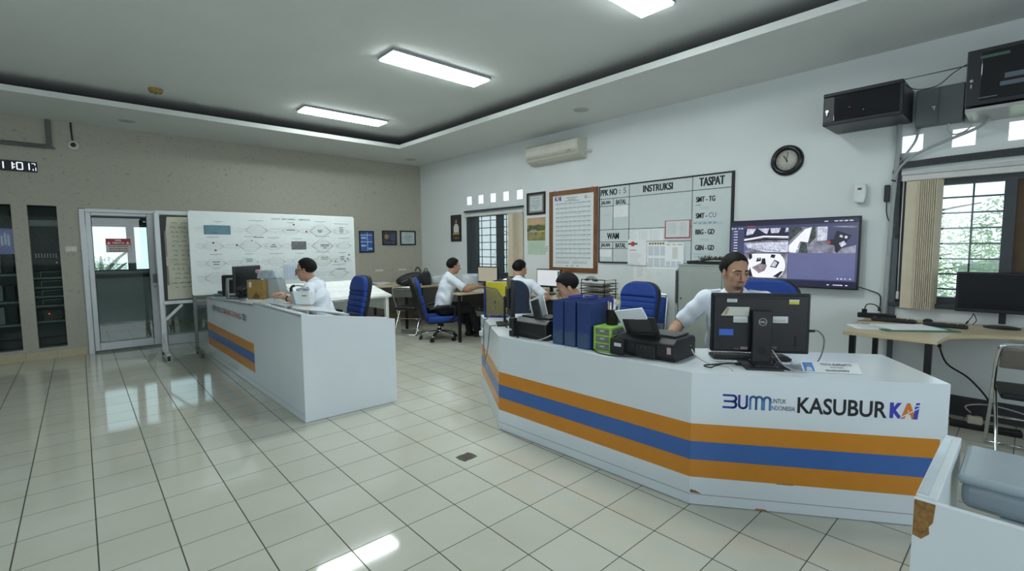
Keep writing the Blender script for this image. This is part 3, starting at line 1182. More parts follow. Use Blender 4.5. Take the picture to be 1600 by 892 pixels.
# ------------------------------------------------------------------ on the white wall
t = picture('black framed portrait poster of a person in white, left of the far window', 'portrait', (0, -1.10, 1.562), EAST, .333, .505, .022, FRB)
mb = MB(); mb.rect(.018, .315, .018, .487, -.004, .003); sh = obj('print', mb, mat('portrait_dark', (.035, .035, .04), noise=.4, scale=8), t)
mb = MB()
mb.prism([(.09, .17), (.25, .17), (.255, .27), (.215, .33), (.13, .33), (.085, .27)], -.009, -.007, 'XZ')
obj('portrait_shirt', mb, mat('portrait_white', (.6, .6, .62)), sh)
mb = MB(); mb.prism([(.172 + .03 * math.cos(a * .5236), .375 + .042 * math.sin(a * .5236)) for a in range(12)], -.010, -.007, 'XZ')
obj('portrait_face', mb, mat('portrait_skin', (.35, .22, .16)), sh)
mb = MB(); mb.rect(.06, .27, .13, .165, -.007, .003); mb.rect(.1, .24, .06, .075, -.007)
obj('caption_band', mb, mat('caption_gold', (.40, .28, .05)), sh)
t = picture('certificate in a black frame above the wall calendar', 'certificate', (0, -3.232, 1.955), EAST, .41, .35, .035, FRB)
mb = MB(); mb.rect(.03, .38, .03, .32, -.003, .003); mt = obj('mount', mb, mat('mount_grey', (.28, .26, .25)), t)
mb = MB(); mb.rect(.075, .335, .06, .29, -.006, .002); sh = obj('certificate_sheet', mb, mat('cert_pale2', (.55, .63, .65), noise=.08), t)
mb = MB()
for z, a, b_ in ((.25, .12, .29), (.215, .10, .31), (.19, .12, .29), (.155, .10, .31), (.13, .12, .3), (.1, .16, .26)):
    mb.rect(a, b_, z, z + .007, -.008)
obj('certificate_lines', mb, GREYINK, sh)
# calendar
t = thing('wall_calendar', 'wall calendar with a landscape picture, under the framed certificate', 'calendar', (0, -3.232, 1.322), EAST)
mb = MB(); mb.rect(0, .40, .225, .588, 0, .006); pc = obj('picture_sheet', mb, mat('calendar_landscape', (.24, .22, .10), noise=.5, scale=9), t)
mb = MB(); mb.rect(0, .40, .47, .588, -.006, .001); obj('sunset_sky', mb, mat('calendar_sky', (.48, .33, .20), noise=.2, scale=5), pc)
mb = MB(); mb.prism([(0, .42), (.08, .47), (.17, .455), (.25, .48), (.4, .44), (.4, .38), (0, .37)], -.0085, -.007, 'XZ'); obj('hills', mb, mat('calendar_hills', (.09, .12, .06), noise=.4, scale=20), pc)
mb = MB(); mb.rect(.05, .25, .36, .375, -.008); mb.rect(.08, .22, .385, .395, -.008); obj('pale_buildings', mb, mat('calendar_pale', (.6, .55, .5)), pc)
mb = MB(); mb.prism([(.24, .34), (.4, .36), (.4, .41), (.3, .40)], -.0085, -.007, 'XZ'); obj('yellow_field', mb, mat('calendar_yellow', (.5, .42, .06)), pc)
mb = MB(); mb.rect(.005, .40, 0, .228, 0, .003); obj('date_sheet', mb, mat('calendar_green', (.47, .58, .47), noise=.05), t)
mb = MB()
for i in range(5):
    for k in range(7):
        mb.rect(.04 + k * .047, .055 + k * .047, .03 + i * .033, .042 + i * .033, -.003)
obj('date_print', mb, mat('calendar_faint', (.36, .46, .38), noise=0), t)
t = thing('wall_socket', 'small white wall socket beside the calendar and wooden frame', 'socket', (0, -3.66, 1.42), EAST)
mb = MB(); mb.box((0, -.01, 0), (.055, .02, .085), bev=.006); obj('plate', mb, mat('switch_white'  , (.62, .62, .56)), t)
mb = MB(); mb.box((0, -.024, 0), (.03, .01, .03), bev=.004); obj('plug', mb, mat('socket_grey', (.5, .5, .48)), t)

# big framed timetable
WOODFR = mat('brown_wood_frame', (.19, .075, .03), rough=.4, noise=.25, scale=5)
pw, ph = .925, 1.215
t = picture('timetable sheet in a wide brown wooden frame', 'framed timetable', (0, -3.73, 1.065), EAST, pw, ph, .07, WOODFR, name='framed_timetable')
mb = MB(); mb.rect(.06, pw - .06, .06, ph - .06, -.004, .003); sh = obj('timetable_sheet', mb, mat('sheet_white', (.70, .76, .76), noise=.02), t)
mb = MB()
for r in range(13):
    z = 1.015 - r * .067
    if r == 8:
        z -= .004
    for k in range(8):
        x0 = .13 + k * .085
        n_ = 7
        for q in range(n_):
            mb.rect(x0 + q * .011, x0 + q * .011 + .006 + .003 * RND.random(), z, z + .014, -.007, .0008)
            if RND.random() < .4:
                mb.rect(x0 + q * .011, x0 + q * .011 + .005, z - .026, z - .018, -.007, .0008)
        mb.rect(x0 - .004, x0 + .078, z - .007, z - .0045, -.007, .0008)
obj('timetable_rows', mb, mat('timetable_print', (.30, .32, .35), noise=0), sh)
mb = MB()
for z in (.16, .15, .14, .13):
    mb.rect(.13, .40, z, z + .003, -.007); mb.rect(.46, .74, z, z + .003, -.007)
mb.text('- - -', .46, .09, -.007, .012, wd=.24, align='C')
obj('timetable_footer', mb, GREYINK, sh)
mb = MB()
mb.text('K', .115, 1.065, -.007, .065, wd=.055, bold=.06)
mb.text('I', .215, 1.065, -.007, .065, wd=.022, bold=.06)
obj('logo_blue', mb, mat('logo_navy', (.05, .05, .28), noise=0), sh)
mb = MB(); mb.text('A', .168, 1.065, -.007, .065, wd=.05, bold=.06); mb.rect(.69, .73, 1.07, 1.078, -.007); mb.rect(.69, .70, 1.075, 1.11, -.007); mb.rect(.69, .73, 1.105, 1.113, -.007); mb.rect(.715, .727, 1.075, 1.095, -.007)
obj('logo_red', mb, mat('logo_red', (.5, .1, .1), noise=0), sh)
mb = MB()
for z, a, b_ in ((1.095, .34, .55), (1.07, .37, .52), (1.05, .32, .58)):
    mb.rect(a, b_, z, z + .009, -.007)
mb.rect(.74, .80, 1.08, 1.086, -.007)
obj('heading_lines', mb, GREYINK, sh)
mb = MB()
for x in (.1, .82):
    mb.cyl((x, -.006, ph), (x, -.006, ph + .018), .006, n=8)
obj('hangers', mb, SCREW, t)

# operations board PPK / INSTRUKSI / TASPAT
BW, BH, BZ = 1.85, 1.05, 1.218
t = thing('operations_board', 'large white operations board lettered PPK NO, INSTRUKSI and TASPAT', 'notice board', (0, -4.68, BZ), EAST)
bd = mat('board_grey_white', (.60, .66, .66), rough=.3, noise=.02)
mb = MB(); mb.box((BW / 2, -.008, BH / 2), (BW, .016, BH)); obj('board', mb, bd, t)
mb = MB()
fw = .018
mb.box((BW / 2, -.012, BH - fw / 2), (BW, .024, fw)); mb.box((BW / 2, -.012, fw / 2), (BW, .024, fw))
mb.box((fw / 2, -.012, BH / 2), (fw, .024, BH - 2 * fw)); mb.box((BW - .014, -.012, BH / 2), (.028, .024, BH - 2 * fw))
obj('frame', mb, BLACKM, t)
C1, C0, C2 = .49, .235, 1.362


def bz(v):
    return v * BH


rows_left = [.83, .735, .43, .265, .185]
mb = MB()
lw = .0075
yb = -.016
mb.rect(0, BW, bz(.83), bz(.83) + lw, yb)
mb.rect(0, C2, bz(.43), bz(.43) + lw, yb)
mb.rect(0, C2, bz(.27), bz(.27) + lw, yb)
mb.rect(0, C1, bz(.735), bz(.735) + lw, yb)
mb.rect(0, C1, bz(.185), bz(.185) + lw, yb)
mb.rect(C1, C1 + lw, 0, BH, yb)
mb.rect(C2, C2 + lw, 0, BH, yb)
mb.rect(C0, C0 + lw, bz(.43), bz(.83), yb)
mb.rect(C0, C0 + lw, 0, bz(.27), yb)
obj('ruled_lines', mb, INK, t)
mb = MB()
mb.text('PPK NO', .03, bz(.875), yb, .085, wd=.27, bold=.038)
mb.text(':', .335, bz(.885), yb, .05, bold=.03)
mb.text('INSTRUKSI', (C1 + C2) / 2 - .02, bz(.87), yb, .088, wd=.41, align='C', bold=.038)
mb.text('TASPAT', (C2 + BW) / 2 - .01, bz(.87), yb, .10, wd=.29, align='C', bold=.038)
for z in (.752, .20):
    mb.text('JALAN', .115, bz(z), yb, .06, wd=.15, align='C', bold=.038)
    mb.text('BATAL', .365, bz(z), yb, .06, wd=.16, align='C', bold=.038)
mb.text('WAM', .24, bz(.31), yb, .085, wd=.19, align='C', bold=.038)
for z, s_ in ((.70, 'SMT - TG'), (.52, 'SMT -'), (.34, 'BBG - GD'), (.165, 'GBN - GD')):
    mb.text(s_, 1.415, bz(z), yb, .062, wd=.225 if len(s_) > 5 else .135, bold=.038)
obj('black_lettering', mb, INK, t)
mb = MB()
mb.text('5', .40, bz(.885), yb, .07, wd=.045)
mb.text('CU', 1.57, bz(.525), yb, .055, wd=.085)
for i in range(5):
    x = 1.39 + i * .06
    pts = [(x + q * .012, bz(.455) + .012 * RND.random() + (.012 if q % 2 else 0)) for q in range(4)]
    mb.ribbon(pts, .006, yb)
mb.ribbon([(1.41, bz(.665)), (1.47, bz(.667))], .006, yb)
obj('marker_writing', mb, mat('marker_dark_blue', (.06, .09, .13), noise=0), t)
mb = MB()
for (x0, z, n_) in ((1.385, .475, 12), (1.44, .455, 14), (1.46, .63, 5), (1.47, .28, 5), (1.39, .12, 10), (1.40, .09, 8)):
    for q in range(n_):
        xx = x0 + q * .022
        mb.ribbon([(xx, bz(z) + .02 * RND.random()), (xx + .008, bz(z) - .01 * RND.random()), (xx + .014, bz(z) + .012)], .004, yb)
for i in range(4):
    mb.ribbon([(.06 + .03 * i, bz(.62)), (.08 + .03 * i, bz(.63))], .004, yb)
obj('blue_marker_writing', mb, mat('marker_faded_blue', (.30, .48, .58), noise=0), t)


def sheet(label, x, z, w_, h_, y=-.0165, cat='paper', m=PAPER, base=(0, -4.68, BZ), group='papers pinned on and under the board', name='notice_paper'):
    t_ = thing(name, label, cat, (base[0], base[1] - x, base[2] + z), EAST, group)
    mb_ = MB()
    mb_.rect(0, w_, 0, h_, y, .0012)
    obj('sheet', mb_, m, t_)
    return t_, y - .0012


def lines(t_, y, w_, h_, n_, m=GREYINK, x0=.1, x1=.9, z0=.08, z1=.85, name='print', cols=1):
    mb_ = MB()
    for i in range(n_):
        z_ = h_ * (z0 + (z1 - z0) * i / max(1, n_ - 1))
        for c in range(cols):
            a = w_ * (x0 + (x1 - x0) * c / cols)
            b2 = w_ * (x0 + (x1 - x0) * (c + .82) / cols)
            mb_.rect(a, a + (b2 - a) * (.6 + .4 * RND.random()), z_, z_ + h_ * .012, y, .0005)
    return obj(name, mb_, m, t_)


PG = mat('grey_print', (.42, .45, .50), noise=0)
s_, y_ = sheet('small paper in the upper BATAL column of the operations board', .25, .62, .225, .155); lines(s_, y_, .225, .155, 6, PG)
s_, y_ = sheet('small paper in the lower JALAN column of the operations board', .02, .085, .2, .10); lines(s_, y_, .2, .10, 4, PG)
for i, x in enumerate((.505, .66, .83)):
    s_, y_ = sheet(['first of the three typed papers in the WAM row of the board', 'second of the three typed papers in the WAM row of the board', 'third typed paper in the WAM row, partly under the red-edged sleeve'][i], x, .292, (.15, .16, .17)[i], .155)
    lines(s_, y_, (.15, .16, .17)[i], .155, 11, PG)
t2 = thing('plastic_sleeve', 'red edged clear sleeve with a paper on the operations board', 'document sleeve', (0, -4.68 - 1.02, BZ + .33), EAST)
mb = MB(); mb.rect(.01, .32, 0, .205, -.018, .002); pp = obj('sheet', mb, mat('sleeve_paper', (.68, .72, .72), rough=.15), t2)
mb = MB()
mb.rect(0, .012, -.01, .20, -.0185, .004); mb.rect(.318, .335, -.005, .205, -.0185, .004); mb.rect(0, .335, -.013, .004, -.0185, .004); mb.rect(0, .335, .20, .208, -.0185, .003)
obj('red_edge', mb, mat('sleeve_red', (.42, .10, .12), rough=.3), t2)
mb = MB()
for i in range(9):
    mb.rect(.03, .15, .03 + i * .017, .034 + i * .017, -.0202, .0006); mb.rect(.2, .29, .03 + i * .017, .034 + i * .017, -.0202, .0006)
obj('print', mb, PG, pp)
# papers hanging from the lower right of the board
s_, y_ = sheet('white paper with a red and green round emblem under the WAM row', .487, -.02, .28, .335, y=-.0245)
mb = MB()
mb.rect(.005, .145, .265, .29, y_); obj('green_bar', mb, GREENINK, s_)
mb = MB(); mb.prism([(.077 + .032 * math.cos(a * .5236), .277 + .032 * math.sin(a * .5236)) for a in range(12)], y_ - .002, y_, 'XZ'); obj('red_emblem', mb, mat('emblem_red', (.5, .04, .04), noise=0), s_)
mb = MB(); mb.rect(.03, .13, .19, .198, y_); obj('red_line', mb, REDINK, s_)
lines(s_, y_, .28, .335, 7, PG, z0=.05, z1=.45)
s_, y_ = sheet('plain typed paper hanging lowest under the operations board', .565, -.36, .215, .345, y=-.004); lines(s_, y_, .215, .345, 9, PG, z0=.55, z1=.93, x0=.25, x1=.8)
s_, y_ = sheet('duty calendar paper headed in yellow blocks on the board', .775, -.06, .29, .345, y=-.0262)
mb = MB()
yb_ = mat('yellow_block', (.50, .42, .12), noise=0)
for i in range(6):
    mb.rect(.03 + i * .038, .058 + i * .038, .305, .332, y_)
obj('yellow_blocks', mb, yb_, s_)
mb = MB(); mb.text('B U R S A R', .035, .309, y_ - .0011, .018, wd=.21, bold=.03); obj('heading', mb, INK, s_)
mb = MB()
for r0 in (.17, .02):
    for c in range(3):
        for q in range(9):
            mb.rect(.02 + c * .085, .09 + c * .085, r0 + q * .013, r0 + q * .013 + .008, y_, .0006)
obj('print', mb, mat('table_print', (.45, .50, .58), noise=0), s_)
s_, y_ = sheet('tall typed paper with faded columns, right end of the paper cluster', 1.03, -.08, .25, .345, y=-.0278)
mb = MB(); mb.rect(.02, .07, .318, .328, y_); mb.rect(.10, .14, .318, .328, y_); mb.rect(.17, .23, .318, .328, y_)
obj('orange_headings', mb, mat('orange_print', (.55, .28, .12), noise=0), s_)
mb = MB()
for q in range(12):
    mb.rect(.10, .17, .15 + q * .012, .156 + q * .012, y_, .0006)
obj('beige_column', mb, mat('beige_print', (.52, .48, .38), noise=0), s_)
mb = MB()
for c in range(3):
    for q in range(10):
        mb.rect(.02 + c * .07, .075 + c * .07, .01 + q * .011, .017 + q * .011, y_, .0006)
obj('print', mb, mat('table_print', (.45, .50, .58), noise=0), s_)

# wall clock
t = thing('wall_clock', 'round black rimmed wall clock on the white wall', 'clock', (0, -7.05, 2.306), EAST)
mb = MB(); mb.lathe([(.10, -.02), (.108, -.034), (.125, -.042), (.14, -.036), (.152, -.02), (.155, 0), (0.0, 0)], n=48, axis='Y'); obj('rim', mb, mat('clock_black', (.01, .012, .016), rough=.22), t)
mb = MB(); mb.lathe([(0, -.018), (.108, -.018), (.108, -.004)], n=40, axis='Y'); dl = obj('dial', mb, mat('clock_dial', (.47, .47, .41), rough=.4, noise=.08, scale=20), t)
mb = MB()
for k in range(12):
    a = R(90 - 30 * k)
    q = MB()
    mb.text(str(12 if k == 0 else k), .084 * math.cos(a), .084 * math.sin(a) - .008, -.018, .017, align='C')
obj('numerals', mb, mat('clock_olive', (.16, .17, .10), noise=0), dl)
mb = MB()
def hand(a, L, w_, y):
    x, z = math.sin(R(a)), math.cos(R(a))
    mb.seg((-x * .018, y, -z * .018), (x * L, y, z * L), w_, .0015, up=(0, 1, 0))
hand(-32, .06, .009, -.021); hand(8, .085, .005, -.023)
mb.cyl((0, -.018, 0), (0, -.026, 0), .006, n=12)
obj('clock_hands', mb, INK, t)

# TV
tw, tz = 1.19, .69
t = thing('wall_television', 'wall mounted television showing four security camera panes', 'television', (-.07, -6.528, 1.02), EAST)
mb = MB(); mb.box((tw / 2, .0, tz / 2), (tw, .035, tz), bev=.006)
mb.box((tw / 2, .035, tz / 2), (tw * .6, .05, tz * .6), bev=.01)
obj('housing', mb, BLACK, t)
mb = MB(); mb.box((tw / 2, .062, tz / 2), (.4, .014, .35)); obj('wall_bracket', mb, BLACKM, t)
TV = dict(bg=emis('tv_blue_grey', (.17, .19, .40), .75), dark=emis('tv_dark_navy', (.022, .024, .06), .8), mid=emis('tv_slate', (.07, .08, .175), .8), lite=emis('tv_pale', (.78, .82, 1.0), .95, .55, 40), white=emis('tv_white', (.93, .95, 1.0), 1.0), black=emis('tv_black', (.012, .012, .03), .8), green=emis('tv_dull_green', (.10, .13, .13), .8, .25, 45), grey=emis('tv_grey', (.42, .43, .56), .8, .35, 14), brown=emis('tv_brown_grey', (.42, .36, .42), .8, .5, 30), red=emis('tv_red', (.45, .08, .08), .8))
E_ = .0005
def tvpart(nm, m, parent, rects=(), polys=(), lvl=1):
    mb_ = MB()
    y0 = -.0178 - lvl * E_
    for (a, b_, c, d) in rects:
        mb_.rect(a, b_, c, d, y0, E_)
    for p in polys:
        mb_.prism(p, y0 - E_, y0, 'XZ')
    return obj(nm, mb_, m, parent)
scr = tvpart('screen', TV['mid'], t, [(.014, tw - .014, .014, tz - .014)], lvl=0)
tvpart('title_bar', TV['dark'], scr, [(.014, tw - .014, tz - .06, tz - .014), (.014, tw - .014, .014, .075)])
tvpart('side_menu', TV['mid'], scr, [(.014, .16, .075, tz - .06)])
mb = MB()
for i in range(14):
    mb.rect(.045, .085, .57 - i * .03, .58 - i * .03, -.0190, E_)
for x in (.02, .05, .09, .12): mb.rect(x, x + .02, .60, .612, -.0190, E_)
for x in (.90, .98, 1.02, 1.06, 1.1): mb.rect(x, x + .03, .645, .655, -.0190, E_)
for x in (1.02, 1.05, 1.08, 1.12): mb.rect(x, x + .014, .095, .107, -.0200, E_)
for x in (.94, .99, 1.01, 1.03, 1.05, 1.09): mb.rect(x, x + .018, .035, .045, -.0190, E_)
obj('menu_marks', mb, TV['lite'], scr)
tvpart('tab_mark', TV['red'], scr, [(.19, .26, .618, .63)])
x0, xm, x1 = .155, .595, tw - .03
zb, zm, zt_ = .085, .345, .60
tvpart('empty_pane', TV['bg'], scr, [(xm, x1, zb, zm)])
# pane 1: tracks
p1 = tvpart('camera_pane', TV['grey'], scr, [(x0, xm - .006, zm, zt_)])
tvpart('sky_patches', TV['lite'], p1, [], [[(x0 + .02, .53), (x0 + .09, .545), (x0 + .12, .6), (x0 + .03, .6)], [(x0 + .2, .555), (x0 + .23, .54), (x0 + .25, .6), (x0 + .14, .6)], [(x0 + .27, .55), (x0 + .34, .55), (x0 + .36, .6), (x0 + .26, .6)], [(x0 + .40, .555), (xm - .008, .56), (xm - .008, .6), (x0 + .41, .6)]], lvl=3)
tvpart('tree_mass', TV['dark'], p1, [(x0, xm - .006, .50, zt_)], lvl=2)
tvpart('roof_line', TV['white'], p1, [], [[(x0, .49), (x0 + .2, .525), (xm - .006, .515), (xm - .006, .50), (x0 + .2, .508), (x0, .475)]], lvl=4)
tvpart('train_dark', TV['black'], p1, [], [[(x0, .47), (x0 + .2, .497), (xm - .006, .49), (xm - .006, .475), (x0 + .2, .475), (x0, .455)]], lvl=3)
tvpart('ballast', TV['lite'], p1, [], [[(x0, .44), (x0 + .2, .455), (xm - .006, .46), (xm - .006, .35), (x0 + .22, .355), (x0 + .05, .40), (x0, .35)]], lvl=2)
tvpart('sleepers', TV['mid'], p1, [(x0 + .14 + i * .03, x0 + .15 + i * .03, .455, .462) for i in range(9)] + [(x0 + .08 + i * .026, x0 + .095 + i * .026, .395 - i * .0035, .402 - i * .0035) for i in range(11)] + [(x0 + .18, xm - .006, .346, .352)], lvl=3)
tvpart('platform_edge', TV['bg'], p1, [], [[(x0, .345), (x0 + .045, .385), (x0 + .02, .43), (x0, .44)]], lvl=4)
# pane 2: yard and office
p2 = tvpart('camera_pane', TV['grey'], scr, [(xm, x1, zm, zt_)])
tvpart('yard_path', TV['white'], p2, [], [[(xm, .42), (xm + .14, .58), (xm + .20, .6), (xm + .17, .45), (xm + .1, .46), (xm + .06, .345), (xm, .36)]], lvl=2)
tvpart('hedge', TV['green'], p2, [], [[(xm, .46), (xm + .12, .585), (xm + .10, .6), (xm, .6)], [(xm + .17, .42), (xm + .24, .5), (xm + .23, .6), (xm + .2, .6)], [(xm + .09, .345), (xm + .17, .345), (xm + .16, .45), (xm + .11, .46)]], lvl=3)
tvpart('sun_patches', TV['white'], p2, [], [[(xm + .03, .37), (xm + .09, .385), (xm + .08, .40), (xm + .03, .39)], [(xm + .02, .35), (xm + .07, .36), (xm + .07, .372), (xm + .02, .365)]], lvl=4)
tvpart('office_wall', TV['lite'], p2, [], [[(xm + .25, .46), (xm + .33, .47), (xm + .33, .6), (xm + .25, .6)]], lvl=2)
tvpart('office_floor', TV['grey'], p2, [], [[(xm + .19, .345), (xm + .48, .345), (xm + .35, .45), (xm + .25, .46)]], lvl=3)
tvpart('office_back', TV['mid'], p2, [], [[(xm + .33, .45), (xm + .42, .38), (x1, .42), (x1, .58), (xm + .34, .6)]], lvl=2)
tvpart('office_racks', TV['black'], p2, [], [[(xm + .39, .50), (xm + .41, .56), (xm + .53, .51), (xm + .42, .345), (xm + .4, .36)], [(xm + .34, .43), (xm + .40, .42), (xm + .39, .48), (xm + .34, .47)]], lvl=4)
tvpart('office_screens', TV['lite'], p2, [], [[(xm + .43, .44), (xm + .47, .46), (xm + .49, .43), (xm + .45, .40)], [(xm + .43, .50), (xm + .44, .52), (xm + .46, .51), (xm + .455, .49)], [(xm + .47, .49), (xm + .48, .51), (xm + .5, .50), (xm + .49, .48)]], lvl=5)
tvpart('red_object', TV['red'], p2, [(xm + .335, xm + .36, .435, .465)], lvl=5)
# pane 3: fisheye of the control room
p3 = tvpart('camera_pane', TV['grey'], scr, [(x0, xm - .006, zb, zm - .006)])
c3, r3 = (x0 + .225, .215), .2
tvpart('fisheye_room', TV['white'], p3, [], [[(c3[0] + .19 * math.cos(a * .2618), max(zb, min(zm - .007, c3[1] + .17 * math.sin(a * .2618)))) for a in range(24)]], lvl=2)
tvpart('fisheye_floor', TV['brown'], p3, [], [[(x0 + .09, .19), (x0 + .2, .25), (x0 + .24, .215), (x0 + .22, .16), (x0 + .16, .13)]], lvl=3)
tvpart('fisheye_dark', TV['black'], p3, [], [[(x0 + .06, .27), (x0 + .09, .29), (x0 + .085, .33), (x0 + .055, .33)], [(x0 + .13, .25), (x0 + .18, .26), (x0 + .18, .295), (x0 + .14, .29)], [(x0 + .18, .23), (x0 + .23, .22), (x0 + .22, .29), (x0 + .19, .285)], [(x0 + .27, .20), (x0 + .33, .19), (x0 + .36, .25), (x0 + .31, .275)], [(x0 + .3, .1), (x0 + .35, .09), (x0 + .40, .16), (x0 + .37, .155)], [(x0 + .05, .12), (x0 + .07, .19), (x0 + .1, .095), (x0 + .07, .09)], [(x0 + .27, .30), (x0 + .31, .29), (x0 + .32, .325), (x0 + .28, .33)]], lvl=4)
tvpart('fisheye_bright', TV['lite'], p3, [], [[(x0 + .28, .21), (x0 + .32, .2), (x0 + .34, .245), (x0 + .31, .265)], [(x0 + .15, .275), (x0 + .175, .28), (x0 + .17, .287), (x0 + .15, .284)]], lvl=5)
# TV power lead
mb = MB()
t = thing('television_cable', 'thin black cord hanging from the television to the table', 'cord', (-.03, -7.70, 1.05), 0)
mb.tube([(-.03, -.02, 0), (.01, -.1, -.03), (.015, -.165, -.06), (.015, -.18, -.12), (.01, -.175, -.20)], .005, n=6, sub=4)
obj('lead', mb, BLACK, t)
mb = MB(); mb.box((.01, -.175, -.20), (.02, .02, .03), bev=.004); obj('plug', mb, BLACK, t)

# air freshener / sensor and small remote holder
t = thing('air_freshener', 'small white dispenser on the wall above the television', 'dispenser', (0, -7.69, 1.835), EAST)
mb = MB()
mb.prism([(-.048, .14), (-.048, .06), (-.04, .0), (.03, -.01), (.036, .0), (.048, .06), (.048, .14), (.04, .165), (-.04, .165)], -.07, 0, 'XZ', bev=.008)
obj('housing', mb, mat('dispenser_white', (.70, .73, .72), rough=.35), t)
mb = MB(); mb.box((0, -.072, .12), (.03, .006, .018), bev=.002); obj('sensor_window', mb, mat('dark_sensor', (.05, .05, .05)), t)
mb = MB(); mb.cyl((0, -.04, -.012), (0, -.04, .0), .014, n=12); obj('nozzle', mb, mat('nozzle', (.4, .4, .4)), t)
t = thing('adapter_box', 'slim black box on the wall beside the right-hand window, cable below', 'adapter', (0, -7.883, 1.84), EAST)
mb = MB(); mb.box((0, -.015, .06), (.04, .03, .15), bev=.008); obj('body', mb, BLACK, t)
mb = MB(); mb.tube([(.0, -.012, -.015), (.005, -.012, -.12), (.03, -.012, -.2), (.06, -.012, -.26)], .004, n=6, sub=3); obj('cable', mb, BLACK, t)

# split air conditioner
t = thing('air_conditioner', 'beige split air conditioner high on the white wall', 'air conditioner', (0, -3.40, 2.70), EAST)
ACM = mat('ac_beige', (.55, .54, .47), rough=.45, noise=.03)
W_ = 1.05
prof = [(0, 0), (0, .28), (-.17, .28), (-.205, .25), (-.215, .19), (-.205, .10), (-.17, .045), (-.06, 0)]
mb = MB()
mb.prism(prof, 0, W_, 'YZ', bev=.006)
obj('housing', mb, ACM, t)
mb = MB(); mb.prism([(-.206, .245), (-.217, .19), (-.21, .125), (-.2, .126), (-.205, .19), (-.196, .245)], .03, W_ - .03, 'YZ'); obj('front_panel', mb, mat('ac_panel', (.60, .59, .53), rough=.4), t)
mb = MB()
for i in range(5):
    y = -.195 + i * .028
    z = .088 - i * .018
    mb.seg((.05, y, z), (W_ - .05, y, z), .006, .02, up=(0, .6, 1))
obj('louvres', mb, mat('ac_louvre', (.40, .39, .34), rough=.5), t)
mb = MB(); mb.prism([(-.207, .108), (-.2, .10), (-.165, .05), (-.16, .056), (-.19, .11)], .04, W_ - .04, 'YZ'); obj('outlet_slot', mb, mat('ac_dark', (.06, .06, .05)), t)
mb = MB(); mb.box((W_ - .16, -.217, .105), (.06, .006, .012)); obj('display', mb, mat('ac_display', (.2, .2, .18)), t)
mb = MB(); mb.tube([(W_, -.04, .10), (W_ + .06, -.03, .09), (W_ + .08, .0, .08)], .02, n=8, sub=3); obj('pipe', mb, mat('pipe_white', (.6, .6, .58)), t)

# equipment boxes high on the right
t = thing('wall_rack_cabinet', 'long black wall rack cabinet with glazed door above the clock wall', 'rack cabinet', (0, -7.47, 2.49), EAST)
D, W_, Hh = .45, .56, .275
mb = MB(); mb.box((W_ / 2, -D / 2, Hh / 2), (W_, D, Hh), bev=.012); obj('body', mb, mat('rack_satin_black', (.02, .022, .026), rough=.4), t)
mb = MB(); mb.box((W_ / 2 + .03, -D - .004, Hh / 2), (W_ - .11, .008, Hh - .07), bev=.003); obj('glass_door', mb, mat('smoked_glass', (.006, .007, .01), rough=.06), t)
mb = MB(); mb.box((W_ / 2, -D - .008, Hh - .015), (W_ - .01, .02, .03), bev=.006); mb.box((W_ / 2, -D - .008, .015), (W_ - .01, .02, .03), bev=.006); obj('door_rails', mb, BLACKM, t)
mb = MB(); mb.cyl((.035, -D, Hh * .45), (.035, -D - .014, Hh * .45), .012, n=12); mb.box((.035, -D - .012, Hh * .38), (.01, .01, .03)); obj('lock', mb, SCREW, t)
mb = MB(); mb.ball((.30, -D - .009, .09), .004); obj('status_light', mb, LEDW, t)
mb = MB(); mb.ball((.20, -D - .009, .13), .003); obj('warning_light', mb, LEDR, t)
mb = MB(); mb.box((.20, -D * .5, Hh + .01), (.26, .26, .02)); obj('top_tray', mb, mat('tray_grey', (.3, .31, .31)), t)
t = thing('fuse_box', 'flat grey steel fuse box between the two black rack cabinets', 'fuse box', (0, -8.06, 2.435), EAST)
mb = MB(); mb.box((.15, -.05, .15), (.30, .10, .30), bev=.004); obj('body', mb, mat('fuse_grey', (.13, .15, .16), rough=.5), t)
mb = MB(); mb.box((.074, -.102, .15), (.142, .006, .285), bev=.002); d1 = obj('door', mb, mat('fuse_grey2', (.15, .17, .18), rough=.45), t)
mb = MB(); mb.box((.224, -.102, .15), (.146, .006, .285), bev=.002); obj('door', mb, mat('fuse_grey2', (.15, .17, .18)), t)
mb = MB(); mb.box((.118, -.11, .14), (.022, .012, .012)); mb.box((.122, -.112, .128), (.008, .01, .03)); obj('latch', mb, SCREW, d1)
t = thing('large_rack_cabinet', 'deep black wall rack cabinet with glass front at the upper right photo edge', 'rack cabinet', (0, -8.395, 2.415), EAST)
D, W_, Hh = .48, .60, .44
mb = MB(); mb.box((W_ / 2, -D / 2, Hh / 2 + .02), (W_, D, Hh - .04), bev=.006); obj('body', mb, mat('rack_satin_black', (.02, .022, .026)), t)
mb = MB(); mb.box((W_ / 2, -D / 2, .012), (W_ - .01, D - .01, .024)); obj('base_tray', mb, mat('brushed_silver', (.42, .42, .41), rough=.3, metal=.8), t)
mb = MB(); mb.box((W_ / 2 + .03, -D - .003, Hh / 2 + .02), (W_ - .10, .008, Hh - .10), bev=.003); gd = obj('glass_door', mb, mat('smoked_glass', (.006, .007, .01)), t)
mb = MB(); mb.rect(.07, .22, Hh - .075, Hh - .055, -D - .007, .002); obj('green_strip', mb, mat('strip_green', (.05, .12, .08)), gd)
mb = MB()
for (a, b_, c, d) in ((.18, .30, .15, .18), (.20, .33, .20, .235), (.07, .17, .085, .092)):
    mb.rect(a, b_, c, d, -D - .007, .001)
obj('pale_labels', mb, mat('strip_pale', (.10, .12, .15)), gd)
mb = MB(); mb.cyl((.03, -D, .22), (.03, -D - .012, .22), .010, n=12); mb.box((.03, -D - .01, .18), (.008, .008, .025)); obj('lock', mb, SCREW, t)

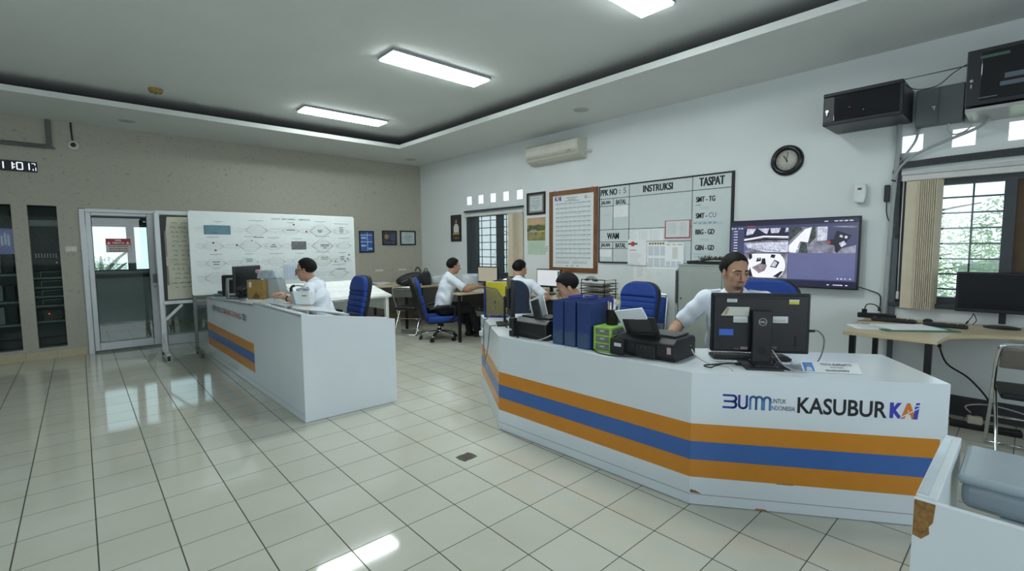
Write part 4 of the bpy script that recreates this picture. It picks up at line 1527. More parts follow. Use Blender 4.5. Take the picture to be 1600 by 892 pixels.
# trunking, conduits and loose cables between the cabinets, window and table
TR = mat('trunking_grey', (.36, .39, .40), rough=.5)
t = thing('cable_trunking', 'pale cable trunking above the right-hand window', 'trunking', (0, -7.98, 2.062), EAST)
mb = MB(); mb.box((.8, -.02, 0), (1.6, .035, .035), bev=.004); obj('trunk', mb, mat('trunking_white', (.55, .57, .57), rough=.5), t)
mb = MB()
for i in range(6):
    mb.tube([(-.055 + .006 * i, -.02, .0 - .05 * i), (-.045 + .008 * i, -.03, .04 + .006 * i), (.08, -.035, .05 + .009 * i), (.6, -.03, .06 + .010 * i), (1.6, -.03, .065 + .011 * i)], .006, n=6, sub=4)
obj('cables', mb, mat('cable_dark_grey', (.06, .065, .07), rough=.6), t)
t = thing('flexible_conduit', 'ribbed grey conduit running down the wall left of the right-hand window', 'conduit', (-.03, -7.915, .80), EAST)
mb = MB()
pts = [(.03, 0, 1.70), (.035, 0, 1.50), (.03, 0, 1.30), (.015, 0, .9), (.005, 0, .4), (0, 0, 0)]
mb.tube(pts, .017, n=10, sub=5)
P = spline([Vector(p) for p in pts], 22)
for p, q in zip(P[::1], P[1::1]):
    mb.tube([p + (q - p) * .2, p + (q - p) * .6], .0205, n=8, smooth=False)
obj('conduit', mb, TR, t)
t = thing('wall_trunking', 'dark grey upright trunking beside the ribbed conduit', 'trunking', (0, -7.965, .0), EAST)
mb = MB(); mb.box((0, -.015, .85), (.04, .03, 1.5), bev=.003); obj('trunk', mb, mat('trunking_dark', (.10, .115, .13), rough=.5), t)
mb = MB()
for i in range(4):
    mb.tube([(-.02 + .012 * i, -.035, 2.2), (-.03 + .012 * i, -.036, 1.9), (-.015 + .01 * i, -.036, 1.7), (.0 + .006 * i, -.036, 1.5)], .006, n=6, sub=3)
obj('cables', mb, mat('cable_dark_grey', (.06, .065, .07)), t)
for i, (lb, pts, m_, r_) in enumerate((
        ('thick grey cable sweeping from the fuse box down past the square vents', [(-.02, -8.08, 2.44), (-.02, -8.06, 2.33), (-.03, -8.0, 2.22), (-.03, -7.94, 2.1), (-.03, -7.925, 1.9)], TR, .010),
        ('long pale cable rising from the conduit to the large rack cabinet', [(-.05, -7.93, 2.0), (-.04, -7.97, 2.12), (-.04, -8.08, 2.22), (-.06, -8.28, 2.30), (-.10, -8.45, 2.36), (-.14, -8.52, 2.42)], TR, .012),
        ('thin dark wire drooping between the two rack cabinets', [(-.42, -8.01, 2.75), (-.3, -8.08, 2.70), (-.2, -8.2, 2.72), (-.2, -8.30, 2.80), (-.25, -8.40, 2.84)], BLACK, .0035),
        ('thin grey line stretched between the tops of the rack cabinets', [(-.40, -8.0, 2.77), (-.3, -8.2, 2.80), (-.2, -8.40, 2.83)], mat('line_grey', (.2, .21, .21)), .005),
        ('small white cable looping below the fuse box', [(-.05, -8.27, 2.44), (-.04, -8.27, 2.38), (-.04, -8.31, 2.34), (-.04, -8.38, 2.36), (-.05, -8.41, 2.40)], mat('cable_white', (.55, .55, .52)), .006))):
    t = thing('wall_cable', lb, 'cable', pts[0], 0)
    mb = MB(); o0 = Vector(pts[0])
    mb.tube([Vector(p) - o0 for p in pts], r_, n=8, sub=6)
    obj('cable', mb, m_, t)
    mb = MB(); mb.cyl((0, 0, 0), Vector(pts[1]) * .08 - o0 * .08, r_ * 1.5, n=8); obj('gland', mb, BLACK, t)

# ------------------------------------------------------------------ the two white counters
def panel_parts(parent, A, B, z0, z1a, z1b, th, stripes, name='front_panel', t_in=1, s0=0.0, s1=1.0):
    """upright panel between plan points A and B (outer face), stripes as raised bands; returns the part"""
    A, B = Vector((A[0], A[1], 0)), Vector((B[0], B[1], 0))
    d = (B - A).normalized()
    L = (B - A).length
    n = Vector((d.y, -d.x, 0)) * t_in            # outward
    a = math.atan2(d.y, d.x)
    M = Matrix(((d.x, -n.x, 0, A.x), (d.y, -n.y, 0, A.y), (0, 0, 1, 0), (0, 0, 0, 1)))
    mb = MB()
    mb.prism([(0, z0), (L, z0), (L, z1b), (0, z1a)], 0, th, 'XZ')
    if stripes:
        for k, (za, zb) in enumerate(((.366, .466), (.262, .366), (.162, .262))):
            mb.slot(1 if k != 1 else 2)
            mb.rect(L * s0, L * s1, za, zb, 0, .0015)
        mb.slot(0)
    # skirting line
    mb.slot(3)
    mb.rect(0, L, .060, .064, 0, .0008)
    mb.slot(0)
    mb.rotate(M)
    o = obj(name, mb, [LAMINATE, ORANGE, BLUE, mat('panel_groove', (.30, .34, .38), noise=0)], parent)
    return o, M, L


CHIP = mat('bare_chipboard', (.28, .15, .045), rough=.8, noise=.35, scale=60)
P0, P1, P2, P3, P3B, P0B = (-2.391, -5.0), (-3.022, -6.015), (-2.968, -7.58), (-2.255, -8.565), (-1.694, -8.19), (-1.90, -5.30)
INNER = [(-2.36, -7.27), (-2.44, -6.25)]
t = thing('reception_counter', 'white angled counter with orange and blue stripes lettered KASUBUR', 'counter', (-2.7, -7.0, 0))
off = Vector((2.7, 7.0, 0))


def lp(p):
    return (p[0] + off.x, p[1] + off.y)


mb = MB()
mb.prism([lp(p) for p in (P0, P1, P2, P3, P3B, INNER[0], INNER[1], P0B)], .722, .75, 'XY')
obj('worktop', mb, LAMINATE, t)
pA, MA, LA = panel_parts(t, lp(P0), lp(P1), 0.004, .722, .722, .02, True, s0=.03)
pB, MBx, LB = panel_parts(t, lp(P1), lp(P2), 0.004, .722, .722, .02, True)
pC, MC, LC = panel_parts(t, lp(P2), lp(P3), 0.004, .722, .722, .02, True, s1=.975)
pD, MD, LD = panel_parts(t, lp(P3), lp(P3B), 0.004, .722, .722, .02, False, name='end_panel')
pE, ME_, LE = panel_parts(t, lp(P0B), lp(P0), 0.004, .722, .722, .02, False, name='end_panel')


def letter(parent, M, name, m, draw):
    mb_ = MB()
    draw(mb_)
    mb_.rotate(M)
    return obj(name, mb_, m, parent)


NAVY = mat('logo_violet_blue', (.035, .045, .30), rough=.3, noise=0)
SKYB = mat('logo_sky_blue', (.09, .24, .47), rough=.3, noise=0)
KAIB = mat('logo_kai_blue', (.05, .06, .42), rough=.3, noise=0)
KAIO = mat('logo_kai_orange', (.65, .19, .03), rough=.3, noise=0)
DARKT = mat('small_letter_navy', (.06, .07, .15), rough=.4, noise=0)


def arc(cx, cz, r, a0, a1, n=10):
    return [(cx + r * math.cos(R(a0 + (a1 - a0) * i / n)), cz + r * math.sin(R(a0 + (a1 - a0) * i / n))) for i in range(n + 1)]


bx0, bz0, bh = LC * .137, .563, .078
S_ = .0115
def d_bu(mb_):
    w3 = .062
    mb_.ribbon([(bx0, bz0 + .072), (bx0 + w3 - .016, bz0 + .072)] + arc(bx0 + w3 - .016, bz0 + .056, .016, 90, -90)[1:] , S_, 0, .0012)
    mb_.ribbon([(bx0 + .006, bz0 + .039), (bx0 + w3 - .016, bz0 + .039)], S_, 0, .0012)
    mb_.ribbon([(bx0 + w3 - .016, bz0 + .039)] + arc(bx0 + w3 - .016, bz0 + .022, .0165, 90, -90) + [(bx0, bz0 + .0055)], S_, 0, .0012)
    ux = bx0 + .078
    mb_.ribbon([(ux, bz0 + .072), (ux, bz0 + .024)] + arc(ux + .019, bz0 + .024, .019, 180, 360) + [(ux + .038, bz0 + .072)], S_, 0, .0012)
def d_mn(mb_):
    mx = bx0 + .133
    for k in range(3):
        w_ = .030
        x = mx + k * w_ + (.008 if k == 2 else 0)
        mb_.ribbon([(x, bz0 + .005), (x, bz0 + .056)] + arc(x + w_ / 2, bz0 + .056, w_ / 2, 180, 0) + [(x + w_, bz0 + .005)], S_, 0, .0012)
letter(pC, MC, 'logo_dark_blue', NAVY, d_bu)
letter(pC, MC, 'logo_light_blue', SKYB, d_mn)
def d_ui(mb_):
    x = LC * .33
    mb_.text('UNTUK', x, bz0 + .042, 0, .024, wd=.075, bold=.01)
    mb_.text('INDONESIA', x, bz0 + .004, 0, .024, wd=.118, bold=.01)
letter(pC, MC, 'small_lettering', DARKT, d_ui)
letter(pC, MC, 'black_lettering', INK, lambda q: q.text('KASUBUR', LC * .436, .558, 0, .088, wd=LC * .342, bold=.022))
def d_kai_b(mb_):
    mb_.text('K', LC * .790, .561, 0, .082, wd=.052, bold=.07)
    x = LC * .790 + .108
    mb_.prism([(x - .006, .561), (x + .013, .561), (x + .019, .628), (x + .000, .628)], -.0012, 0, 'XZ')
    mb_.prism([(x + .003, .634), (x + .0195, .636), (x + .020, .647), (x + .004, .645)], -.0012, 0, 'XZ')
letter(pC, MC, 'logo_letters_blue', KAIB, d_kai_b)
letter(pC, MC, 'logo_letter_orange', KAIO, lambda q: q.text('A', LC * .790 + .05, .561, 0, .082, wd=.06, bold=.07))
letter(pC, MC, 'logo_swoosh', mat('logo_white', (.62, .68, .74), noise=0), lambda q: q.ribbon([(LC * .79 + .045, .566), (LC * .79 + .08, .59), (LC * .79 + .132, .625)], .005, -.0012))
letter(pC, MC, 'chipped_corner', CHIP, lambda q: q.prism([(.004, .070), (.065, .066), (.045, .076), (.03, .084), (.004, .088)], -.0008, .0, 'XZ'))
letter(pC, MC, 'edge_chips', CHIP, lambda q: (q.prism([(.34, .004), (.40, .004), (.395, .011), (.345, .012)], -.0008, 0, 'XZ'), q.prism([(.44, .159), (.53, .159), (.52, .165), (.46, .166)], -.0024, -.0014, 'XZ')))

# socket cluster on the far end panel of this counter
letter(pA, MA, 'wall_box', mat('socket_pale', (.5, .55, .6), rough=.2), lambda q: q.box((.22, -.008, .60), (.16, .016, .09), bev=.004))
letter(pA, MA, 'plug_block', mat('plug_white', (.72, .75, .78)), lambda q: q.box((.28, -.03, .61), (.05, .04, .05), bev=.01))

# left counter: long front, then the console with a slanted top
t = thing('control_desk', 'long white control desk with striped front and slanted console end', 'counter', (-3.8, -3.0, 0))
off = Vector((3.8, 3.0, 0))
A1, B1 = Vector((-4.108, -4.815)), Vector((-4.172, -1.27))
dv = (B1 - A1).normalized()
seam = A1 + dv * 1.36
fA, MF, LF = panel_parts(t, lp(B1), lp(seam), .004, .80, .885, .02, True, s0=.0, s1=.985)
fB, MFB, LFB = panel_parts(t, lp(seam), lp(A1), .004, .895, .905, .02, False)
nin = Vector((-dv.y * -1, dv.x * -1)) if False else Vector((dv.y, -dv.x))
C1_, D1_ = Vector((-3.275, -4.828)), seam + nin * .50
E1_ = B1 + nin * .52
# end panel with sloping top
Ld = (C1_ - A1).length
dd = (C1_ - A1).normalized()
MEnd = Matrix(((dd.x, -dd.y, 0, A1.x + off.x), (dd.y, dd.x, 0, A1.y + off.y), (0, 0, 1, 0), (0, 0, 0, 1)))
mb = MB()
mb.prism([(0, .004), (Ld, .004), (Ld, .79), (Ld - .075, .80), (Ld - .08, .81), (0, .905)], 0, .02, 'XZ')
mb.rotate(MEnd)
obj('end_panel', mb, LAMINATE, t)
# far worktop (slightly rising) and console deck
def slab(name, quad, th, m):
    mb_ = MB()
    top = [mb_.bm.verts.new(Vector(p)) for p in quad]
    bot = [mb_.bm.verts.new(Vector(p) - Vector((0, 0, th))) for p in quad]
    mb_.bm.faces.new(top)
    mb_.bm.faces.new(bot[::-1])
    for i in range(4):
        mb_.bm.faces.new((top[i], bot[i], bot[(i + 1) % 4], top[(i + 1) % 4]))
    return obj(name, mb_, m, t)
def q3(p, z):
    return (p.x + off.x, p.y + off.y, z)
slab('worktop', [q3(B1, .80), q3(seam, .885), q3(D1_, .87), q3(E1_, .79)], .025, LAMINATE)
sl = lambda u: .905 - u * .14
rim = .075
S1 = seam
def cp(u, v, dz=0.0):
    """console deck point: u across (front to back), v along (seam to near end)"""
    L2 = (A1 - seam).length
    p = seam + (A1 - seam).normalized() * v * L2 + nin * u
    return Vector((p.x + off.x, p.y + off.y, sl(u) + dz))
for nm, (u0, u1, v0, v1) in (('deck_front_rim', (0, .10, 0, 1)), ('deck_near_rim', (.10, .80, .945, 1)), ('deck_far_rim', (.10, .46, 0, .08)), ('deck_back_rim', (.42, .46, 0.08, .945))):
    slab(nm, [cp(u0, v0), cp(u0, v1), cp(u1, v1), cp(u1, v0)], .02, LAMINATE)
slab('console_well', [cp(.1, .08, -.10), cp(.1, .945, -.10), cp(.44, .945, -.10), cp(.44, .08, -.10)], .01, mat('console_black', (.006, .006, .007), rough=.6))
slab('console_lid', [cp(.14, .08, .012), cp(.14, .60, .012), cp(.45, .93, .018), cp(.45, .08, .018)], .012, LAMINATE)
mb = MB()
mb.box(tuple(cp(.135, .5, .012)), (.04, .03, .03), bev=.006)
obj('lid_catch', mb, mat('catch_grey', (.22, .22, .22)), t)
mb = MB()
mb.tube([cp(.015, .02, .004), cp(.015, .98, .004)], .006, n=6)
obj('front_edge_strip', mb, mat('edge_white', (.75, .77, .78), rough=.3), t)
letter(fA, MF, 'dark_lettering', mat('desk_letter_grey', (.10, .12, .16), noise=0), lambda q: (q.text('PK.PPKP UNTUK', .34, .655, 0, .070, wd=.50, bold=.03), q.text('CEPU', 1.75, .675, 0, .070, wd=.17, bold=.03)))
letter(fA, MF, 'red_lettering', mat('desk_letter_red', (.42, .14, .14), noise=0), lambda q: q.text('SEMARANG TAWANG-', .86, .665, 0, .070, wd=.86, bold=.03))

# near counter corner at the lower right
t = thing('service_counter', 'white counter corner at the lower right photo edge with chipped brown corner', 'counter', (-3.5, -8.9, 0))
off = Vector((3.5, 8.9, 0))
K0, K1 = (-3.747, -8.624), (-3.113, -8.604)
x0, x1, y0, y1 = -3.747 + 3.5, -3.113 + 3.5, -8.624 + 8.9, -10.4 + 8.9
mb = MB()
mb.box((x0 + .01, (y0 + y1) / 2, .372), (.02, y0 - y1, .742))
obj('front_panel', mb, LAMINATE, t)
mb = MB()
mb.box(((x0 + x1) / 2 + .01, y0 - .024, .376), (x1 - x0 - .02, .046, .748), bev=.003)
obj('end_panel', mb, mat('laminate_worn', (.68, .74, .76), rough=.3, noise=.05, scale=8), t)
mb = MB()
mb.rect(x0 + .03, x1 - .05, 0, .022, 0, .0006)
mb.rotate(Matrix.Translation((0, y0 - .004, .7512)) @ Matrix.Rotation(math.pi / 2, 4, 'X'))
obj('clear_tape', mb, mat('clear_tape', (.56, .63, .68), rough=.12), t)
mb = MB()
mb.box((x0 + .30, y1 / 2 + y0 / 2 - .07, .60), (.56, y0 - y1 - .18, .02))
obj('inner_shelf', mb, LAMINATE, t)
mb = MB()
mb.prism([(y0 - .001, .742), (y0 - .001, .64), (y0 - .02, .635), (y0 - .036, .655), (y0 - .034, .675), (y0 - .042, .69), (y0 - .045, .742)], x0 - .0015, x0, 'YZ')
obj('chipped_corner', mb, CHIP, t)
t = thing('storage_box', 'translucent plastic storage box on the white counter at the lower right', 'storage box', (-3.245, -9.055, .611))
mb = MB()
BX = mat('frosted_plastic', (.34, .40, .44), rough=.25, alpha=.85, noise=.03)
mb.box((0, 0, .045), (.315, .72, .09), bev=.03, seg=4)
obj('tub', mb, BX, t)
mb = MB()
mb.box((0, 0, .098), (.335, .74, .032), bev=.0155, seg=4)
obj('lid', mb, mat('frosted_lid', (.37, .43, .46), rough=.22, alpha=.92, noise=.05, scale=6), t)

# ------------------------------------------------------------------ tables with black tube legs
TUBE = mat('black_tube', (.012, .012, .013), rough=.4)


def office_table(label, poly, z, legs, loc, panels=(), top=WOOD, leg=.02, group='beige tables along the walls'):
    t = thing('office_table', label, 'table', (loc[0], loc[1], 0), 0, group)
    mb = MB()
    mb.prism([(x - loc[0], y - loc[1]) for x, y in poly], z - .025, z, 'XY', bev=.003)
    obj('tabletop', mb, top, t)
    n = len(legs)
    for (x, y) in legs:
        mb = MB()
        mb.box((x - loc[0], y - loc[1], (z - .025) / 2), (leg * 2, leg * 2, z - .027), bev=.004)
        obj('leg', mb, TUBE, t)
    for (a, b, za, zb) in panels:
        mb = MB()
        mb.seg((a[0] - loc[0], a[1] - loc[1], (za + zb) / 2), (b[0] - loc[0], b[1] - loc[1], (za + zb) / 2), .02, zb - za)
        obj('apron', mb, mat('dark_apron', (.10, .095, .085), rough=.6), t)
    return t


def arcp(c, r, a0, a1, n=6):
    return [(c[0] + r * math.cos(R(a0 + (a1 - a0) * i / n)), c[1] + r * math.sin(R(a0 + (a1 - a0) * i / n))) for i in range(n + 1)]


office_table('beige table in the far corner under the framed pictures', [(-.02, -.03), (-2.2, -.03), (-2.2, -.80), (-1.5, -.84), (-1.24, -.98), (-1.2, -1.42), (-.02, -1.42)], .755, [(-2.12, -.74), (-1.5, -.80), (-1.148, -1.31), (-.1, -.12), (-2.12, -.12)], (-1, -.7), panels=[((-2.1, -.72), (-1.52, -.78), .25, .70), ((-1.15, -1.0), (-1.15, -1.3), .3, .70)])
office_table('beige wing table below the far barred window, where a man writes', [(-.02, -1.47), (-.62, -1.47), (-.62, -2.40)] + arcp((-1.02, -2.40), .4, 0, -80) + [(-1.25, -2.83), (-1.25, -3.05), (-.02, -3.05)], .755, [(-1.19, -2.97), (-.1, -1.6), (-.1, -2.95), (-.56, -1.55)], (-.6, -2.4), panels=[((-.12, -1.6), (-.12, -2.95), .3, .70)])
office_table('long beige table under the framed timetable and operations board', [(-.02, -3.10), (-.72, -3.10), (-.72, -5.58), (-.02, -5.58)], .755, [(-.66, -3.18), (-.66, -5.5), (-.1, -3.18), (-.1, -5.5)], (-.4, -4.3), panels=[((-.15, -3.2), (-.15, -5.4), .3, .7)])
RZ = .79
office_table('beige wavy edged table along the wall under the right-hand window', [(-.03, -7.80), (-1.15, -7.855), (-1.17, -8.40), (-.98, -8.415)] + [(-.86, -8.43), (-.76, -8.50), (-.66, -8.60), (-.58, -8.72), (-.53, -8.85)] + [(-.50, -9.75), (-.03, -9.75)], RZ, [(-1.10, -7.91), (-1.11, -8.35), (-.14, -7.88), (-.12, -9.68), (-.45, -9.68)], (-.6, -8.5))

# white table by the map board
t = thing('white_table', 'sloped white drawing table behind the blue chair by the map board', 'table', (-2.74, -2.17, 0), R(4))
mb = MB(); mb.box((0, 0, .845), (1.26, .86, .03), rot=Matrix.Rotation(math.atan2(.19, .84), 4, 'X'), bev=.004); obj('tabletop', mb, mat('table_white', (.78, .80, .79), rough=.35), t)
for x in (-.57, .57):
    for y in (-.36, .36):
        zl = .815 + y * .226
        mb = MB(); mb.box((x, y, zl / 2), (.05, .05, zl), bev=.004); obj('leg', mb, mat('table_white', (.78, .80, .79)), t)
mb = MB(); mb.box((0, .34, .60), (1.09, .02, .40)); mb.box((.55, 0, .64), (.02, .68, .16)); obj('apron', mb, mat('table_white', (.78, .80, .79)), t)
t = thing('paper_sheet', 'broad white sheet spread on the sloped white table', 'paper', (-2.74, -2.17, .862), R(4))
mb = MB(); mb.box((0, 0, .003), (1.16, .76, .004)); mb.rotate(Matrix.Rotation(math.atan2(.19, .84), 4, 'X')); sh = obj('sheet', mb, mat('bright_paper', (.85, .87, .87), rough=.6), t)
mb = MB(); mb.box((0, -.1, .0057), (1.1, .005, .001)); mb.box((.1, .1, .0057), (.8, .003, .001)); mb.rotate(Matrix.Rotation(math.atan2(.19, .84), 4, 'X')); obj('faint_lines', mb, mat('faint_pink', (.6, .5, .5)), sh)

# ------------------------------------------------------------------ chairs
SHELL = mat('chair_shell_black', (.012, .012, .013), rough=.45)


def executive_chair(label, loc, rz, fab=BLUEFAB, back_h=.68, bw=.46, recline=12, drop=0.0, group='high backed office chairs'):
    t = thing('office_chair', label, 'office chair', loc, rz, group)
    mb = MB()
    mb.box((.02, 0, .45), (.48, .48, .09), bev=.04, seg=4)
    st = obj('seat', mb, fab, t)
    mb = MB(); mb.box((.0, 0, .40), (.40, .40, .03), bev=.01); obj('seat_pan', mb, SHELL, t)
    M = Matrix.Translation((-.235, 0, .44)) @ Matrix.Rotation(R(-recline), 4, 'Y')
    def outline(w, h, inset=0.0):
        pts = []
        w2, r = w / 2 - inset, .15
        pts += [(-w2 * .86, .02 + inset), (w2 * .86, .02 + inset), (w2, h * .35)]
        pts += [(w2 - r + r * math.cos(R(a)), h - inset - r + r * math.sin(R(a))) for a in range(0, 91, 15)]
        pts += [(-w2 + r + r * math.cos(R(a)), h - inset - r + r * math.sin(R(a))) for a in range(90, 181, 15)]
        pts += [(-w2, h * .35)]
        return pts
    mb = MB()
    mb.prism(outline(bw + .01, back_h - .005), -.055, -.005, 'YZ', bev=.012)
    mb.rotate(M)
    sh = obj('back_shell', mb, SHELL if fab is not NAVYFAB else NAVYFAB, t)
    # padded front: horizontal rolls
    mb = MB()
    zs_ = [z for z in (.04, .12, .19, .26, .33, .40, .46) if z < back_h - .14] + [back_h - .02]
    for i, (za, zb) in enumerate(zip(zs_, zs_[1:])):
        w_ = bw * (.90 + .10 * min(1, za / .3))
        top = i == len(zs_) - 2
        if not top:
            mb.box((.012, 0, (za + zb) / 2), (.07, w_, zb - za + .016), bev=.028, seg=4)
        else:
            mb.prism([((bw - .0) / 2, za - .006)] + [p for p in outline(bw + .0, zb) if p[1] > za] + [(-(bw - .0) / 2, za - .006)], -.018, .055, 'YZ', bev=.025)
    mb.rotate(M)
    obj('back_padding', mb, fab, t)
    for s in (-1, 1):
        mb = MB()
        y = s * .27
        mb.tube([(-.20, y, .62), (-.02, y, .655), (.14, y, .65), (.20, y, .60), (.17, y, .48), (.10, y * .88, .42)], [.016, .022, .022, .018, .016, .016], n=8, sub=4)
        obj('armrest', mb, SHELL, t)
    mb = MB()
    mb.cyl((0, 0, .12), (0, 0, .40), .028, n=14); mb.cyl((0, 0, .10), (0, 0, .25), .038, n=14)
    obj('gas_column', mb, CHROME, t)
    mb = MB()
    for k in range(5):
        a = R(72 * k + 20)
        mb.tube([(0, 0, .125), (.15 * math.cos(a), .15 * math.sin(a), .115), (.29 * math.cos(a), .29 * math.sin(a), .075)], [.028, .022, .014], n=8, sub=3)
    obj('star_base', mb, CHROME, t)
    for k in range(5):
        a = R(72 * k + 20)
        mb = MB()
        c = Vector((.29 * math.cos(a), .29 * math.sin(a), .03))
        d = Vector((-math.sin(a), math.cos(a), 0))
        for s in (-1, 1):
            mb.cyl(c + d * .008 * s, c + d * .026 * s, .029, n=14)
        mb.cyl(c, c + Vector((0, 0, .05)), .010, n=8)
        obj('caster', mb, BLACK, t)
    for o in t.children:
        if o.name.split('.')[0] in ('seat', 'seat_pan', 'back_shell', 'back_padding', 'armrest'):
            o.location.z = -drop
        elif o.name.split('.')[0] == 'gas_column':
            o.scale.z = (.40 - drop) / .40
    return t


executive_chair('blue padded office chair behind the control desk, beside the white table', (-3.09, -2.95, 0), hd(-.99, .02))
executive_chair('blue and black office chair of the man writing by the far window', (-1.27, -2.53, 0), hd(.93, -.37), recline=14, drop=.105)
executive_chair('dark navy office chair seen from behind, under the timetable wall', (-1.10, -4.10, 0), hd(.85, .52), fab=NAVYFAB, back_h=.72, bw=.56, recline=6, drop=.125)
executive_chair('blue padded office chair standing empty in front of the white cupboard', (-1.22, -5.90, 0), hd(-.99, .03), back_h=.64)
executive_chair('blue office chair of the man at the large monitor', (-1.86, -7.44, 0), hd(-.97, -.10), bw=.52, back_h=.77, recline=8)
executive_chair('blue office chair of the man reading behind the blue binders', (-1.93, -6.20, 0), hd(-.8, .6), back_h=.40, bw=.42, drop=.145)
executive_chair('office chair of the man with glasses, hidden by the control desk', (-3.24, -3.63, 0), hd(-.8, .6), back_h=.30, bw=.42, drop=.05)


def folding_chair(label, loc, rz, seatm, backm, group='chrome folding chairs'):
    t = thing('folding_chair', label, 'folding chair', loc, rz, group)
    w_ = .21
    mb = MB()
    mb.tube([(.20, -w_, .012), (.19, -w_, .06), (-.02, -w_, .46), (-.19, -w_, .74), (-.20, -w_ + .04, .79), (-.20, 0, .80), (-.20, w_ - .04, .79), (-.19, w_, .74), (-.02, w_, .46), (.19, w_, .06), (.20, w_, .012)], .0115, n=10, sub=5)
    obj('back_frame', mb, CHROME, t)
    mb = MB()
    mb.tube([(.14, -w_ + .025, .43), (-.05, -w_ + .025, .22), (-.21, -w_ + .025, .02), (-.23, -w_ + .06, .012), (-.23, w_ - .06, .012), (-.21, w_ - .025, .02), (-.05, w_ - .025, .22), (.14, w_ - .025, .43)], .0105, n=10, sub=5)
    obj('rear_legs', mb, CHROME, t)
    mb = MB()
    mb.cyl((.20, -w_, .013), (.20, w_, .013), .011, n=10)
    obj('floor_bar', mb, CHROME, t)
    mb = MB()
    mb.cyl((.10, -w_, .235), (.10, w_, .235), .008, n=8)
    obj('stretcher', mb, CHROME, t)
    mb = MB(); mb.box((.02, 0, .445), (.38, .37, .045), bev=.018, seg=3); obj('seat', mb, seatm, t)
    mb = MB()
    bm_ = Matrix.Translation((-.172, 0, .70)) @ Matrix.Rotation(R(-24), 4, 'Y')
    mb.box((0, 0, 0), (.026, .40, .155), rot=None, bev=.012, seg=3)
    mb.rotate(bm_)
    obj('backrest', mb, backm, t)
    return t


folding_chair('chrome folding chair pushed to the far corner table', (-1.35, -1.74, 0), hd(.75, .66), BLACK, mat('steel_grey_back', (.30, .30, .29), rough=.25, metal=.8))
def folded_chair(label, loc, rz, m, group='chrome folding chairs'):
    t = thing('folding_chair', label, 'folding chair', loc, rz, group)
    tilt = Matrix.Rotation(R(-9), 4, 'Y')
    w_ = .21
    mb = MB(); mb.tube([(0, -w_, .013), (0, -w_, .80), (0, -w_ + .05, .90), (0, w_ - .05, .90), (0, w_, .80), (0, w_, .013)], .0115, n=10, sub=5); mb.rotate(tilt); obj('back_frame', mb, CHROME, t)
    mb = MB(); mb.tube([(.03, -w_ + .03, .45), (.03, -w_ + .03, .05), (.03, -w_ + .06, .02), (.03, w_ - .06, .02), (.03, w_ - .03, .05), (.03, w_ - .03, .45)], .0105, n=10, sub=4); mb.rotate(tilt); obj('rear_legs', mb, CHROME, t)
    mb = MB(); mb.box((.03, 0, .33), (.035, .37, .38), bev=.015, seg=3); mb.rotate(tilt); obj('seat', mb, m, t)
    mb = MB(); mb.box((.008, 0, .72), (.03, .40, .30), bev=.014, seg=3); mb.rotate(tilt); obj('backrest', mb, m, t)
    return t


folded_chair('folded chrome chair with blue pads leaning beside the white cupboard', (-.62, -5.80, 0), hd(-1, 0), BLUEFAB)
folding_chair('chrome folding chair with black seat at the table under the right-hand window', (-.79, -8.87, 0), hd(1, .12), BLACK, mat('taupe_back', (.16, .14, .12), rough=.5))

# ------------------------------------------------------------------ cupboards by the operations board
t = thing('white_cupboard', 'low white cupboard with a lock below the pinned papers', 'cupboard', (-.40, -5.68, 0), EAST)
mb = MB(); mb.box((.205, .19, .60), (.41, .38, 1.19), bev=.004); obj('body', mb, mat('cupboard_white', (.70, .74, .74), rough=.4), t)
mb = MB(); mb.box((.20, -.006, .61), (.385, .012, 1.15), bev=.003); d1 = obj('door', mb, mat('cupboard_white', (.70, .74, .74)), t)
mb = MB(); mb.cyl((.115, -.012, 1.0), (.115, -.022, 1.0), .012, n=12); obj('lock', mb, SCREW, d1)
mb = MB(); mb.box((.405, -.016, .98), (.022, .02, .37), bev=.004); obj('grip_strip', mb, mat('grip_dark', (.10, .10, .10)), t)
t = thing('filing_cabinet', 'grey green steel cabinet behind the man at the large monitor', 'cabinet', (-.43, -6.115, 0), EAST)
CAB = mat('cabinet_grey_green', (.36, .40, .37), rough=.45, noise=.03)
mb = MB(); mb.box((.255, .20, .615), (.51, .40, 1.23), bev=.006); obj('body', mb, CAB, t)
mb = MB(); mb.box((.255, -.008, .60), (.475, .016, 1.15), bev=.004); d1 = obj('door', mb, CAB, t)
mb = MB(); mb.cyl((.04, -.016, .86), (.04, -.026, .86), .010, n=10); obj('lock', mb, SCREW, d1)
mb = MB(); mb.box((.255, .195, 1.234), (.515, .41, .012), bev=.004); obj('top_edge', mb, mat('cabinet_top', (.44, .47, .43), rough=.4), t)
t = thing('tray', 'flat black tray on top of the grey cabinet', 'tray', (-.25, -6.30, 1.241), EAST)
mb = MB(); mb.box((.14, 0, .012), (.50, .28, .02), bev=.006); obj('base', mb, BLACKM, t)
mb = MB(); mb.box((.14, -.135, .026), (.50, .012, .02)); mb.box((-.105, 0, .026), (.012, .28, .02)); obj('rim', mb, BLACKM, t)
t = thing('dried_plant', 'dusty brown dried branch lying on the grey cabinet', 'dried plant', (-.25, -6.36, 1.275), EAST)
mb = MB()
rn = random.Random(2)
mb.tube([(-.08, 0, .0), (.08, .01, .02), (.28, 0, .015)], .010, n=6, sub=4)
obj('stem', mb, mat('dry_brown', (.06, .04, .022), rough=.9, noise=.3, scale=50), t)
mb = MB()
for i in range(120):
    x = rn.uniform(-.07, .33)
    h = .055 if x < .05 else .045
    a = Vector((x, rn.uniform(-.04, .04), .01))
    mb.seg(a, a + Vector((rn.uniform(-.04, .04), rn.uniform(-.03, .03), rn.uniform(.01, h))), .006, .003)
obj('dry_leaves', mb, mat('dry_brown', (.06, .04, .022)), t)

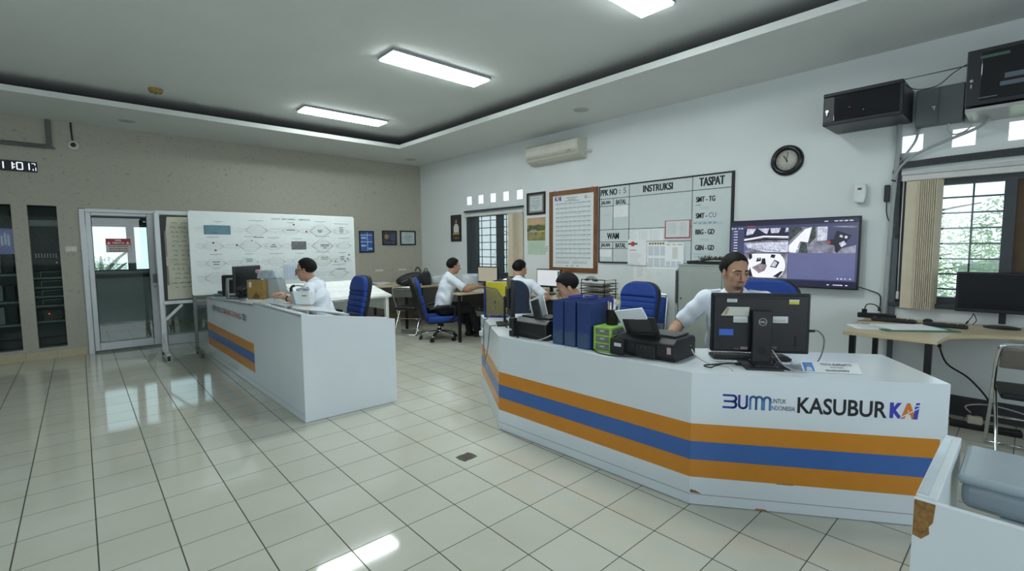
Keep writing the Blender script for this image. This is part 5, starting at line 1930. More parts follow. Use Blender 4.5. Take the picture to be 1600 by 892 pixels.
# ------------------------------------------------------------------ map board on its castor stand, and the paper stand behind
STEEL = mat('stand_dark_steel', (.17, .18, .18), rough=.45, metal=.3)
t = thing('map_board', 'large white railway line map board on a grey castor stand', 'map board', (-3.155, -1.13, 0))
bx0, bx1, bz0_, bz1_ = -1.155, 1.155, .815, 1.965
mb = MB()
pts = []
for (cx, cz, a0) in ((bx1 - .03, bz1_ - .03, 0), (bx0 + .03, bz1_ - .03, 90), (bx0 + .03, bz0_ + .03, 180), (bx1 - .03, bz0_ + .03, 270)):
    pts += [(cx + .03 * math.cos(R(a0 + q)), cz + .03 * math.sin(R(a0 + q))) for q in (0, 30, 60, 90)]
mb.prism(pts, -.02, .012, 'XZ', bev=.006)
bd = obj('board', mb, mat('map_board_white', (.72, .78, .77), rough=.3, noise=.02), t)
for s in (-1, 1):
    x = s * 1.125
    mb = MB(); mb.box((x, .035, .74), (.04, .035, 1.33), bev=.004); obj('post', mb, STEEL, t)
    mb = MB(); mb.box((x, -.09 - .02, .085), (.04, .46, .035), bev=.004); obj('foot', mb, STEEL, t)
    for y in (-.30, .08):
        mb = MB(); mb.cyl((x - .014, y, .033), (x + .014, y, .033), .032, n=16); mb.cyl((x, y, .03), (x, y, .075), .009, n=8); obj('caster', mb, mat('castor_grey', (.10, .10, .10), rough=.3), t)
mb = MB(); mb.box((0, .035, .70), (2.22, .03, .035)); mb.box((0, .035, .77), (2.22, .03, .02)); obj('cross_bar', mb, STEEL, t)
YB = -.0205
W_, H_ = bx1 - bx0, bz1_ - bz0_
def bu(u, v):
    return (bx0 + u * W_, bz1_ - v * H_)
lk, lr, lg = MB(), MB(), MB()
rn = random.Random(11)
def track(mb_, p, w_=.0035):
    mb_.ribbon([bu(*q) for q in p], w_, YB, .0006)
rowv = (.215, .415, .62, .80)
stations = [[(.15, 0), (.36, 2), (.565, 1), (.76, 3), (.905, 1)], [(.12, 1), (.32, 2), (.455, 1), (.60, 0), (.77, 3), (.92, 1)], [(.13, 1), (.31, 1), (.47, 1), (.62, 1), (.77, 2), (.905, 1)], [(.13, 2), (.34, 1), (.52, 1), (.64, 1), (.88, 2)]]
for r, v in enumerate(rowv):
    prev = .03
    for (u, k) in stations[r]:
        hw = .045 + .01 * k
        for dv in (-.012, .014):
            track(lk if rn.random() < .6 else lr, [(prev, v + dv), ((prev + u - hw) / 2, v + dv + rn.uniform(-.004, .004)), (u - hw, v + dv)], .0028)
        for q in range(5):
            xx = prev + (u - hw - prev) * rn.random()
            track(lr if q % 2 else lk, [(xx, v - .028), (xx + .02, v - .028)], .0025)
            track(lk, [(xx + .01, v + .032), (xx + .025, v + .032)], .0025)
        n_ = 1 + k
        for j in range(-n_, n_ + 1):
            hh = .022 * j
            ww = hw * (1 - .16 * abs(j))
            track(rn.choice((lk, lk, lr)), [(u - hw, v + .004 * (1 if j >= 0 else -1)), (u - ww * .7, v + hh), (u + ww * .7, v + hh), (u + hw, v + .004)], .0028)
        for q in range(4):
            xx = u + rn.uniform(-hw, hw)
            track(lk, [(xx, v - .06), (xx + .012, v - .06)], .0022)
        ln = rn.uniform(.02, .05)
        lk.ribbon([bu(u - ln, v - .095 - .012 * k), bu(u + ln, v - .095 - .012 * k)], .007, YB)
        lr.ribbon([bu(u - .01, v - .078 - .012 * k), bu(u + .01, v - .078 - .012 * k)], .0025, YB)
        if k == 0:
            prev = u + hw
            continue
        prev = u + hw
    for dv in (-.012, .014):
        track(lk, [(prev, v + dv), (.975, v + dv)], .0028)
for (u, v, ln) in ((.565, .205, .05), (.755, .205, .03), (.755, .225, .022), (.905, .16, .025), (.905, .188, .025), (.905, .21, .025), (.905, .235, .025), (.37, .305, .055), (.455, .40, .02), (.455, .425, .035), (.785, .40, .055), (.785, .42, .055), (.785, .445, .02), (.13, .605, .035), (.13, .635, .028), (.31, .58, .033), (.31, .605, .033), (.78, .575, .045), (.78, .60, .045), (.905, .57, .025), (.905, .593, .025), (.905, .615, .02), (.895, .745, .065)):
    lg.ribbon([bu(u - ln / 2, v), bu(u + ln / 2, v)], .010, YB - .0007)
obj('black_track_lines', lk, mat('map_grey_line', (.30, .32, .33), noise=0), bd)
obj('red_track_lines', lr, mat('map_red_line', (.46, .30, .30), noise=0), bd)
obj('platform_marks', lg, mat('map_green', (.06, .16, .06), noise=0), bd)
for (u, v, m_) in ((.585, .135, 'r'), (.665, .225, 'r'), (.12, .375, 'r'), (.13, .465, 'r'), (.245, .405, 'r'), (.33, .345, 'o'), (.855, .64, 'o'), (.955, .545, 'k'), (.945, .60, 'k'), (.925, .635, 'k')):
    mb = MB(); x, z = bu(u, v); mb.cyl((x, YB + .0005, z), (x, YB - .008, z), .013 if m_ == 'r' else .010, n=12)
    obj('magnet', mb, {'r': mat('magnet_red', (.25, .03, .03)), 'o': mat('magnet_ochre', (.45, .28, .10)), 'k': BLACK}[m_], bd)
mb = MB(); a, b_ = bu(.075, .165), bu(.215, .275); mb.rect(a[0], b_[0], b_[1], a[1], YB, .0015); pl_ = obj('teal_photo', mb, mat('map_teal', (.10, .22, .27), noise=.15, scale=14), bd)
mb = MB()
for i in range(4):
    mb.ribbon([(a[0] + .02, b_[1] + .03 + i * .02), ((a[0] + b_[0]) / 2, b_[1] + .045 + i * .018), (b_[0] - .02, b_[1] + .025 + i * .02)], .003, YB - .0016)
obj('photo_lines', mb, mat('map_teal_line', (.25, .36, .40), noise=0), pl_)
mb = MB(); a, b_ = bu(.565, .355), bu(.66, .465); mb.rect(a[0], b_[0], b_[1], a[1], YB, .0015); pl_ = obj('grey_photo', mb, mat('map_grey_photo', (.13, .13, .13), noise=.4, scale=25), bd)
mb = MB()
for i in range(3):
    mb.ribbon([(a[0] + .02, a[1] - .03 - i * .03), (b_[0] - .02, a[1] - .03 - i * .03)], .004, YB - .0016)
obj('photo_lines', mb, mat('map_pale_line', (.25, .25, .25), noise=0), pl_)
mb = MB(); a, b_ = bu(.505, .66), bu(.595, .87); mb.rect(a[0], b_[0], b_[1], a[1], YB, .0015); pl_ = obj('pinned_table', mb, mat('map_table_blue', (.52, .62, .70), noise=.08), bd)
mb = MB()
for c in range(5):
    mb.rect(a[0] + .02 + c * .038, a[0] + .035 + c * .038, b_[1] + .02, a[1] - .03, YB - .0016, .0004)
obj('table_columns', mb, mat('map_table_line', (.42, .50, .62), noise=0), pl_)
mb = MB(); x, z = bu(.57, .075); mb.text('LAYOUT  EMPLASEMEN  -  SEMARANG', x, z, YB, .022, wd=.56, align='C', bold=.02); obj('title_lettering', mb, mat('map_grey_line2', (.16, .17, .18), noise=0), bd)

t = thing('paper_stand', 'pale aluminium castor stand holding a yellowed handwritten sheet', 'whiteboard stand', (-4.1, -1.00, 0))
for s in (-1, 1):
    x = s * .533
    mb = MB(); mb.box((x, 0, 1.0), (.055, .045, 1.86), bev=.005); obj('post', mb, ALU, t)
    mb = MB(); mb.box((x, -.04, .085), (.045, .60, .035), bev=.004); mb.seg((x, -.02, .33), (x, -.28, .10), .02, .03); obj('foot', mb, ALU, t)
    for y in (-.31, .23):
        mb = MB(); mb.cyl((x - .014, y, .034), (x + .014, y, .034), .033, n=16); mb.cyl((x, y, .03), (x, y, .075), .01, n=8); obj('caster', mb, mat('castor_black', (.03, .03, .03), rough=.2), t)
    mb = MB(); mb.seg((x - s * .02, -.01, .50), (x - s * .22, -.01, .70), .02, .035); obj('brace', mb, ALU, t)
mb = MB(); mb.box((0, 0, 1.935), (1.09, .04, .05), bev=.004); obj('top_rail', mb, ALU, t)
mb = MB(); mb.box((0, -.01, .735), (1.04, .07, .045), bev=.004); obj('tray_rail', mb, ALU, t)
mb = MB(); mb.box((-.01, .004, 1.325), (1.0, .014, 1.13)); obj('backing_board', mb, mat('stand_backing', (.03, .03, .03)), t)
mb = MB()
mb.prism([(-.465, .775), (.45, .775), (.45, 1.89), (-.425, 1.88), (-.455, 1.6)], -.006, -.003, 'XZ')
sh = obj('yellowed_sheet', mb, mat('yellowed_paper', (.56, .55, .44), rough=.7, noise=.1, scale=6), t)
mb = MB()
rn = random.Random(5)
for i in range(15):
    z = 1.80 - i * .062
    x = -.40 + rn.uniform(0, .04)
    while x < .40:
        L_ = rn.uniform(.02, .07)
        mb.ribbon([(x, z), (x + L_ / 2, z + .008), (x + L_, z - .004)], .007, -.0065)
        x += L_ + rn.uniform(.015, .06)
mb.ribbon([(-.43, .99), (.42, .995)], .006, -.0065)
obj('handwriting', mb, mat('faded_marker', (.13, .17, .17), noise=0), sh)
mb = MB(); mb.box((-.455, -.012, 1.52), (.02, .02, .34), bev=.004); mb.box((-.45, -.012, 1.10), (.02, .02, .26), bev=.004); obj('clips', mb, mat('clip_taupe', (.22, .20, .18)), t)

# ------------------------------------------------------------------ things on the reception counter
ZT = .7505
SCREEN_BLACK = mat('screen_off', (.008, .009, .011), rough=.15)


def monitor(name, label, loc, rz, w_, h_, zc, screen, base_r=(.11, .09), pole=.03, back=BLACK, group=None, round_base=False):
    """local +x is the way the screen looks; loc on the table top"""
    t = thing(name, label, 'monitor', loc, rz, group)
    mb = MB()
    mb.box((0, 0, zc), (.032, w_, h_), bev=.006)
    mb.box((-.025, 0, zc), (.03, w_ * .55, h_ * .55), bev=.012)
    obj('housing', mb, back, t)
    mb = MB()
    mb.box((.0166, 0, zc + .006), (.002, w_ - .03, h_ - .045))
    obj('screen', mb, screen, t)
    mb = MB()
    mb.box((-.055, 0, zc / 2 + .02), (.022, pole * 2, zc - .02), bev=.004)
    obj('stand', mb, back, t)
    mb = MB()
    if round_base:
        mb.lathe([(0, 0), (.105, 0), (.105, .008), (.08, .014), (0, .014)], (-.04, 0, 0), n=28)
    else:
        mb.box((-.03, 0, .008), (base_r[0] * 2, base_r[1] * 2, .016), bev=.005)
    obj('base', mb, back, t)
    return t


rz = hd(.81, .586)
t = thing('desktop_monitor', 'large black monitor seen from behind with stickers on its back', 'monitor', (-2.535, -7.78, ZT), rz)
zc, w_, h_ = .238, .535, .352
mb = MB()
mb.box((.075, 0, zc), (.03, w_, h_), bev=.008, seg=3)
mb.prism([(-w_ / 2 + .012, zc - h_ / 2 + .008), (w_ / 2 - .012, zc - h_ / 2 + .008), (w_ / 2 - .012, zc + h_ / 2 - .008), (-w_ / 2 + .012, zc + h_ / 2 - .008)], .042, .066, 'YZ', bev=.010)
hs = obj('housing', mb, mat('monitor_back_black', (.010, .011, .013), rough=.42), t)
mb = MB(); mb.box((.0905, 0, zc + .008), (.002, w_ - .03, h_ - .05)); obj('screen', mb, emis('screen_lit', (.55, .65, .75), .7), t)
mb = MB(); mb.box((.041, 0, zc + h_ / 2 - .028), (.003, w_ * .74, .008)); mb.box((.041, -.19, zc - .10), (.004, .012, .06)); obj('vent_slot', mb, mat('slot_black', (.002, .002, .002)), hs)
mb = MB(); mb.box((.012, 0, .16), (.026, .105, .32), bev=.006)
mb.box((-.005, 0, .012), (.16, .115, .02), bev=.004)
st = obj('stand', mb, mat('stand_black', (.012, .013, .015), rough=.35), t)
mb = MB(); mb.box((-.015, 0, .006), (.21, .225, .012), bev=.004); obj('base', mb, mat('stand_black', (.012, .013, .015)), t)
mb = MB(); mb.cyl((-.0015, 0, .085), (-.0005, 0, .085), .024, n=24); obj('cable_hole', mb, mat('slot_black', (.002, .002, .002)), st)
LOGO = mat('logo_silver', (.42, .43, .44), rough=.3, metal=.5, noise=0)
# marks on the back are drawn in the panel's own wall frame: right on the back = local -y ... seen from -x
MB_ = Matrix(((0, 1, 0, 0), (-1, 0, 0, 0), (0, 0, 1, 0), (0, 0, 0, 1)))       # XZ drawing plane facing -Y  ->  facing -X


def back_mark(name, m, draw, x, parent=hs):
    q = MB()
    draw(q)
    q.rotate(Matrix.Translation((x, 0, 0)) @ MB_)
    return obj(name, q, m, parent)


def ring(q):
    pts = [(.0205 * math.cos(R(a)), .255 + .0205 * math.sin(R(a))) for a in range(0, 361, 12)]
    q.ribbon(pts, .0035, 0, .0008)
    q.text('DELL', 0, .2485, 0, .0125, wd=.031, align='C', bold=.04)
back_mark('logo_badge', LOGO, ring, -.001, st)
SW = mat('sticker_white', (.60, .63, .63), rough=.5, noise=.05, scale=40)
for nm, r_, m_ in (('sticker', (-.185, -.130, .362, .386), SW), ('sticker', (.148, .20, .355, .385), SW), ('sticker', (.065, .145, .245, .283), SW), ('sticker', (-.148, -.07, .243, .28), SW), ('blue_sticker', (-.225, -.147, .165, .202), mat('sticker_blue', (.04, .13, .52), rough=.4)), ('port_label', (-.105, -.066, .083, .099), mat('sticker_brown', (.25, .19, .17)))):
    o = back_mark(nm, m_, lambda q: q.rect(*r_, 0, .001), .042)
    if nm == 'sticker':
        back_mark('sticker_print', GREYINK, lambda q: [q.rect(r_[0] + .005, r_[1] - .012, r_[2] + .006 + .008 * i, r_[2] + .008 + .008 * i, -.0012, .0004) for i in range(2)], .042, o)
o = back_mark('yellow_sticker_half', mat('sticker_yellow', (.55, .50, .04), rough=.5), lambda q: q.rect(.148, .20, .355, .371, -.0015, .0006), .042)
o = back_mark('taped_note', mat('note_cream', (.55, .57, .50), rough=.6), lambda q: q.prism([(-.218, .283), (-.067, .283), (-.063, .335), (-.185, .335)], -.006, -.003, 'XZ'), .042)
back_mark('note_stain', mat('note_brown', (.40, .30, .20)), lambda q: q.prism([(-.205, .287), (-.185, .29), (-.172, .325), (-.186, .333)], -.0068, -.006, 'XZ'), .042, o)
back_mark('port_marks', mat('port_grey', (.12, .12, .12)), lambda q: [q.rect(-.14 + .01 * i, -.134 + .01 * i, .083, .09, 0, .001) for i in range(3)] + [q.rect(.05 + .014 * i, .062 + .014 * i, .092, .106, 0, .001) for i in range(3)], .042)


def cable(label, pts, r, m, name='cable', cat='cable'):
    t_ = thing(name, label, cat, pts[0], 0)
    q = MB()
    o0 = Vector(pts[0])
    q.tube([Vector(p) - o0 for p in pts], r, n=7, sub=6)
    obj('lead', q, m, t_)
    q = MB()
    d = (Vector(pts[1]) - o0).normalized()
    q.cyl((0, 0, 0), d * .028, r * 2, n=8)
    obj('plug', q, BLACK, t_)
    return t_


def mp(x, y, z):
    """a point given in the big monitor's local frame"""
    c, s = math.cos(rz), math.sin(rz)
    return (-2.535 + c * x - s * y, -7.78 + s * x + c * y, ZT + z)


GREYC = mat('cable_pale_grey', (.45, .45, .44), rough=.5)
cable('grey power cable curving from the large monitor down to the counter', [mp(.06, -.265, .20), mp(.06, -.31, .20), mp(.04, -.335, .16), mp(.02, -.32, .08), mp(.0, -.28, .02), mp(-.01, -.22, .006)], .004, mat('cable_mid_grey', (.16, .16, .16)))
cable('white cable looping from the ports of the large monitor', [mp(.035, -.055, .10), mp(-.02, -.06, .08), mp(-.06, -.09, .03), mp(-.10, -.13, .006), mp(-.13, -.17, .005)], .004, GREYC)
cable('second white cable lying behind the large monitor foot', [mp(-.02, -.06, .03), mp(-.09, -.06, .008), mp(-.14, -.12, .005), mp(-.12, -.19, .005)], .0035, GREYC)
cable('black cable coil on the counter left of the large monitor foot', [mp(-.02, .12, .01), mp(-.06, .20, .02), mp(-.10, .27, .012), mp(-.13, .30, .008), mp(-.10, .33, .012), mp(-.05, .25, .01), mp(.0, .16, .008)], .004, BLACK)
cable('pale cable from the near printer lying on the counter', [(-2.74, -7.45, ZT + .10), (-2.77, -7.50, ZT + .05), (-2.75, -7.58, ZT + .01), (-2.72, -7.66, ZT + .005), (-2.78, -7.72, ZT + .005)], .0035, mat('cable_pinkish', (.50, .44, .42)))


def keyboard(label, loc, rz_, w_=.44, group=None):
    t_ = thing('keyboard', label, 'keyboard', loc, rz_, group)
    q = MB(); q.box((0, 0, .010), (.15, w_, .018), rot=Matrix.Rotation(R(-3), 4, 'Y'), bev=.006); body = obj('body', q, mat('keyboard_black', (.014, .014, .015), rough=.5), t_)
    q = MB()
    for r in range(5):
        for c in range(18):
            if (c in (14,)) or (r == 4 and c in (4, 5, 6, 7)):
                continue
            q.box((.055 - r * .0245, -w_ / 2 + .022 + c * (w_ - .044) / 17, .022 + (.055 - r * .0245) * .05), (.019, (w_ - .04) / 21, .007), bev=.0015, seg=1)
    q.box((.055 - 4 * .0245, -w_ / 2 + .022 + 5.5 * (w_ - .044) / 17, .0205), (.019, .09, .006), bev=.0015, seg=1)
    obj('keys', q, mat('keys_dark', (.03, .03, .032), rough=.5), body)
    return t_


keyboard('black keyboard lying behind the large monitor on the counter', mp(.19, .02, 0)[:2] + (ZT,), rz + math.pi)

t = thing('name_plate', 'white desk name plate with a small blue photo on the counter', 'name plate', (-2.44, -8.11, ZT), hd(.586, -.81))
mb = MB()
mb.rotate(I4)
tilt = Matrix.Rotation(R(-52), 4, 'X')
q = MB(); q.box((0, 0, .038), (.285, .004, .076)); q.rotate(tilt); obj('plate', q, mat('acrylic_white', (.72, .76, .78), rough=.15), t)
q = MB(); q.rect(-.135, -.085, .008, .068, -.0025, .001); q.rotate(tilt); ph_ = obj('photo', q, mat('photo_blue', (.08, .25, .60)), t)
q = MB(); q.prism([(-.125, .010), (-.095, .010), (-.098, .03), (-.104, .036), (-.116, .036), (-.122, .03)], -.005, -.0035, 'XZ'); q.rotate(tilt); obj('photo_shirt', q, mat('photo_pale', (.55, .58, .62)), ph_)
q = MB(); q.prism([(-.11 + .008 * math.cos(a * .7854), .046 + .010 * math.sin(a * .7854)) for a in range(8)], -.005, -.0035, 'XZ'); q.rotate(tilt); obj('photo_face', q, mat('photo_skin', (.38, .22, .16)), ph_)
q = MB()
q.text('TOTO SUPRAPTO', .03, .050, -.0025, .016, wd=.155, align='C', bold=.03)
for (xa, z_, n_, h_) in ((.0, .036, 7, .006), (-.03, .012, 13, .012)):
    for i in range(n_):
        q.rect(xa + i * .009, xa + i * .009 + .0055, z_, z_ + h_ * RND.uniform(.7, 1), -.0025)
q.rotate(tilt); obj('lettering', q, mat('plate_brown', (.16, .12, .13), noise=0), t)
q = MB(); q.prism([(-.003, 0), (.06, 0), (.06, .003), (-.003, .003)], -.14, .14, 'YZ'); obj('foot', q, mat('acrylic_clear', (.6, .66, .7), rough=.1, alpha=.6), t)


def printer(label, loc, rz_, w_, d_, h_, raised=True, group='black printers on the counter'):
    """local -y is the face turned to the camera (the paper feed side)"""
    t_ = thing('printer', label, 'printer', loc, rz_, group)
    PB = mat('printer_black', (.013, .014, .015), rough=.45)
    q = MB()
    q.prism([(-d_ / 2 + .02, 0), (d_ / 2, 0), (d_ / 2, h_ * .86), (d_ / 2 - .03, h_), (-d_ / 2 + .05, h_), (-d_ / 2, h_ * .8), (-d_ / 2, .03)], -w_ / 2, w_ / 2, 'YZ', bev=.008)
    body = obj('body', q, PB, t_)
    q = MB(); q.box((0, .02, h_ + .006), (w_ * .86, d_ * .62, .014), bev=.005); obj('scanner_lid', q, mat('printer_lid', (.02, .021, .023), rough=.3), t_)
    return t_, body, PB


# near printer
rzp = hd(.06, -.998)         # local +x runs along the counter edge to the right
W, D, Hh = .40, .30, .135
t, body, PB = printer('black ink printer with raised feed tray, near the bend of the counter', (-2.715, -7.20, ZT), hd(.06, -.998), W, D, Hh)
q = MB()
M = Matrix.Translation((-.03, -.09, Hh - .01)) @ Matrix.Rotation(R(20), 4, 'X') @ Matrix.Rotation(R(-8), 4, 'Y')
q.box((0, 0, .065), (.235, .012, .13), bev=.005); q.rotate(M); ft = obj('feed_tray', q, PB, t)
q = MB(); q.box((0, -.0065, .08), (.15, .003, .085), bev=.001); q.box((0, -.008, .02), (.16, .004, .008)); q.rotate(M); obj('tray_recess', q, mat('printer_grey', (.035, .036, .038), rough=.5), ft)
q = MB()
q.box((-.17, -D / 2 - .012, .055), (.10, .05, .10), bev=.008); q.box((.02, -D / 2 - .006, .05), (.13, .02, .085), bev=.006)
obj('ink_tank_unit', q, PB, t)
q = MB(); q.rect(-.185, -.135, .058, .080, -D / 2 - .0375, .001); obj('white_label', q, SW, t)
q = MB()
for i in range(5):
    q.box((-.06 + .028 * i, -D / 2 - .018, .075), (.012, .008, .012))
obj('feed_rollers', q, mat('printer_grey', (.035, .036, .038)), t)
q = MB(); q.rect(.155, .180, .05, .09, -D / 2 - .001, .001); obj('pink_label', q, mat('label_pink', (.50, .36, .36)), t)
t = thing('paper_stack', 'white paper standing in the feed tray of the near printer', 'paper', (-2.80, -7.19, ZT + Hh - .0), hd(.06, -.998))
q = MB(); q.box((0, 0, .085), (.21, .008, .17)); q.rotate(Matrix.Translation((-.05, .0, .02)) @ Matrix.Rotation(R(30), 4, 'X') @ Matrix.Rotation(R(-12), 4, 'Y')); obj('sheets', q, PAPER, t)
q = MB(); q.box((0, -.0045, .085), (.205, .0012, .165)); q.rotate(Matrix.Translation((-.05, .0, .02)) @ Matrix.Rotation(R(30), 4, 'X') @ Matrix.Rotation(R(-12), 4, 'Y')); obj('top_sheet', q, mat('paper_bluish', (.70, .75, .80), rough=.7), t)

# far printer
t, body, PB = printer('black printer with a tilted paper support, left of the blue binders', (-2.80, -6.26, ZT), hd(.02, -1), .34, .26, .15)
q = MB(); q.box((-.16, -.145, .075), (.045, .05, .145), bev=.006); obj('side_unit', q, PB, t)
q = MB(); q.rect(-.177, -.15, .05, .065, -.1705, .001); obj('white_label', q, SW, t)
q = MB(); q.box((.0, .0, .09), (.085, .012, .18), bev=.006); q.rotate(Matrix.Translation((.055, -.07, .12)) @ Matrix.Rotation(R(-18), 4, 'Y')); sp_ = obj('paper_support', q, mat('support_dark', (.022, .024, .026), rough=.35), t)
q = MB(); q.box((.0, -.0068, .12), (.05, .002, .05)); q.rotate(Matrix.Translation((.055, -.07, .12)) @ Matrix.Rotation(R(-18), 4, 'Y')); obj('support_mark', q, mat('printer_grey', (.035, .036, .038)), sp_)
t = thing('paper_stack', 'white paper leaning in the paper support of the printer beside the binders', 'paper', (-2.785, -6.24, ZT + .155), hd(.02, -1))
q = MB(); q.box((0, 0, .075), (.165, .006, .17)); q.rotate(Matrix.Rotation(R(-24), 4, 'Y') @ Matrix.Rotation(R(-8), 4, 'X')); obj('sheets', q, PAPER, t)
q = MB(); q.box((0, -.0036, .075), (.16, .001, .165)); q.rotate(Matrix.Rotation(R(-24), 4, 'Y') @ Matrix.Rotation(R(-8), 4, 'X')); obj('top_sheet', q, mat('paper_bluish', (.70, .75, .80)), t)

# blue lever-arch binders
BIND = mat('binder_blue', (.022, .05, .19), rough=.5, noise=.1, scale=30)
lab = ['blue binder standing on the counter, first of the three next to the printer', 'blue binder standing on the counter, middle of the three', 'blue binder standing on the counter, beside the green drawers']
for i, y in enumerate((-6.545, -6.655, -6.775)):
    t = thing('ring_binder', lab[i], 'binder', (-2.80, y, ZT), hd(.03, -1), 'blue binders on the counter')
    h_ = .315
    q = MB()
    q.box((0, -.118, h_ / 2), (.098 if i < 2 else .108, .006, h_), bev=.002)
    for s in (-1, 1):
        q.box((s * (.046 if i < 2 else .051), .02, h_ / 2), (.004, .28, h_), bev=.0015)
    obj('cover', q, BIND, t)
    q = MB(); q.box((0, .025, h_ / 2 - .01), (.075, .22, h_ - .04)); obj('paper_block', q, mat('paper_edges', (.50, .50, .46), rough=.8, noise=.1, scale=200), t)
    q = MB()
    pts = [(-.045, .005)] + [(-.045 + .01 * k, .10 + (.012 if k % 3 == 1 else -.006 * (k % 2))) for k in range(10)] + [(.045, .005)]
    q.prism(pts, -.1225, -.121, 'XZ'); obj('spine_foot_patch', q, mat('binder_grey_blue', (.06, .10, .19), rough=.25, noise=.1, scale=30), t)  # paler, glossier area with a ragged top on the lower spine
    q = MB(); q.cyl((0, -.1215, .05), (0, -.119, .05), .012, n=16); obj('finger_ring', q, SCREW, t)
for i, (y, lb) in enumerate(((-6.46, 'bright blue binder behind the others, left one with a white label'), (-6.61, 'bright blue binder behind the others, right one with a white label'))):
    t = thing('ring_binder', lb, 'binder', (-2.535, y, ZT), hd(.03, -1), None)
    h_ = .315
    q = MB(); q.box((0, -.09, h_ / 2), (.14, .006, h_), bev=.002)
    for s in (-1, 1):
        q.box((s * .068, .0, h_ / 2), (.004, .18, h_), bev=.0015)
    obj('cover', q, mat('binder_violet_blue', (.035, .05, .34), rough=.4), t)
    q = MB(); q.box((0, .0, h_ / 2 - .01), (.11, .16, h_ - .04)); obj('paper_block', q, mat('paper_edges', (.5, .5, .46)), t)
    q = MB(); q.rect(-.04, .045, .255, .295, -.093, .001); obj('white_label', q, SW, t)

# green drawer tower, pen cup
rzg = hd(.06, -1)
t = thing('drawer_tower', 'small lime green three drawer plastic tower on the counter', 'drawer unit', (-2.79, -6.912, ZT), rzg)
LIME = mat('lime_plastic', (.30, .52, .09), rough=.35)
w_, d_, h_ = .135, .22, .165
q = MB()
for x in (-1, 1):
    for y in (-1, 1):
        q.box((x * (w_ / 2 - .008), y * (d_ / 2 - .008), h_ / 2), (.016, .016, h_), bev=.004)
for z in (.006, .058, .108, h_ - .007):
    for x in (-1, 1):
        q.box((x * (w_ / 2 - .007), 0, z), (.013, d_ - .02, .012), bev=.003)
    for y in (-1, 1):
        q.box((0, y * (d_ / 2 - .007), z), (w_ - .02, .013, .012), bev=.003)
q.box((0, 0, h_ - .003), (w_, d_, .008), bev=.003)
obj('frame', q, LIME, t)
for k, z in enumerate((.032, .083, .134)):
    q = MB(); q.box((0, -.002, z), (w_ - .034, d_ - .02, .040), bev=.006)
    dr = obj('drawer', q, mat('clear_drawer', (.40, .42, .40), rough=.2, alpha=.55, noise=.2, scale=30), t)
    q = MB(); q.box((0, -d_ / 2 + .004, z + .005), (.03, .014, .010), bev=.003); obj('knob', q, mat('knob_clear', (.55, .57, .55), rough=.2), dr)
    q = MB()
    for i in range(5):
        q.box((RND.uniform(-.035, .035), RND.uniform(-.07, .05), z - .008), (.03, .04, .012), rot=R(RND.uniform(0, 90)), bev=.003)
    obj('contents', q, mat('drawer_contents', (.28, .25, .22), noise=.5, scale=30), dr)
t = thing('pen_cup', 'black mesh pen cup on top of the green drawers', 'pen cup', (-2.77, -6.905, ZT + .167), rzg)
q = MB(); q.lathe([(0, 0), (.038, 0), (.040, .004), (.040, .10), (.042, .104), (.037, .104), (.036, .006), (0, .006)], n=24); obj('cup', q, mat('cup_black', (.010, .010, .011), rough=.4), t)
for i, (x, y, dx, dy, L_, m_, r_) in enumerate(((-.012, -.012, -.01, .0, .15, mat('pencil_wood', (.5, .36, .2)), .0045), (.0, .01, .008, .01, .165, PAPER, .007), (.012, -.01, .02, -.005, .155, mat('pen_pale', (.5, .6, .65)), .007), (.015, .012, .03, .01, .15, mat('pen_cyan', (.25, .45, .5)), .006), (-.015, .008, -.012, .015, .14, PAPER, .006))):
    p = thing('pen', ['wooden pencil in the black pen cup', 'tall white pen in the black pen cup', 'pale blue pen in the black pen cup', 'cyan pen leaning right in the black pen cup', 'short white pen at the back of the pen cup'][i], 'pen', (-2.77, -6.905, ZT + .173), rzg, 'pens in the cup')
    q = MB(); q.cyl((x, y, 0), (x + dx, y + dy, L_ - .02), r_, n=10); obj('barrel', q, m_, p)
    q = MB(); q.cyl((x + dx, y + dy, L_ - .02), (x + dx * 1.1, y + dy * 1.1, L_), r_ * 1.15, r_ * .8, n=10); obj('cap', q, m_, p)

# left end of the counter
t = thing('magazine_holder', 'blue mesh magazine holder with yellow folders on the counter end', 'magazine holder', (-2.355, -5.215, ZT), hd(.66, -.75))
q = MB()
BLM = mat('mesh_blue', (.02, .045, .25), rough=.4)
prof = [(-.12, 0), (.12, 0), (.12, .10), (.0, .28), (-.12, .30)]
for s in (-.045, .045):
    for (a, b_) in zip(prof, prof[1:] + prof[:1]):
        q.seg((a[0], s, a[1] + .004), (b_[0], s, b_[1] + .004), .010, .006)
    for i in range(-8, 16):
        for sg in (1, -1):
            # diagonal mesh wires clipped to the outline
            pts = []
            for k in range(41):
                x = -.12 + .24 * k / 40
                z = (x + .12) * sg * 1.15 + i * .03 + (0 if sg > 0 else .18)
                top = .30 - .02 * (x + .12) / .12 if x < 0 else .28 - .18 * x / .12
                if .004 < z < top:
                    pts.append((x, s, z))
            if len(pts) > 1:
                q.seg(pts[0], pts[-1], .004, .003)
obj('mesh_sides', q, BLM, t)
q = MB(); q.box((-.12, 0, .15), (.006, .09, .30)); q.box((.12, 0, .05), (.006, .09, .10)); q.box((0, 0, .004), (.24, .09, .008)); obj('end_plates', q, BLM, t)
for i, (y, lb) in enumerate(((.018, 'yellow folder at the back of the blue mesh holder'), (-.012, 'yellow folder in front in the blue mesh holder'))):
    f = thing('folder', lb, 'folder', (-2.355, -5.215, ZT + .01), hd(.66, -.75), 'yellow folders in the mesh holder')
    q = MB(); q.box((.0, y, .175), (.215, .014, .33), bev=.003); obj('cover', q, mat('folder_yellow', (.62, .52, .02), rough=.5), f)
    q = MB(); q.box((.0, y, .338), (.20, .010, .008)); obj('paper_edges', q, PAPER, f)
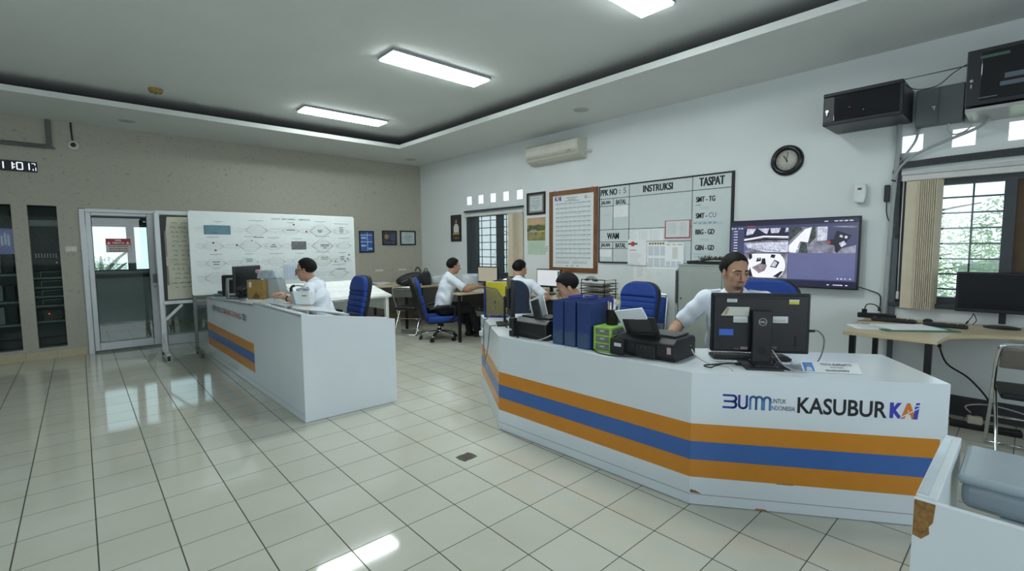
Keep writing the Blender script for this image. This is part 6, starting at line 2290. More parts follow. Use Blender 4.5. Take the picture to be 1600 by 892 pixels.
monitor('desktop_monitor', 'dark monitor seen edge-on at the far end of the striped counter', (-2.575, -5.665, ZT), hd(.80, -.60), .46, .34, .245, SCREEN_BLACK, base_r=(.10, .10), pole=.022)
q = MB(); t = [o for o in COL.objects if o.get('label', '').startswith('dark monitor seen edge-on')][0]
q.box((-.017, .12, .32), (.003, .035, .05)); q.box((-.017, .10, .15), (.003, .03, .04)); obj('sticker', q, SW, t)
t = thing('power_adapter', 'white plug adapter beside the edge-on monitor foot', 'adapter', (-2.86, -5.98, ZT), R(30))
q = MB(); q.box((0, 0, .03), (.05, .045, .06), bev=.012, seg=3); obj('body', q, mat('plug_white2', (.75, .77, .78), rough=.3), t)
q = MB(); q.cyl((0, -.02, .03), (.0, -.05, .025), .009, n=8); obj('plug', q, BLACK, t)
cable('black cables tangled round the foot of the edge-on monitor', [(-2.66, -5.70, ZT + .05), (-2.74, -5.80, ZT + .02), (-2.82, -5.88, ZT + .03), (-2.80, -5.98, ZT + .01), (-2.86, -6.06, ZT + .02), (-2.82, -6.10, ZT + .01)], .006, BLACK)
cable('thin grey cable draped over the striped end panel of the counter', [(-2.62, -5.50, ZT + .20), (-2.56, -5.42, ZT + .12), (-2.57, -5.32, ZT + .012), (-2.585, -5.295, ZT + .0), (-2.60, -5.30, .60), (-2.66, -5.38, .45), (-2.72, -5.47, .42), (-2.76, -5.56, .55), (-2.79, -5.625, .74), (-2.78, -5.64, ZT + .008), (-2.74, -5.66, ZT + .01)], .004, mat('cable_mid_grey', (.16, .16, .16)))
cable('pale cable running in front of the far printer and binders', [(-2.96, -6.16, ZT + .005), (-2.985, -6.30, ZT + .005), (-2.975, -6.42, ZT + .02), (-2.94, -6.50, ZT + .06)], .0035, GREYC)
cable('dark cable running from the green drawers to the near printer', [(-2.90, -6.84, ZT + .006), (-2.96, -6.95, ZT + .005), (-2.945, -7.08, ZT + .005), (-2.90, -7.22, ZT + .02)], .004, BLACK)

# ------------------------------------------------------------------ things on the control desk
ZF = .845


def dz(y):
    """height of the rising far worktop at world y"""
    return .80 + (.885 - .80) * (y + 1.27) / (-3.455 + 1.27) + .006


t = monitor('desktop_monitor', 'dark monitor seen from behind on the control desk', (-3.86, -2.12, dz(-2.0)), hd(.62, -.78), .47, .33, .235, SCREEN_BLACK, base_r=(.08, .09), back=mat('monitor_dark_grey', (.035, .037, .038), rough=.5))
q = MB(); q.box((-.03, .09, .235), (.05, .10, .30), bev=.01); obj('back_bulge', q, mat('monitor_dark_grey2', (.022, .022, .022)), t)
t = thing('computer_unit', 'dark boxy device standing left of the control desk monitor', 'computer', (-3.95, -1.80, dz(-1.9)), hd(.62, -.78))
q = MB(); q.box((0, 0, .14), (.26, .12, .28), bev=.02, seg=3); obj('case', q, mat('device_black', (.018, .018, .018), rough=.5), t)
q = MB()
for i in range(5):
    q.box((-.132, 0, .08 + i * .03), (.006, .08, .008))
obj('vents', q, mat('slot_black', (.002, .002, .002)), t)
t = thing('tabletop_stand', 'grey A-shaped stand in front of the control desk monitor', 'stand', (-4.045, -2.15, dz(-2.11)), hd(-.05, -1))
GRS = mat('stand_grey_plastic', (.30, .31, .30), rough=.5)
q = MB()
for y in (-.05, .05):
    q.tube([(-.075, y, .012), (-.035, y * .8, .24)], .011, n=8); q.tube([(.075, y, .012), (.035, y * .8, .24)], .011, n=8)
q.tube([(-.035, -.04, .24), (.035, -.04, .24), (.035, .04, .24), (-.035, .04, .24)], .011, n=8, closed=True)
q.tube([(-.075, -.05, .012), (.075, -.05, .012), (.075, .05, .012), (-.075, .05, .012)], .012, n=8, closed=True)
obj('frame', q, GRS, t)
q = MB(); q.box((0, 0, .05), (.09, .07, .02), bev=.005); obj('white_tray', q, PAPER, t)
t = thing('cable_bundle', 'black cables heaped beside the grey stand on the control desk', 'cable', (-3.99, -2.38, dz(-2.45)), 0)
q = MB()
rn = random.Random(9)
for i in range(7):
    a = [(rn.uniform(-.07, .07), rn.uniform(-.14, .14), rn.uniform(.012, .14)) for _ in range(5)]
    a[0] = (a[0][0], a[0][1], .012)
    q.tube(a, .009, n=6, sub=4)
obj('leads', q, BLACK, t)
q = MB(); q.box((0, .02, .03), (.07, .09, .05), bev=.01); obj('connector', q, BLACK, t)
YB1 = -2.86
t = thing('cardboard_box', 'brown cardboard box standing on the control desk', 'box', (-3.945, -2.81, dz(-2.81)), hd(.63, -.78))
CARD = mat('cardboard', (.30, .19, .055), rough=.8, noise=.12, scale=25)
q = MB(); q.box((0, .035, .11), (.205, .07, .22), bev=.002); b_ = obj('carton', q, CARD, t)
q = MB(); q.rect(-.075, -.045, .14, .20, -.0005, .001); obj('white_label', q, SW, b_)
q = MB(); q.prism([(-.03, .01), (.05, .012), (.045, .05), (.02, .07), (.01, .095), (-.005, .06), (-.025, .05)], -.0012, -.0004, 'XZ'); obj('brown_stain', q, mat('cardboard_dark', (.14, .075, .02), rough=.8, noise=.3, scale=40), b_)
q = MB(); q.box((0, .035, .2205), (.21, .075, .004)); q.box((0, -.0008, .18), (.012, .001, .08)); obj('top_flap', q, mat('cardboard_edge', (.24, .15, .045)), t)
t = thing('desk_file_box', 'grey wedge shaped file box behind the cardboard box', 'file box', (-3.81, -2.88, dz(-2.9)), hd(.63, -.78))
q = MB(); q.prism([(-.09, 0), (.13, 0), (.085, .225), (-.09, .225)], .02, .16, 'XZ', bev=.003); obj('case', q, mat('file_grey', (.36, .40, .40), rough=.5), t)
q = MB(); q.box((-.005, .09, .228), (.16, .11, .006)); obj('lid', q, mat('file_grey_light', (.46, .50, .50), rough=.5), t)
t = thing('paper_pile', 'crumpled pale papers piled on top of the cardboard and file boxes', 'papers', (-3.86, -2.84, dz(-2.85) + .2325), hd(.63, -.78))
q = MB()
q.prism([(-.11, .0), (.15, 0), (.12, .085), (.09, .10), (-.06, .10), (-.10, .07)], .03, .13, 'XZ', bev=.01)
obj('paper_bundle', q, mat('paper_blue_grey', (.42, .50, .55), rough=.6, noise=.2, scale=18), t)
q = MB(); q.box((-.09, .05, .085), (.06, .06, .04), bev=.01); obj('pink_wrap', q, mat('paper_pink', (.55, .30, .36)), t)
t = thing('stationery_tray', 'green tray with a black lid at the far end of the control desk', 'stationery tray', (-4.02, -1.42, dz(-1.42)), hd(.2, -1))
q = MB(); q.box((0, 0, .018), (.20, .11, .03), bev=.008); obj('tray', q, mat('tray_green', (.05, .16, .12), rough=.4), t)
q = MB(); q.box((0, .02, .05), (.19, .07, .035), bev=.012); obj('lid', q, BLACK, t)
t = thing('pen', 'dark pen lying beside the green tray on the control desk', 'pen', (-3.90, -1.70, dz(-1.7)), R(100))
q = MB(); q.cyl((-.08, 0, .008), (.06, 0, .008), .006, n=8); obj('barrel', q, BLACK, t)
q = MB(); q.cyl((.06, 0, .008), (.09, 0, .008), .006, .002, n=8); obj('tip', q, SCREW, t)


def deck(u, v, dzz=0.03):
    """world point above the console lid"""
    L2 = (A1 - seam).length
    p = seam + (A1 - seam).normalized() * v * L2 + nin * u
    return (p.x, p.y, .905 - u * .14 + dzz)


t = thing('desk_microphone', 'black upright handset on the console in front of the man with glasses', 'microphone', (-3.64, -3.09, .872), R(0))
q = MB(); q.cyl((0, 0, .01), (0, 0, .125), .017, n=14); q.tube([(0, 0, .12), (.01, -.005, .14), (.035, -.02, .15)], .015, n=8, sub=3); obj('handle', q, BLACK, t)
q = MB(); q.lathe([(0, 0), (.032, 0), (.032, .012), (.02, .02), (0, .02)], n=20); obj('foot', q, BLACK, t)
q = MB(); q.tube([(.035, -.02, .15), (.07, -.05, .15), (.12, -.09, .135)], .009, n=6, sub=3); obj('arm', q, mat('arm_grey_blue', (.25, .30, .36)), t)
t = thing('desk_telephone', 'white console with a small brown tag in front of the man with glasses', 'telephone', (-3.77, -3.88, .884), hd(.67, -.74))
q = MB(); q.prism([(-.07, .0), (.09, .0), (.075, .135), (-.10, .135)], -.03, .04, 'XZ', bev=.008); obj('body', q, mat('phone_white', (.70, .75, .75), rough=.35), t)
q = MB(); q.rect(.0, .05, .085, .097, -.031, .002); obj('brown_tag', q, mat('tag_brown', (.22, .15, .06)), t)
q = MB(); q.seg((-.08, -.015, .01), (-.108, -.015, .135), .014, .045); obj('edge', q, mat('phone_grey', (.28, .32, .32)), t)
q = MB(); q.tube([(-.07, 0, .145), (-.01, 0, .16), (.06, 0, .15)], .014, n=8, sub=3); obj('handset', q, mat('phone_blue_grey', (.35, .42, .50)), t)

# ------------------------------------------------------------------ things on the tables along the walls
TZ = .7555
monitor('desktop_monitor', 'monitor with beige glare on its screen on the table at the far window', (-.30, -2.58, TZ), hd(-.95, -.12), .46, .28, .225, emis('beige_glare', (.46, .43, .33), .8), back=BLACK, group=None)  # beige emission stands in for glare on the screen
monitor('desktop_monitor', 'monitor with a white lit screen under the wooden timetable frame', (-.38, -4.07, TZ), hd(-.96, -.10), .44, .27, .235, emis('white_screen', (.78, .82, .86), .85), group=None)
q = MB(); t = [o for o in COL.objects if o.get('label', '').startswith('monitor with a white lit')][0]
q.box((.0182, .185, .24), (.002, .04, .20)); obj('screen_sidebar', q, emis('screen_teal', (.08, .18, .18), .7), t)
t = thing('letter_tray', 'black wire letter tray stacked with papers under the operations board', 'letter tray', (-.33, -4.92, TZ), hd(0, -1))
BW_ = mat('wire_black', (.015, .015, .016), rough=.4)
q = MB()
for x in (-.19, .19):
    q.tube([(x, -.12, 0), (x, -.12, .25), (x, .12, .25), (x, .12, 0)], .006, n=6)
q.tube([(-.19, -.12, .255), (.19, -.12, .255)], .006, n=6)
obj('frame', q, BW_, t)
for k, z in enumerate((.03, .10, .17)):
    q = MB()
    for y in (-.14, .14):
        q.tube([(-.21, y, z + .03), (.21, y, z + .03)], .005, n=6)
    for x in (-.21, .21):
        q.tube([(x, -.14, z + .03), (x, .14, z + .03)], .005, n=6)
    for i in range(12):
        q.tube([(-.20 + .036 * i, -.14, z), (-.20 + .036 * i, .14, z)], .003, n=5)
    obj('shelf', q, BW_, t)
rn = random.Random(4)
for k, z in enumerate((.036, .106, .176)):
    t = thing('paper_pile', ['papers in the bottom shelf of the wire letter tray', 'papers in the middle shelf of the wire letter tray', 'papers heaped on the top shelf of the wire letter tray'][k], 'papers', (-.33, -4.92, TZ + z), hd(0, -1), None)
    q = MB()
    for i in range(7):
        q.box((rn.uniform(-.02, .02), rn.uniform(-.02, .0), .004 + i * .005), (.30, .19, .004), rot=R(rn.uniform(-5, 5)))
    obj('sheets', q, mat('mixed_papers', (.45, .46, .44), noise=.25, scale=14), t)
    q = MB(); q.box((-.02, .0, .041), (.28, .18, .006), rot=R(rn.uniform(-6, 6))); obj('top_sheet', q, PAPER if k == 2 else mat('paper_grey_brown', (.25, .22, .2)), t)
t = thing('desk_phone', 'grey telephone handset lying on top of the letter tray papers', 'telephone', (-.33, -4.80, TZ + .225), hd(-.3, -1))
q = MB(); q.tube([(-.10, 0, .02), (-.05, 0, .05), (.05, 0, .055), (.10, 0, .02)], [.024, .016, .016, .024], n=10, sub=4); obj('handset', q, mat('handset_grey', (.35, .35, .34)), t)
q = MB(); q.box((-.10, 0, .012), (.055, .05, .02), bev=.008); q.box((.10, 0, .012), (.055, .05, .02), bev=.008); obj('ear_caps', q, BLACK, t)
t = thing('document_stack', 'stack of papers on the long table beside the letter tray', 'papers', (-.50, -4.55, TZ), hd(-.2, -1))
q = MB()
for i in range(9):
    q.box((rn.uniform(-.015, .015), rn.uniform(-.015, .015), .003 + i * .005), (.30, .21, .0045), rot=R(rn.uniform(-6, 6)))
obj('sheets', q, mat('mixed_papers2', (.42, .36, .30), noise=.2, scale=14), t)
q = MB(); q.box((0, 0, .05), (.29, .20, .004), rot=R(8)); obj('top_sheet', q, PAPER, t)
t = thing('writing_paper', 'white paper the man by the far window writes on', 'paper', (-.70, -2.86, TZ), hd(.9, -.3))
q = MB(); q.box((0, 0, .002), (.42, .30, .004)); obj('sheet', q, mat('bright_paper', (.85, .87, .87)), t)
q = MB()
for i in range(6):
    q.box((.0, -.1 + i * .035, .0045), (.30, .003, .0008))
obj('ruled_lines', q, PG, t)
lb = ['white plastic wrapped paper bundle, left one on the table under the far window', 'white plastic wrapped paper bundle, middle one under the far window', 'tall white plastic wrapped bundle at the window side of the pile']
for i, (x, y, h_) in enumerate(((-.32, -1.05, .15), (-.30, -1.58, .13), (-.24, -2.03, .22))):
    t = thing('paper_bundle', lb[i], 'bundle', (x, y, TZ), hd(-.2, -1), None)
    bm_ = bmesh.new()
    bmesh.ops.create_icosphere(bm_, subdivisions=4, radius=1)
    for v in bm_.verts:
        c = v.co
        p = Vector([math.copysign(abs(a) ** .55, a) for a in c])
        n_ = .03 * math.sin(9 * c.x + 3 * i) * math.cos(7 * c.y) + .025 * math.sin(14 * c.z + c.x * 8)
        p *= 1 + n_
        v.co = Vector((p.x * .19, p.y * .20, h_ / 2 + max(-1, p.z) * h_ / 2))
    for f in bm_.faces:
        f.smooth = True
    obj('wrapping', bm_, mat('plastic_white', (.62, .68, .74), rough=.25, noise=.08, bump=.3, bscale=40), t)
    q = MB(); q.box((0, 0, .006), (.30, .32, .012)); obj('bottom_sheets', q, PAPER, t)
    if i == 2:
        t2 = thing('document_stack', 'grey paper stack under the tall wrapped bundle edge', 'papers', (-.58, -1.72, TZ), hd(-.2, -1))
        q = MB()
        for k in range(10):
            q.box((rn.uniform(-.01, .01), rn.uniform(-.01, .01), .004 + k * .008), (.26, .12, .007), rot=R(rn.uniform(-4, 4)))
        obj('sheets', q, mat('grey_papers', (.38, .42, .46), noise=.15, scale=20), t2)
        q = MB(); q.box((0, 0, .083), (.25, .11, .004)); obj('top_sheet', q, PAPER, t2)
t = thing('backpack', 'black bag slumped on the far corner table', 'bag', (-1.02, -1.22, TZ), hd(.8, -.45))
bm_ = bmesh.new()
bmesh.ops.create_icosphere(bm_, subdivisions=4, radius=1)
for v in bm_.verts:
    c = v.co
    p = Vector([math.copysign(abs(a) ** .7, a) for a in c])
    p *= 1 + .04 * math.sin(6 * c.x + 2) * math.cos(5 * c.y)
    zz = p.z
    v.co = Vector((p.x * .23, p.y * .14, .085 + zz * (.085 + .06 * (p.x + 1) / 2) + .03 * (p.x + 1)))
for f in bm_.faces:
    f.smooth = True
lo = min(v.co.z for v in bm_.verts)
for v in bm_.verts:
    v.co.z -= lo
bag = obj('body', bm_, mat('bag_black', (.022, .024, .026), rough=.6, bump=.2), t)
q = MB(); q.tube([(-.15, -.145, .08), (-.03, -.165, .13), (.12, -.15, .17)], .006, n=6, sub=4); obj('zip', q, mat('zip_grey', (.25, .25, .25)), bag)
q = MB(); q.tube([(.10, 0, .27), (.15, 0, .34), (.20, .0, .26)], .012, n=7, sub=4); obj('strap', q, BLACK, t)
t = thing('black_bag', 'small upright black bag behind the chair of the writing man', 'bag', (-.66, -1.20, TZ), hd(.8, -.45))
q = MB(); q.prism([(-.09, 0), (.09, 0), (.085, .20), (.05, .26), (-.05, .26), (-.085, .2)], -.07, .07, 'XZ', bev=.03); obj('body', q, mat('bag_black', (.022, .024, .026)), t)
q = MB(); q.tube([(-.03, 0, .25), (-.02, 0, .30), (.02, 0, .30), (.03, 0, .25)], .008, n=6, sub=3); obj('handle', q, BLACK, t)
for i, (x, y, lb2) in enumerate(((-2.0, -.55, 'open papers at the left end of the far corner table'), (-1.22, -.50, 'papers on the far corner table under the middle picture'), (-1.60, -.60, 'dark folder on the far corner table'))):
    t = thing('document_stack', lb2, 'papers', (x, y, TZ), R(20 * i - 15), None)
    q = MB()
    for k in range(6):
        q.box((rn.uniform(-.01, .01), rn.uniform(-.01, .01), .003 + k * .006), (.30, .22, .005), rot=R(rn.uniform(-7, 7)))
    obj('sheets', q, PAPER if i != 2 else mat('folder_slate', (.10, .13, .20)), t)
    q = MB(); q.box((0, 0, .04), (.28, .20, .004), rot=R(5)); obj('top_sheet', q, mat('paper_bluish', (.70, .75, .80)) if i != 2 else BLACK, t)

# ------------------------------------------------------------------ right-hand table
RT = RZ + .0005
monitor('desktop_monitor', 'black switched-off monitor on the table at the right-hand window', (-.20, -8.67, RT), hd(-1, -.10), .55, .315, .275, SCREEN_BLACK, round_base=True, pole=.02, group=None)
keyboard('black keyboard on the right-hand table, nearest the television', (-.32, -8.05, RT), hd(-1, -.05), w_=.25, group='keyboards on the right-hand table')
keyboard('black keyboard on the right-hand table, beside the monitor foot', (-.36, -8.36, RT), hd(-1, -.05), w_=.26, group='keyboards on the right-hand table')
for i, (x, y) in enumerate(((-.36, -7.915), (-.20, -8.235))):
    t = thing('computer_mouse', ['black mouse left of the keyboards on the right-hand table', 'black mouse between the two keyboards on the right-hand table'][i], 'mouse', (x, y, RT), R(170))
    q = MB(); q.ball((0, 0, .012), .032, (1.6, 1.0, .65)); bmesh.ops.bisect_plane(q.bm, geom=q.bm.verts[:] + q.bm.edges[:] + q.bm.faces[:], plane_co=(0, 0, .001), plane_no=(0, 0, -1), clear_outer=True); obj('body', q, BLACK, t)
    q = MB(); q.cyl((.025, -.003, .031), (.025, .003, .031), .006, n=10); obj('scroll_wheel', q, mat('wheel_grey', (.1, .1, .1)), t)
    q = MB(); q.tube([(.05, 0, .01), (.09, .01, .006), (.13, -.03, .005), (.15, -.08, .005)], .0025, n=5, sub=4); obj('cable', q, BLACK, t)
t = thing('extension_block', 'black power extension block at the wall end of the right-hand table', 'power strip', (-.20, -7.86, RT), hd(.2, -1))
q = MB(); q.box((0, 0, .022), (.22, .055, .044), bev=.008); obj('body', q, BLACK, t)
q = MB(); q.box((-.06, 0, .06), (.04, .035, .035), bev=.006); q.tube([(-.06, 0, .075), (-.04, 0, .12), (.02, 0, .115), (.06, .0, .06)], .005, n=6, sub=4); obj('plug_lead', q, BLACK, t)
q = MB(); q.box((.135, .01, .018), (.06, .06, .036), bev=.008); obj('adapter', q, BLACK, t)
t = thing('paper_sheet', 'white sheets on the wavy table left of the green folder', 'paper', (-.80, -7.98, RT), hd(.55, -.83))
q = MB(); q.box((0, 0, .002), (.30, .21, .004)); q.box((.015, .02, .005), (.29, .20, .003), rot=R(6)); obj('sheets', q, PAPER, t)
q = MB()
for k in range(7):
    q.box((0, -.07 + .022 * k, .0072), (.22, .003, .0006), rot=R(6))
obj('print', q, PG, t)
t = thing('green_folder', 'open green folder with papers on the wavy table', 'folder', (-.66, -8.17, RT), hd(.62, -.78))
q = MB(); q.box((-.12, 0, .003), (.25, .33, .005)); q.box((.13, 0, .003), (.25, .33, .005), rot=R(2)); obj('cover', q, mat('folder_green', (.02, .14, .09), rough=.5), t)
q = MB(); q.box((-.0, .01, .008), (.38, .27, .005), rot=R(3)); obj('papers', q, PAPER, t)
cable('thin black charger cable looped behind the keyboards', [(-.10, -8.46, RT + .004), (-.07, -8.49, RT + .06), (-.09, -8.50, RT + .09), (-.12, -8.52, RT + .04), (-.12, -8.50, RT + .004)], .003, BLACK)
t = thing('power_strip', 'black power strip with a white plug on the floor under the right-hand table', 'power strip', (-.30, -8.62, 0), hd(.12, -1))
q = MB(); q.box((0, 0, .02), (.40, .09, .04), bev=.008); obj('body', q, BLACK, t)
q = MB(); q.box((-.06, 0, .07), (.09, .07, .06), bev=.012); obj('plug_block', q, mat('plug_cream', (.55, .52, .42)), t)
for i, (lb2, pts, r_, m_) in enumerate((
    ('thick black cable hanging from the right-hand table to the floor strip', [(-.07, -8.30, .60), (-.10, -8.36, .45), (-.14, -8.50, .36), (-.18, -8.62, .22), (-.24, -8.66, .10)], .007, BLACK),
    ('black cable lying along the skirting under the right-hand table', [(-.05, -8.0, .20), (-.06, -8.2, .06), (-.12, -8.36, .012), (-.22, -8.44, .010), (-.30, -8.50, .012)], .007, BLACK),
    ('white looping cable on the floor strip under the right-hand table', [(-.30, -8.56, .10), (-.24, -8.50, .15), (-.16, -8.62, .17), (-.16, -8.80, .15), (-.2, -9.0, .10)], .006, GREYC))):
    cable(lb2, pts, r_, m_)
t = thing('waste_bin', 'round black waste bin under the right-hand table behind the striped counter', 'bin', (-.35, -8.10, 0), 0)
q = MB(); q.lathe([(0, 0), (.12, 0), (.14, .30), (.15, .33), (.155, .35), (.145, .35), (.13, .30), (.11, .01), (0, .01)], n=28); obj('bucket', q, mat('bin_black', (.012, .012, .013), rough=.4), t)
q = MB(); q.tube([(.15 * math.cos(R(a)), .15 * math.sin(R(a)), .35) for a in range(0, 360, 15)], .008, n=6, closed=True); obj('rim', q, BLACK, t)
t = thing('floor_hatch', 'dark floor hatch patch on the tiles in front of the counter', 'floor hatch', (-3.516, -6.24, 0), R(3))
q = MB(); q.prism([(-.055, -.05), (-.02, -.046), (.0, -.052), (.058, -.047), (.062, .01), (.052, .05), (.01, .046), (-.02, .053), (-.058, .047), (-.064, .0)], 0, .002, 'XY'); obj('patch', q, mat('patch_grey_brown', (.10, .085, .075), rough=.8, noise=.35, scale=60), t)
q = MB(); q.box((.0, .0, .0024), (.07, .06, .001)); obj('inner_plate', q, mat('patch_inner', (.085, .075, .068), rough=.8, noise=.35, scale=80), t)

# ------------------------------------------------------------------ people: one smooth continuous body each, clothes and hair as parts
class Field:
    """signed distance field on a grid, meshed by surface nets"""

    def __init__(self, lo, hi, h):
        self.h = h
        self.lo = np.array(lo, np.float32)
        self.n = np.ceil((np.array(hi) - self.lo) / h).astype(int) + 1
        self.V = np.full(self.n, 1.0, np.float32)

    def block(self, lo, hi):
        a = np.clip(np.floor((np.array(lo) - self.lo) / self.h).astype(int), 0, self.n)
        b = np.clip(np.ceil((np.array(hi) - self.lo) / self.h).astype(int) + 1, 0, self.n)
        if np.any(b - a < 2):
            return None
        ax = [self.lo[i] + self.h * np.arange(a[i], b[i], dtype=np.float32) for i in range(3)]
        X = ax[0][:, None, None]
        Y = ax[1][None, :, None]
        Z = ax[2][None, None, :]
        return (slice(a[0], b[0]), slice(a[1], b[1]), slice(a[2], b[2])), X, Y, Z

    def apply(self, fn, lo, hi, k, mode='add'):
        m = max(k * 1.2, self.h * 3) + .004
        r = self.block(np.array(lo) - m, np.array(hi) + m)
        if r is None:
            return
        s, X, Y, Z = r
        d = fn(X, Y, Z)
        v = self.V[s]
        if mode == 'add':
            if k > 0:
                hh = np.clip(.5 + .5 * (v - d) / k, 0, 1)
                self.V[s] = v + (d - v) * hh - k * hh * (1 - hh)
            else:
                self.V[s] = np.minimum(v, d)
        else:
            d = -d
            if k > 0:
                hh = np.clip(.5 - .5 * (v - d) / k, 0, 1)
                self.V[s] = v + (d - v) * hh + k * hh * (1 - hh)
            else:
                self.V[s] = np.maximum(v, d)

    def bone(self, a, b, r0, r1, k=.02, mode='add', lat=None, s=1.0):
        a, b = np.array(a, np.float32), np.array(b, np.float32)
        ab = b - a
        L2 = max(float(ab @ ab), 1e-9)
        rm = max(r0, r1) * max(1, s)
        if lat is not None:
            lat = np.array(lat, np.float32)
            lat = lat / np.linalg.norm(lat)

        def fn(X, Y, Z):
            px, py, pz = X - a[0], Y - a[1], Z - a[2]
            t = np.clip((px * ab[0] + py * ab[1] + pz * ab[2]) / L2, 0, 1)
            dx, dy, dz_ = px - t * ab[0], py - t * ab[1], pz - t * ab[2]
            if lat is not None:
                q = (dx * lat[0] + dy * lat[1] + dz_ * lat[2]) * (1 / s - 1)
                dx, dy, dz_ = dx + q * lat[0], dy + q * lat[1], dz_ + q * lat[2]
            return np.sqrt(dx * dx + dy * dy + dz_ * dz_) - (r0 + (r1 - r0) * t)
        self.apply(fn, np.minimum(a, b) - rm, np.maximum(a, b) + rm, k, mode)

    def ell(self, c, r, Rm=None, k=.02, mode='add'):
        c = np.array(c, np.float32)
        r = np.array(r, np.float32)
        Rm = np.eye(3, dtype=np.float32) if Rm is None else np.array(Rm, np.float32)
        rm = float(max(r))

        def fn(X, Y, Z):
            p = (X - c[0], Y - c[1], Z - c[2])
            q = [(p[0] * Rm[0, i] + p[1] * Rm[1, i] + p[2] * Rm[2, i]) for i in range(3)]
            k0 = np.sqrt(sum((q[i] / r[i]) ** 2 for i in range(3)))
            k1 = np.sqrt(sum((q[i] / r[i] ** 2) ** 2 for i in range(3))) + 1e-6
            return k0 * (k0 - 1) / k1
        self.apply(fn, c - rm, c + rm, k, mode)

    def cut(self, p, n):
        """remove everything on the n side of the plane through p (in the whole field)"""
        p, n = np.array(p, np.float32), np.array(n, np.float32)
        n = n / np.linalg.norm(n)
        ax = [self.lo[i] + self.h * np.arange(self.n[i], dtype=np.float32) for i in range(3)]
        d = (ax[0][:, None, None] - p[0]) * n[0] + (ax[1][None, :, None] - p[1]) * n[1] + (ax[2][None, None, :] - p[2]) * n[2]
        self.V = np.maximum(self.V, d)

    def mesh(self, smooth=1):
        V = self.V
        inside = V < 0
        nx, ny, nz = V.shape
        c = np.zeros((nx - 1, ny - 1, nz - 1), np.uint8)
        offs = [(i, j, k) for i in (0, 1) for j in (0, 1) for k in (0, 1)]
        for (i, j, k) in offs:
            c += inside[i:nx - 1 + i, j:ny - 1 + j, k:nz - 1 + k]
        cells = np.argwhere((c > 0) & (c < 8))
        idx = np.full(c.shape, -1, np.int32)
        idx[cells[:, 0], cells[:, 1], cells[:, 2]] = np.arange(len(cells))
        vals = np.stack([V[cells[:, 0] + i, cells[:, 1] + j, cells[:, 2] + k] for (i, j, k) in offs], 1)
        O = np.array(offs, np.float32)
        acc = np.zeros((len(cells), 3), np.float32)
        cnt = np.zeros(len(cells), np.float32)
        for a in range(8):
            for b in range(a + 1, 8):
                if np.abs(O[a] - O[b]).sum() != 1:
                    continue
                va, vb = vals[:, a], vals[:, b]
                m = (va < 0) != (vb < 0)
                t = np.where(m, va / np.where(m, va - vb, 1), 0)
                acc += np.where(m[:, None], O[a] + (O[b] - O[a]) * t[:, None], 0)
                cnt += m
        P = (cells + acc / cnt[:, None]) * self.h + self.lo
        faces = []
        for ax in range(3):
            o1, o2 = (ax + 1) % 3, (ax + 2) % 3
            sl0 = [slice(1, -1)] * 3
            A = inside[tuple(slice(0, -1) if d == ax else slice(1, -1) for d in range(3))]
            B = inside[tuple(slice(1, None) if d == ax else slice(1, -1) for d in range(3))]
            e = np.argwhere(A != B)
            if len(e) == 0:
                continue
            flip = A[e[:, 0], e[:, 1], e[:, 2]]
            g = e.copy()
            g[:, o1] += 1
            g[:, o2] += 1
            def at(d1, d2):
                q = g.copy()
                q[:, o1] -= d1
                q[:, o2] -= d2
                return idx[q[:, 0], q[:, 1], q[:, 2]]
            quad = np.stack([at(1, 1), at(0, 1), at(0, 0), at(1, 0)], 1)
            quad[~flip] = quad[~flip][:, ::-1]
            faces.append(quad)
        F = np.concatenate(faces)
        F = F[(F >= 0).all(1)]
        for _ in range(smooth):
            S = np.zeros_like(P)
            n = np.zeros(len(P), np.float32)
            for q in range(4):
                for w_ in (1, 3):
                    np.add.at(S, F[:, q], P[F[:, (q + w_) % 4]])
                    np.add.at(n, F[:, q], 1)
            P = P * .5 + S / np.maximum(n, 1)[:, None] * .5
        return P, F


def net_obj(name, P, F, m, parent, colors=None):
    me = bpy.data.meshes.new(name)
    me.from_pydata(P.tolist(), [], F.tolist())
    me.polygons.foreach_set('use_smooth', [True] * len(me.polygons))
    if colors is not None:
        at = me.color_attributes.new('tone', 'FLOAT_COLOR', 'POINT')
        c = np.concatenate([colors, np.ones((len(P), 1))], 1).astype(np.float32)
        at.data.foreach_set('color', c.ravel())
    me.materials.append(m)
    me.validate()
    o = bpy.data.objects.new(name, me)
    COL.objects.link(o)
    o.parent = parent
    return o


def skin_mat(name, col):
    m = mat(name, col, rough=.5, noise=0, sss=.08)
    t = m.node_tree
    b = t.nodes['Principled BSDF']
    a = t.nodes.new('ShaderNodeAttribute')
    a.attribute_name = 'tone'
    n = t.nodes.new('ShaderNodeTexNoise')
    n.inputs['Scale'].default_value = 90
    tc = t.nodes.new('ShaderNodeTexCoord')
    t.links.new(tc.outputs['Object'], n.inputs['Vector'])
    mr = t.nodes.new('ShaderNodeMapRange')
    mr.inputs['To Min'].default_value = .93
    mr.inputs['To Max'].default_value = 1.05
    t.links.new(n.outputs['Fac'], mr.inputs[0])
    mx = t.nodes.new('ShaderNodeVectorMath')
    mx.operation = 'SCALE'
    t.links.new(a.outputs['Color'], mx.inputs[0])
    t.links.new(mr.outputs[0], mx.inputs['Scale'])
    t.links.new(mx.outputs[0], b.inputs['Base Color'])
    return m


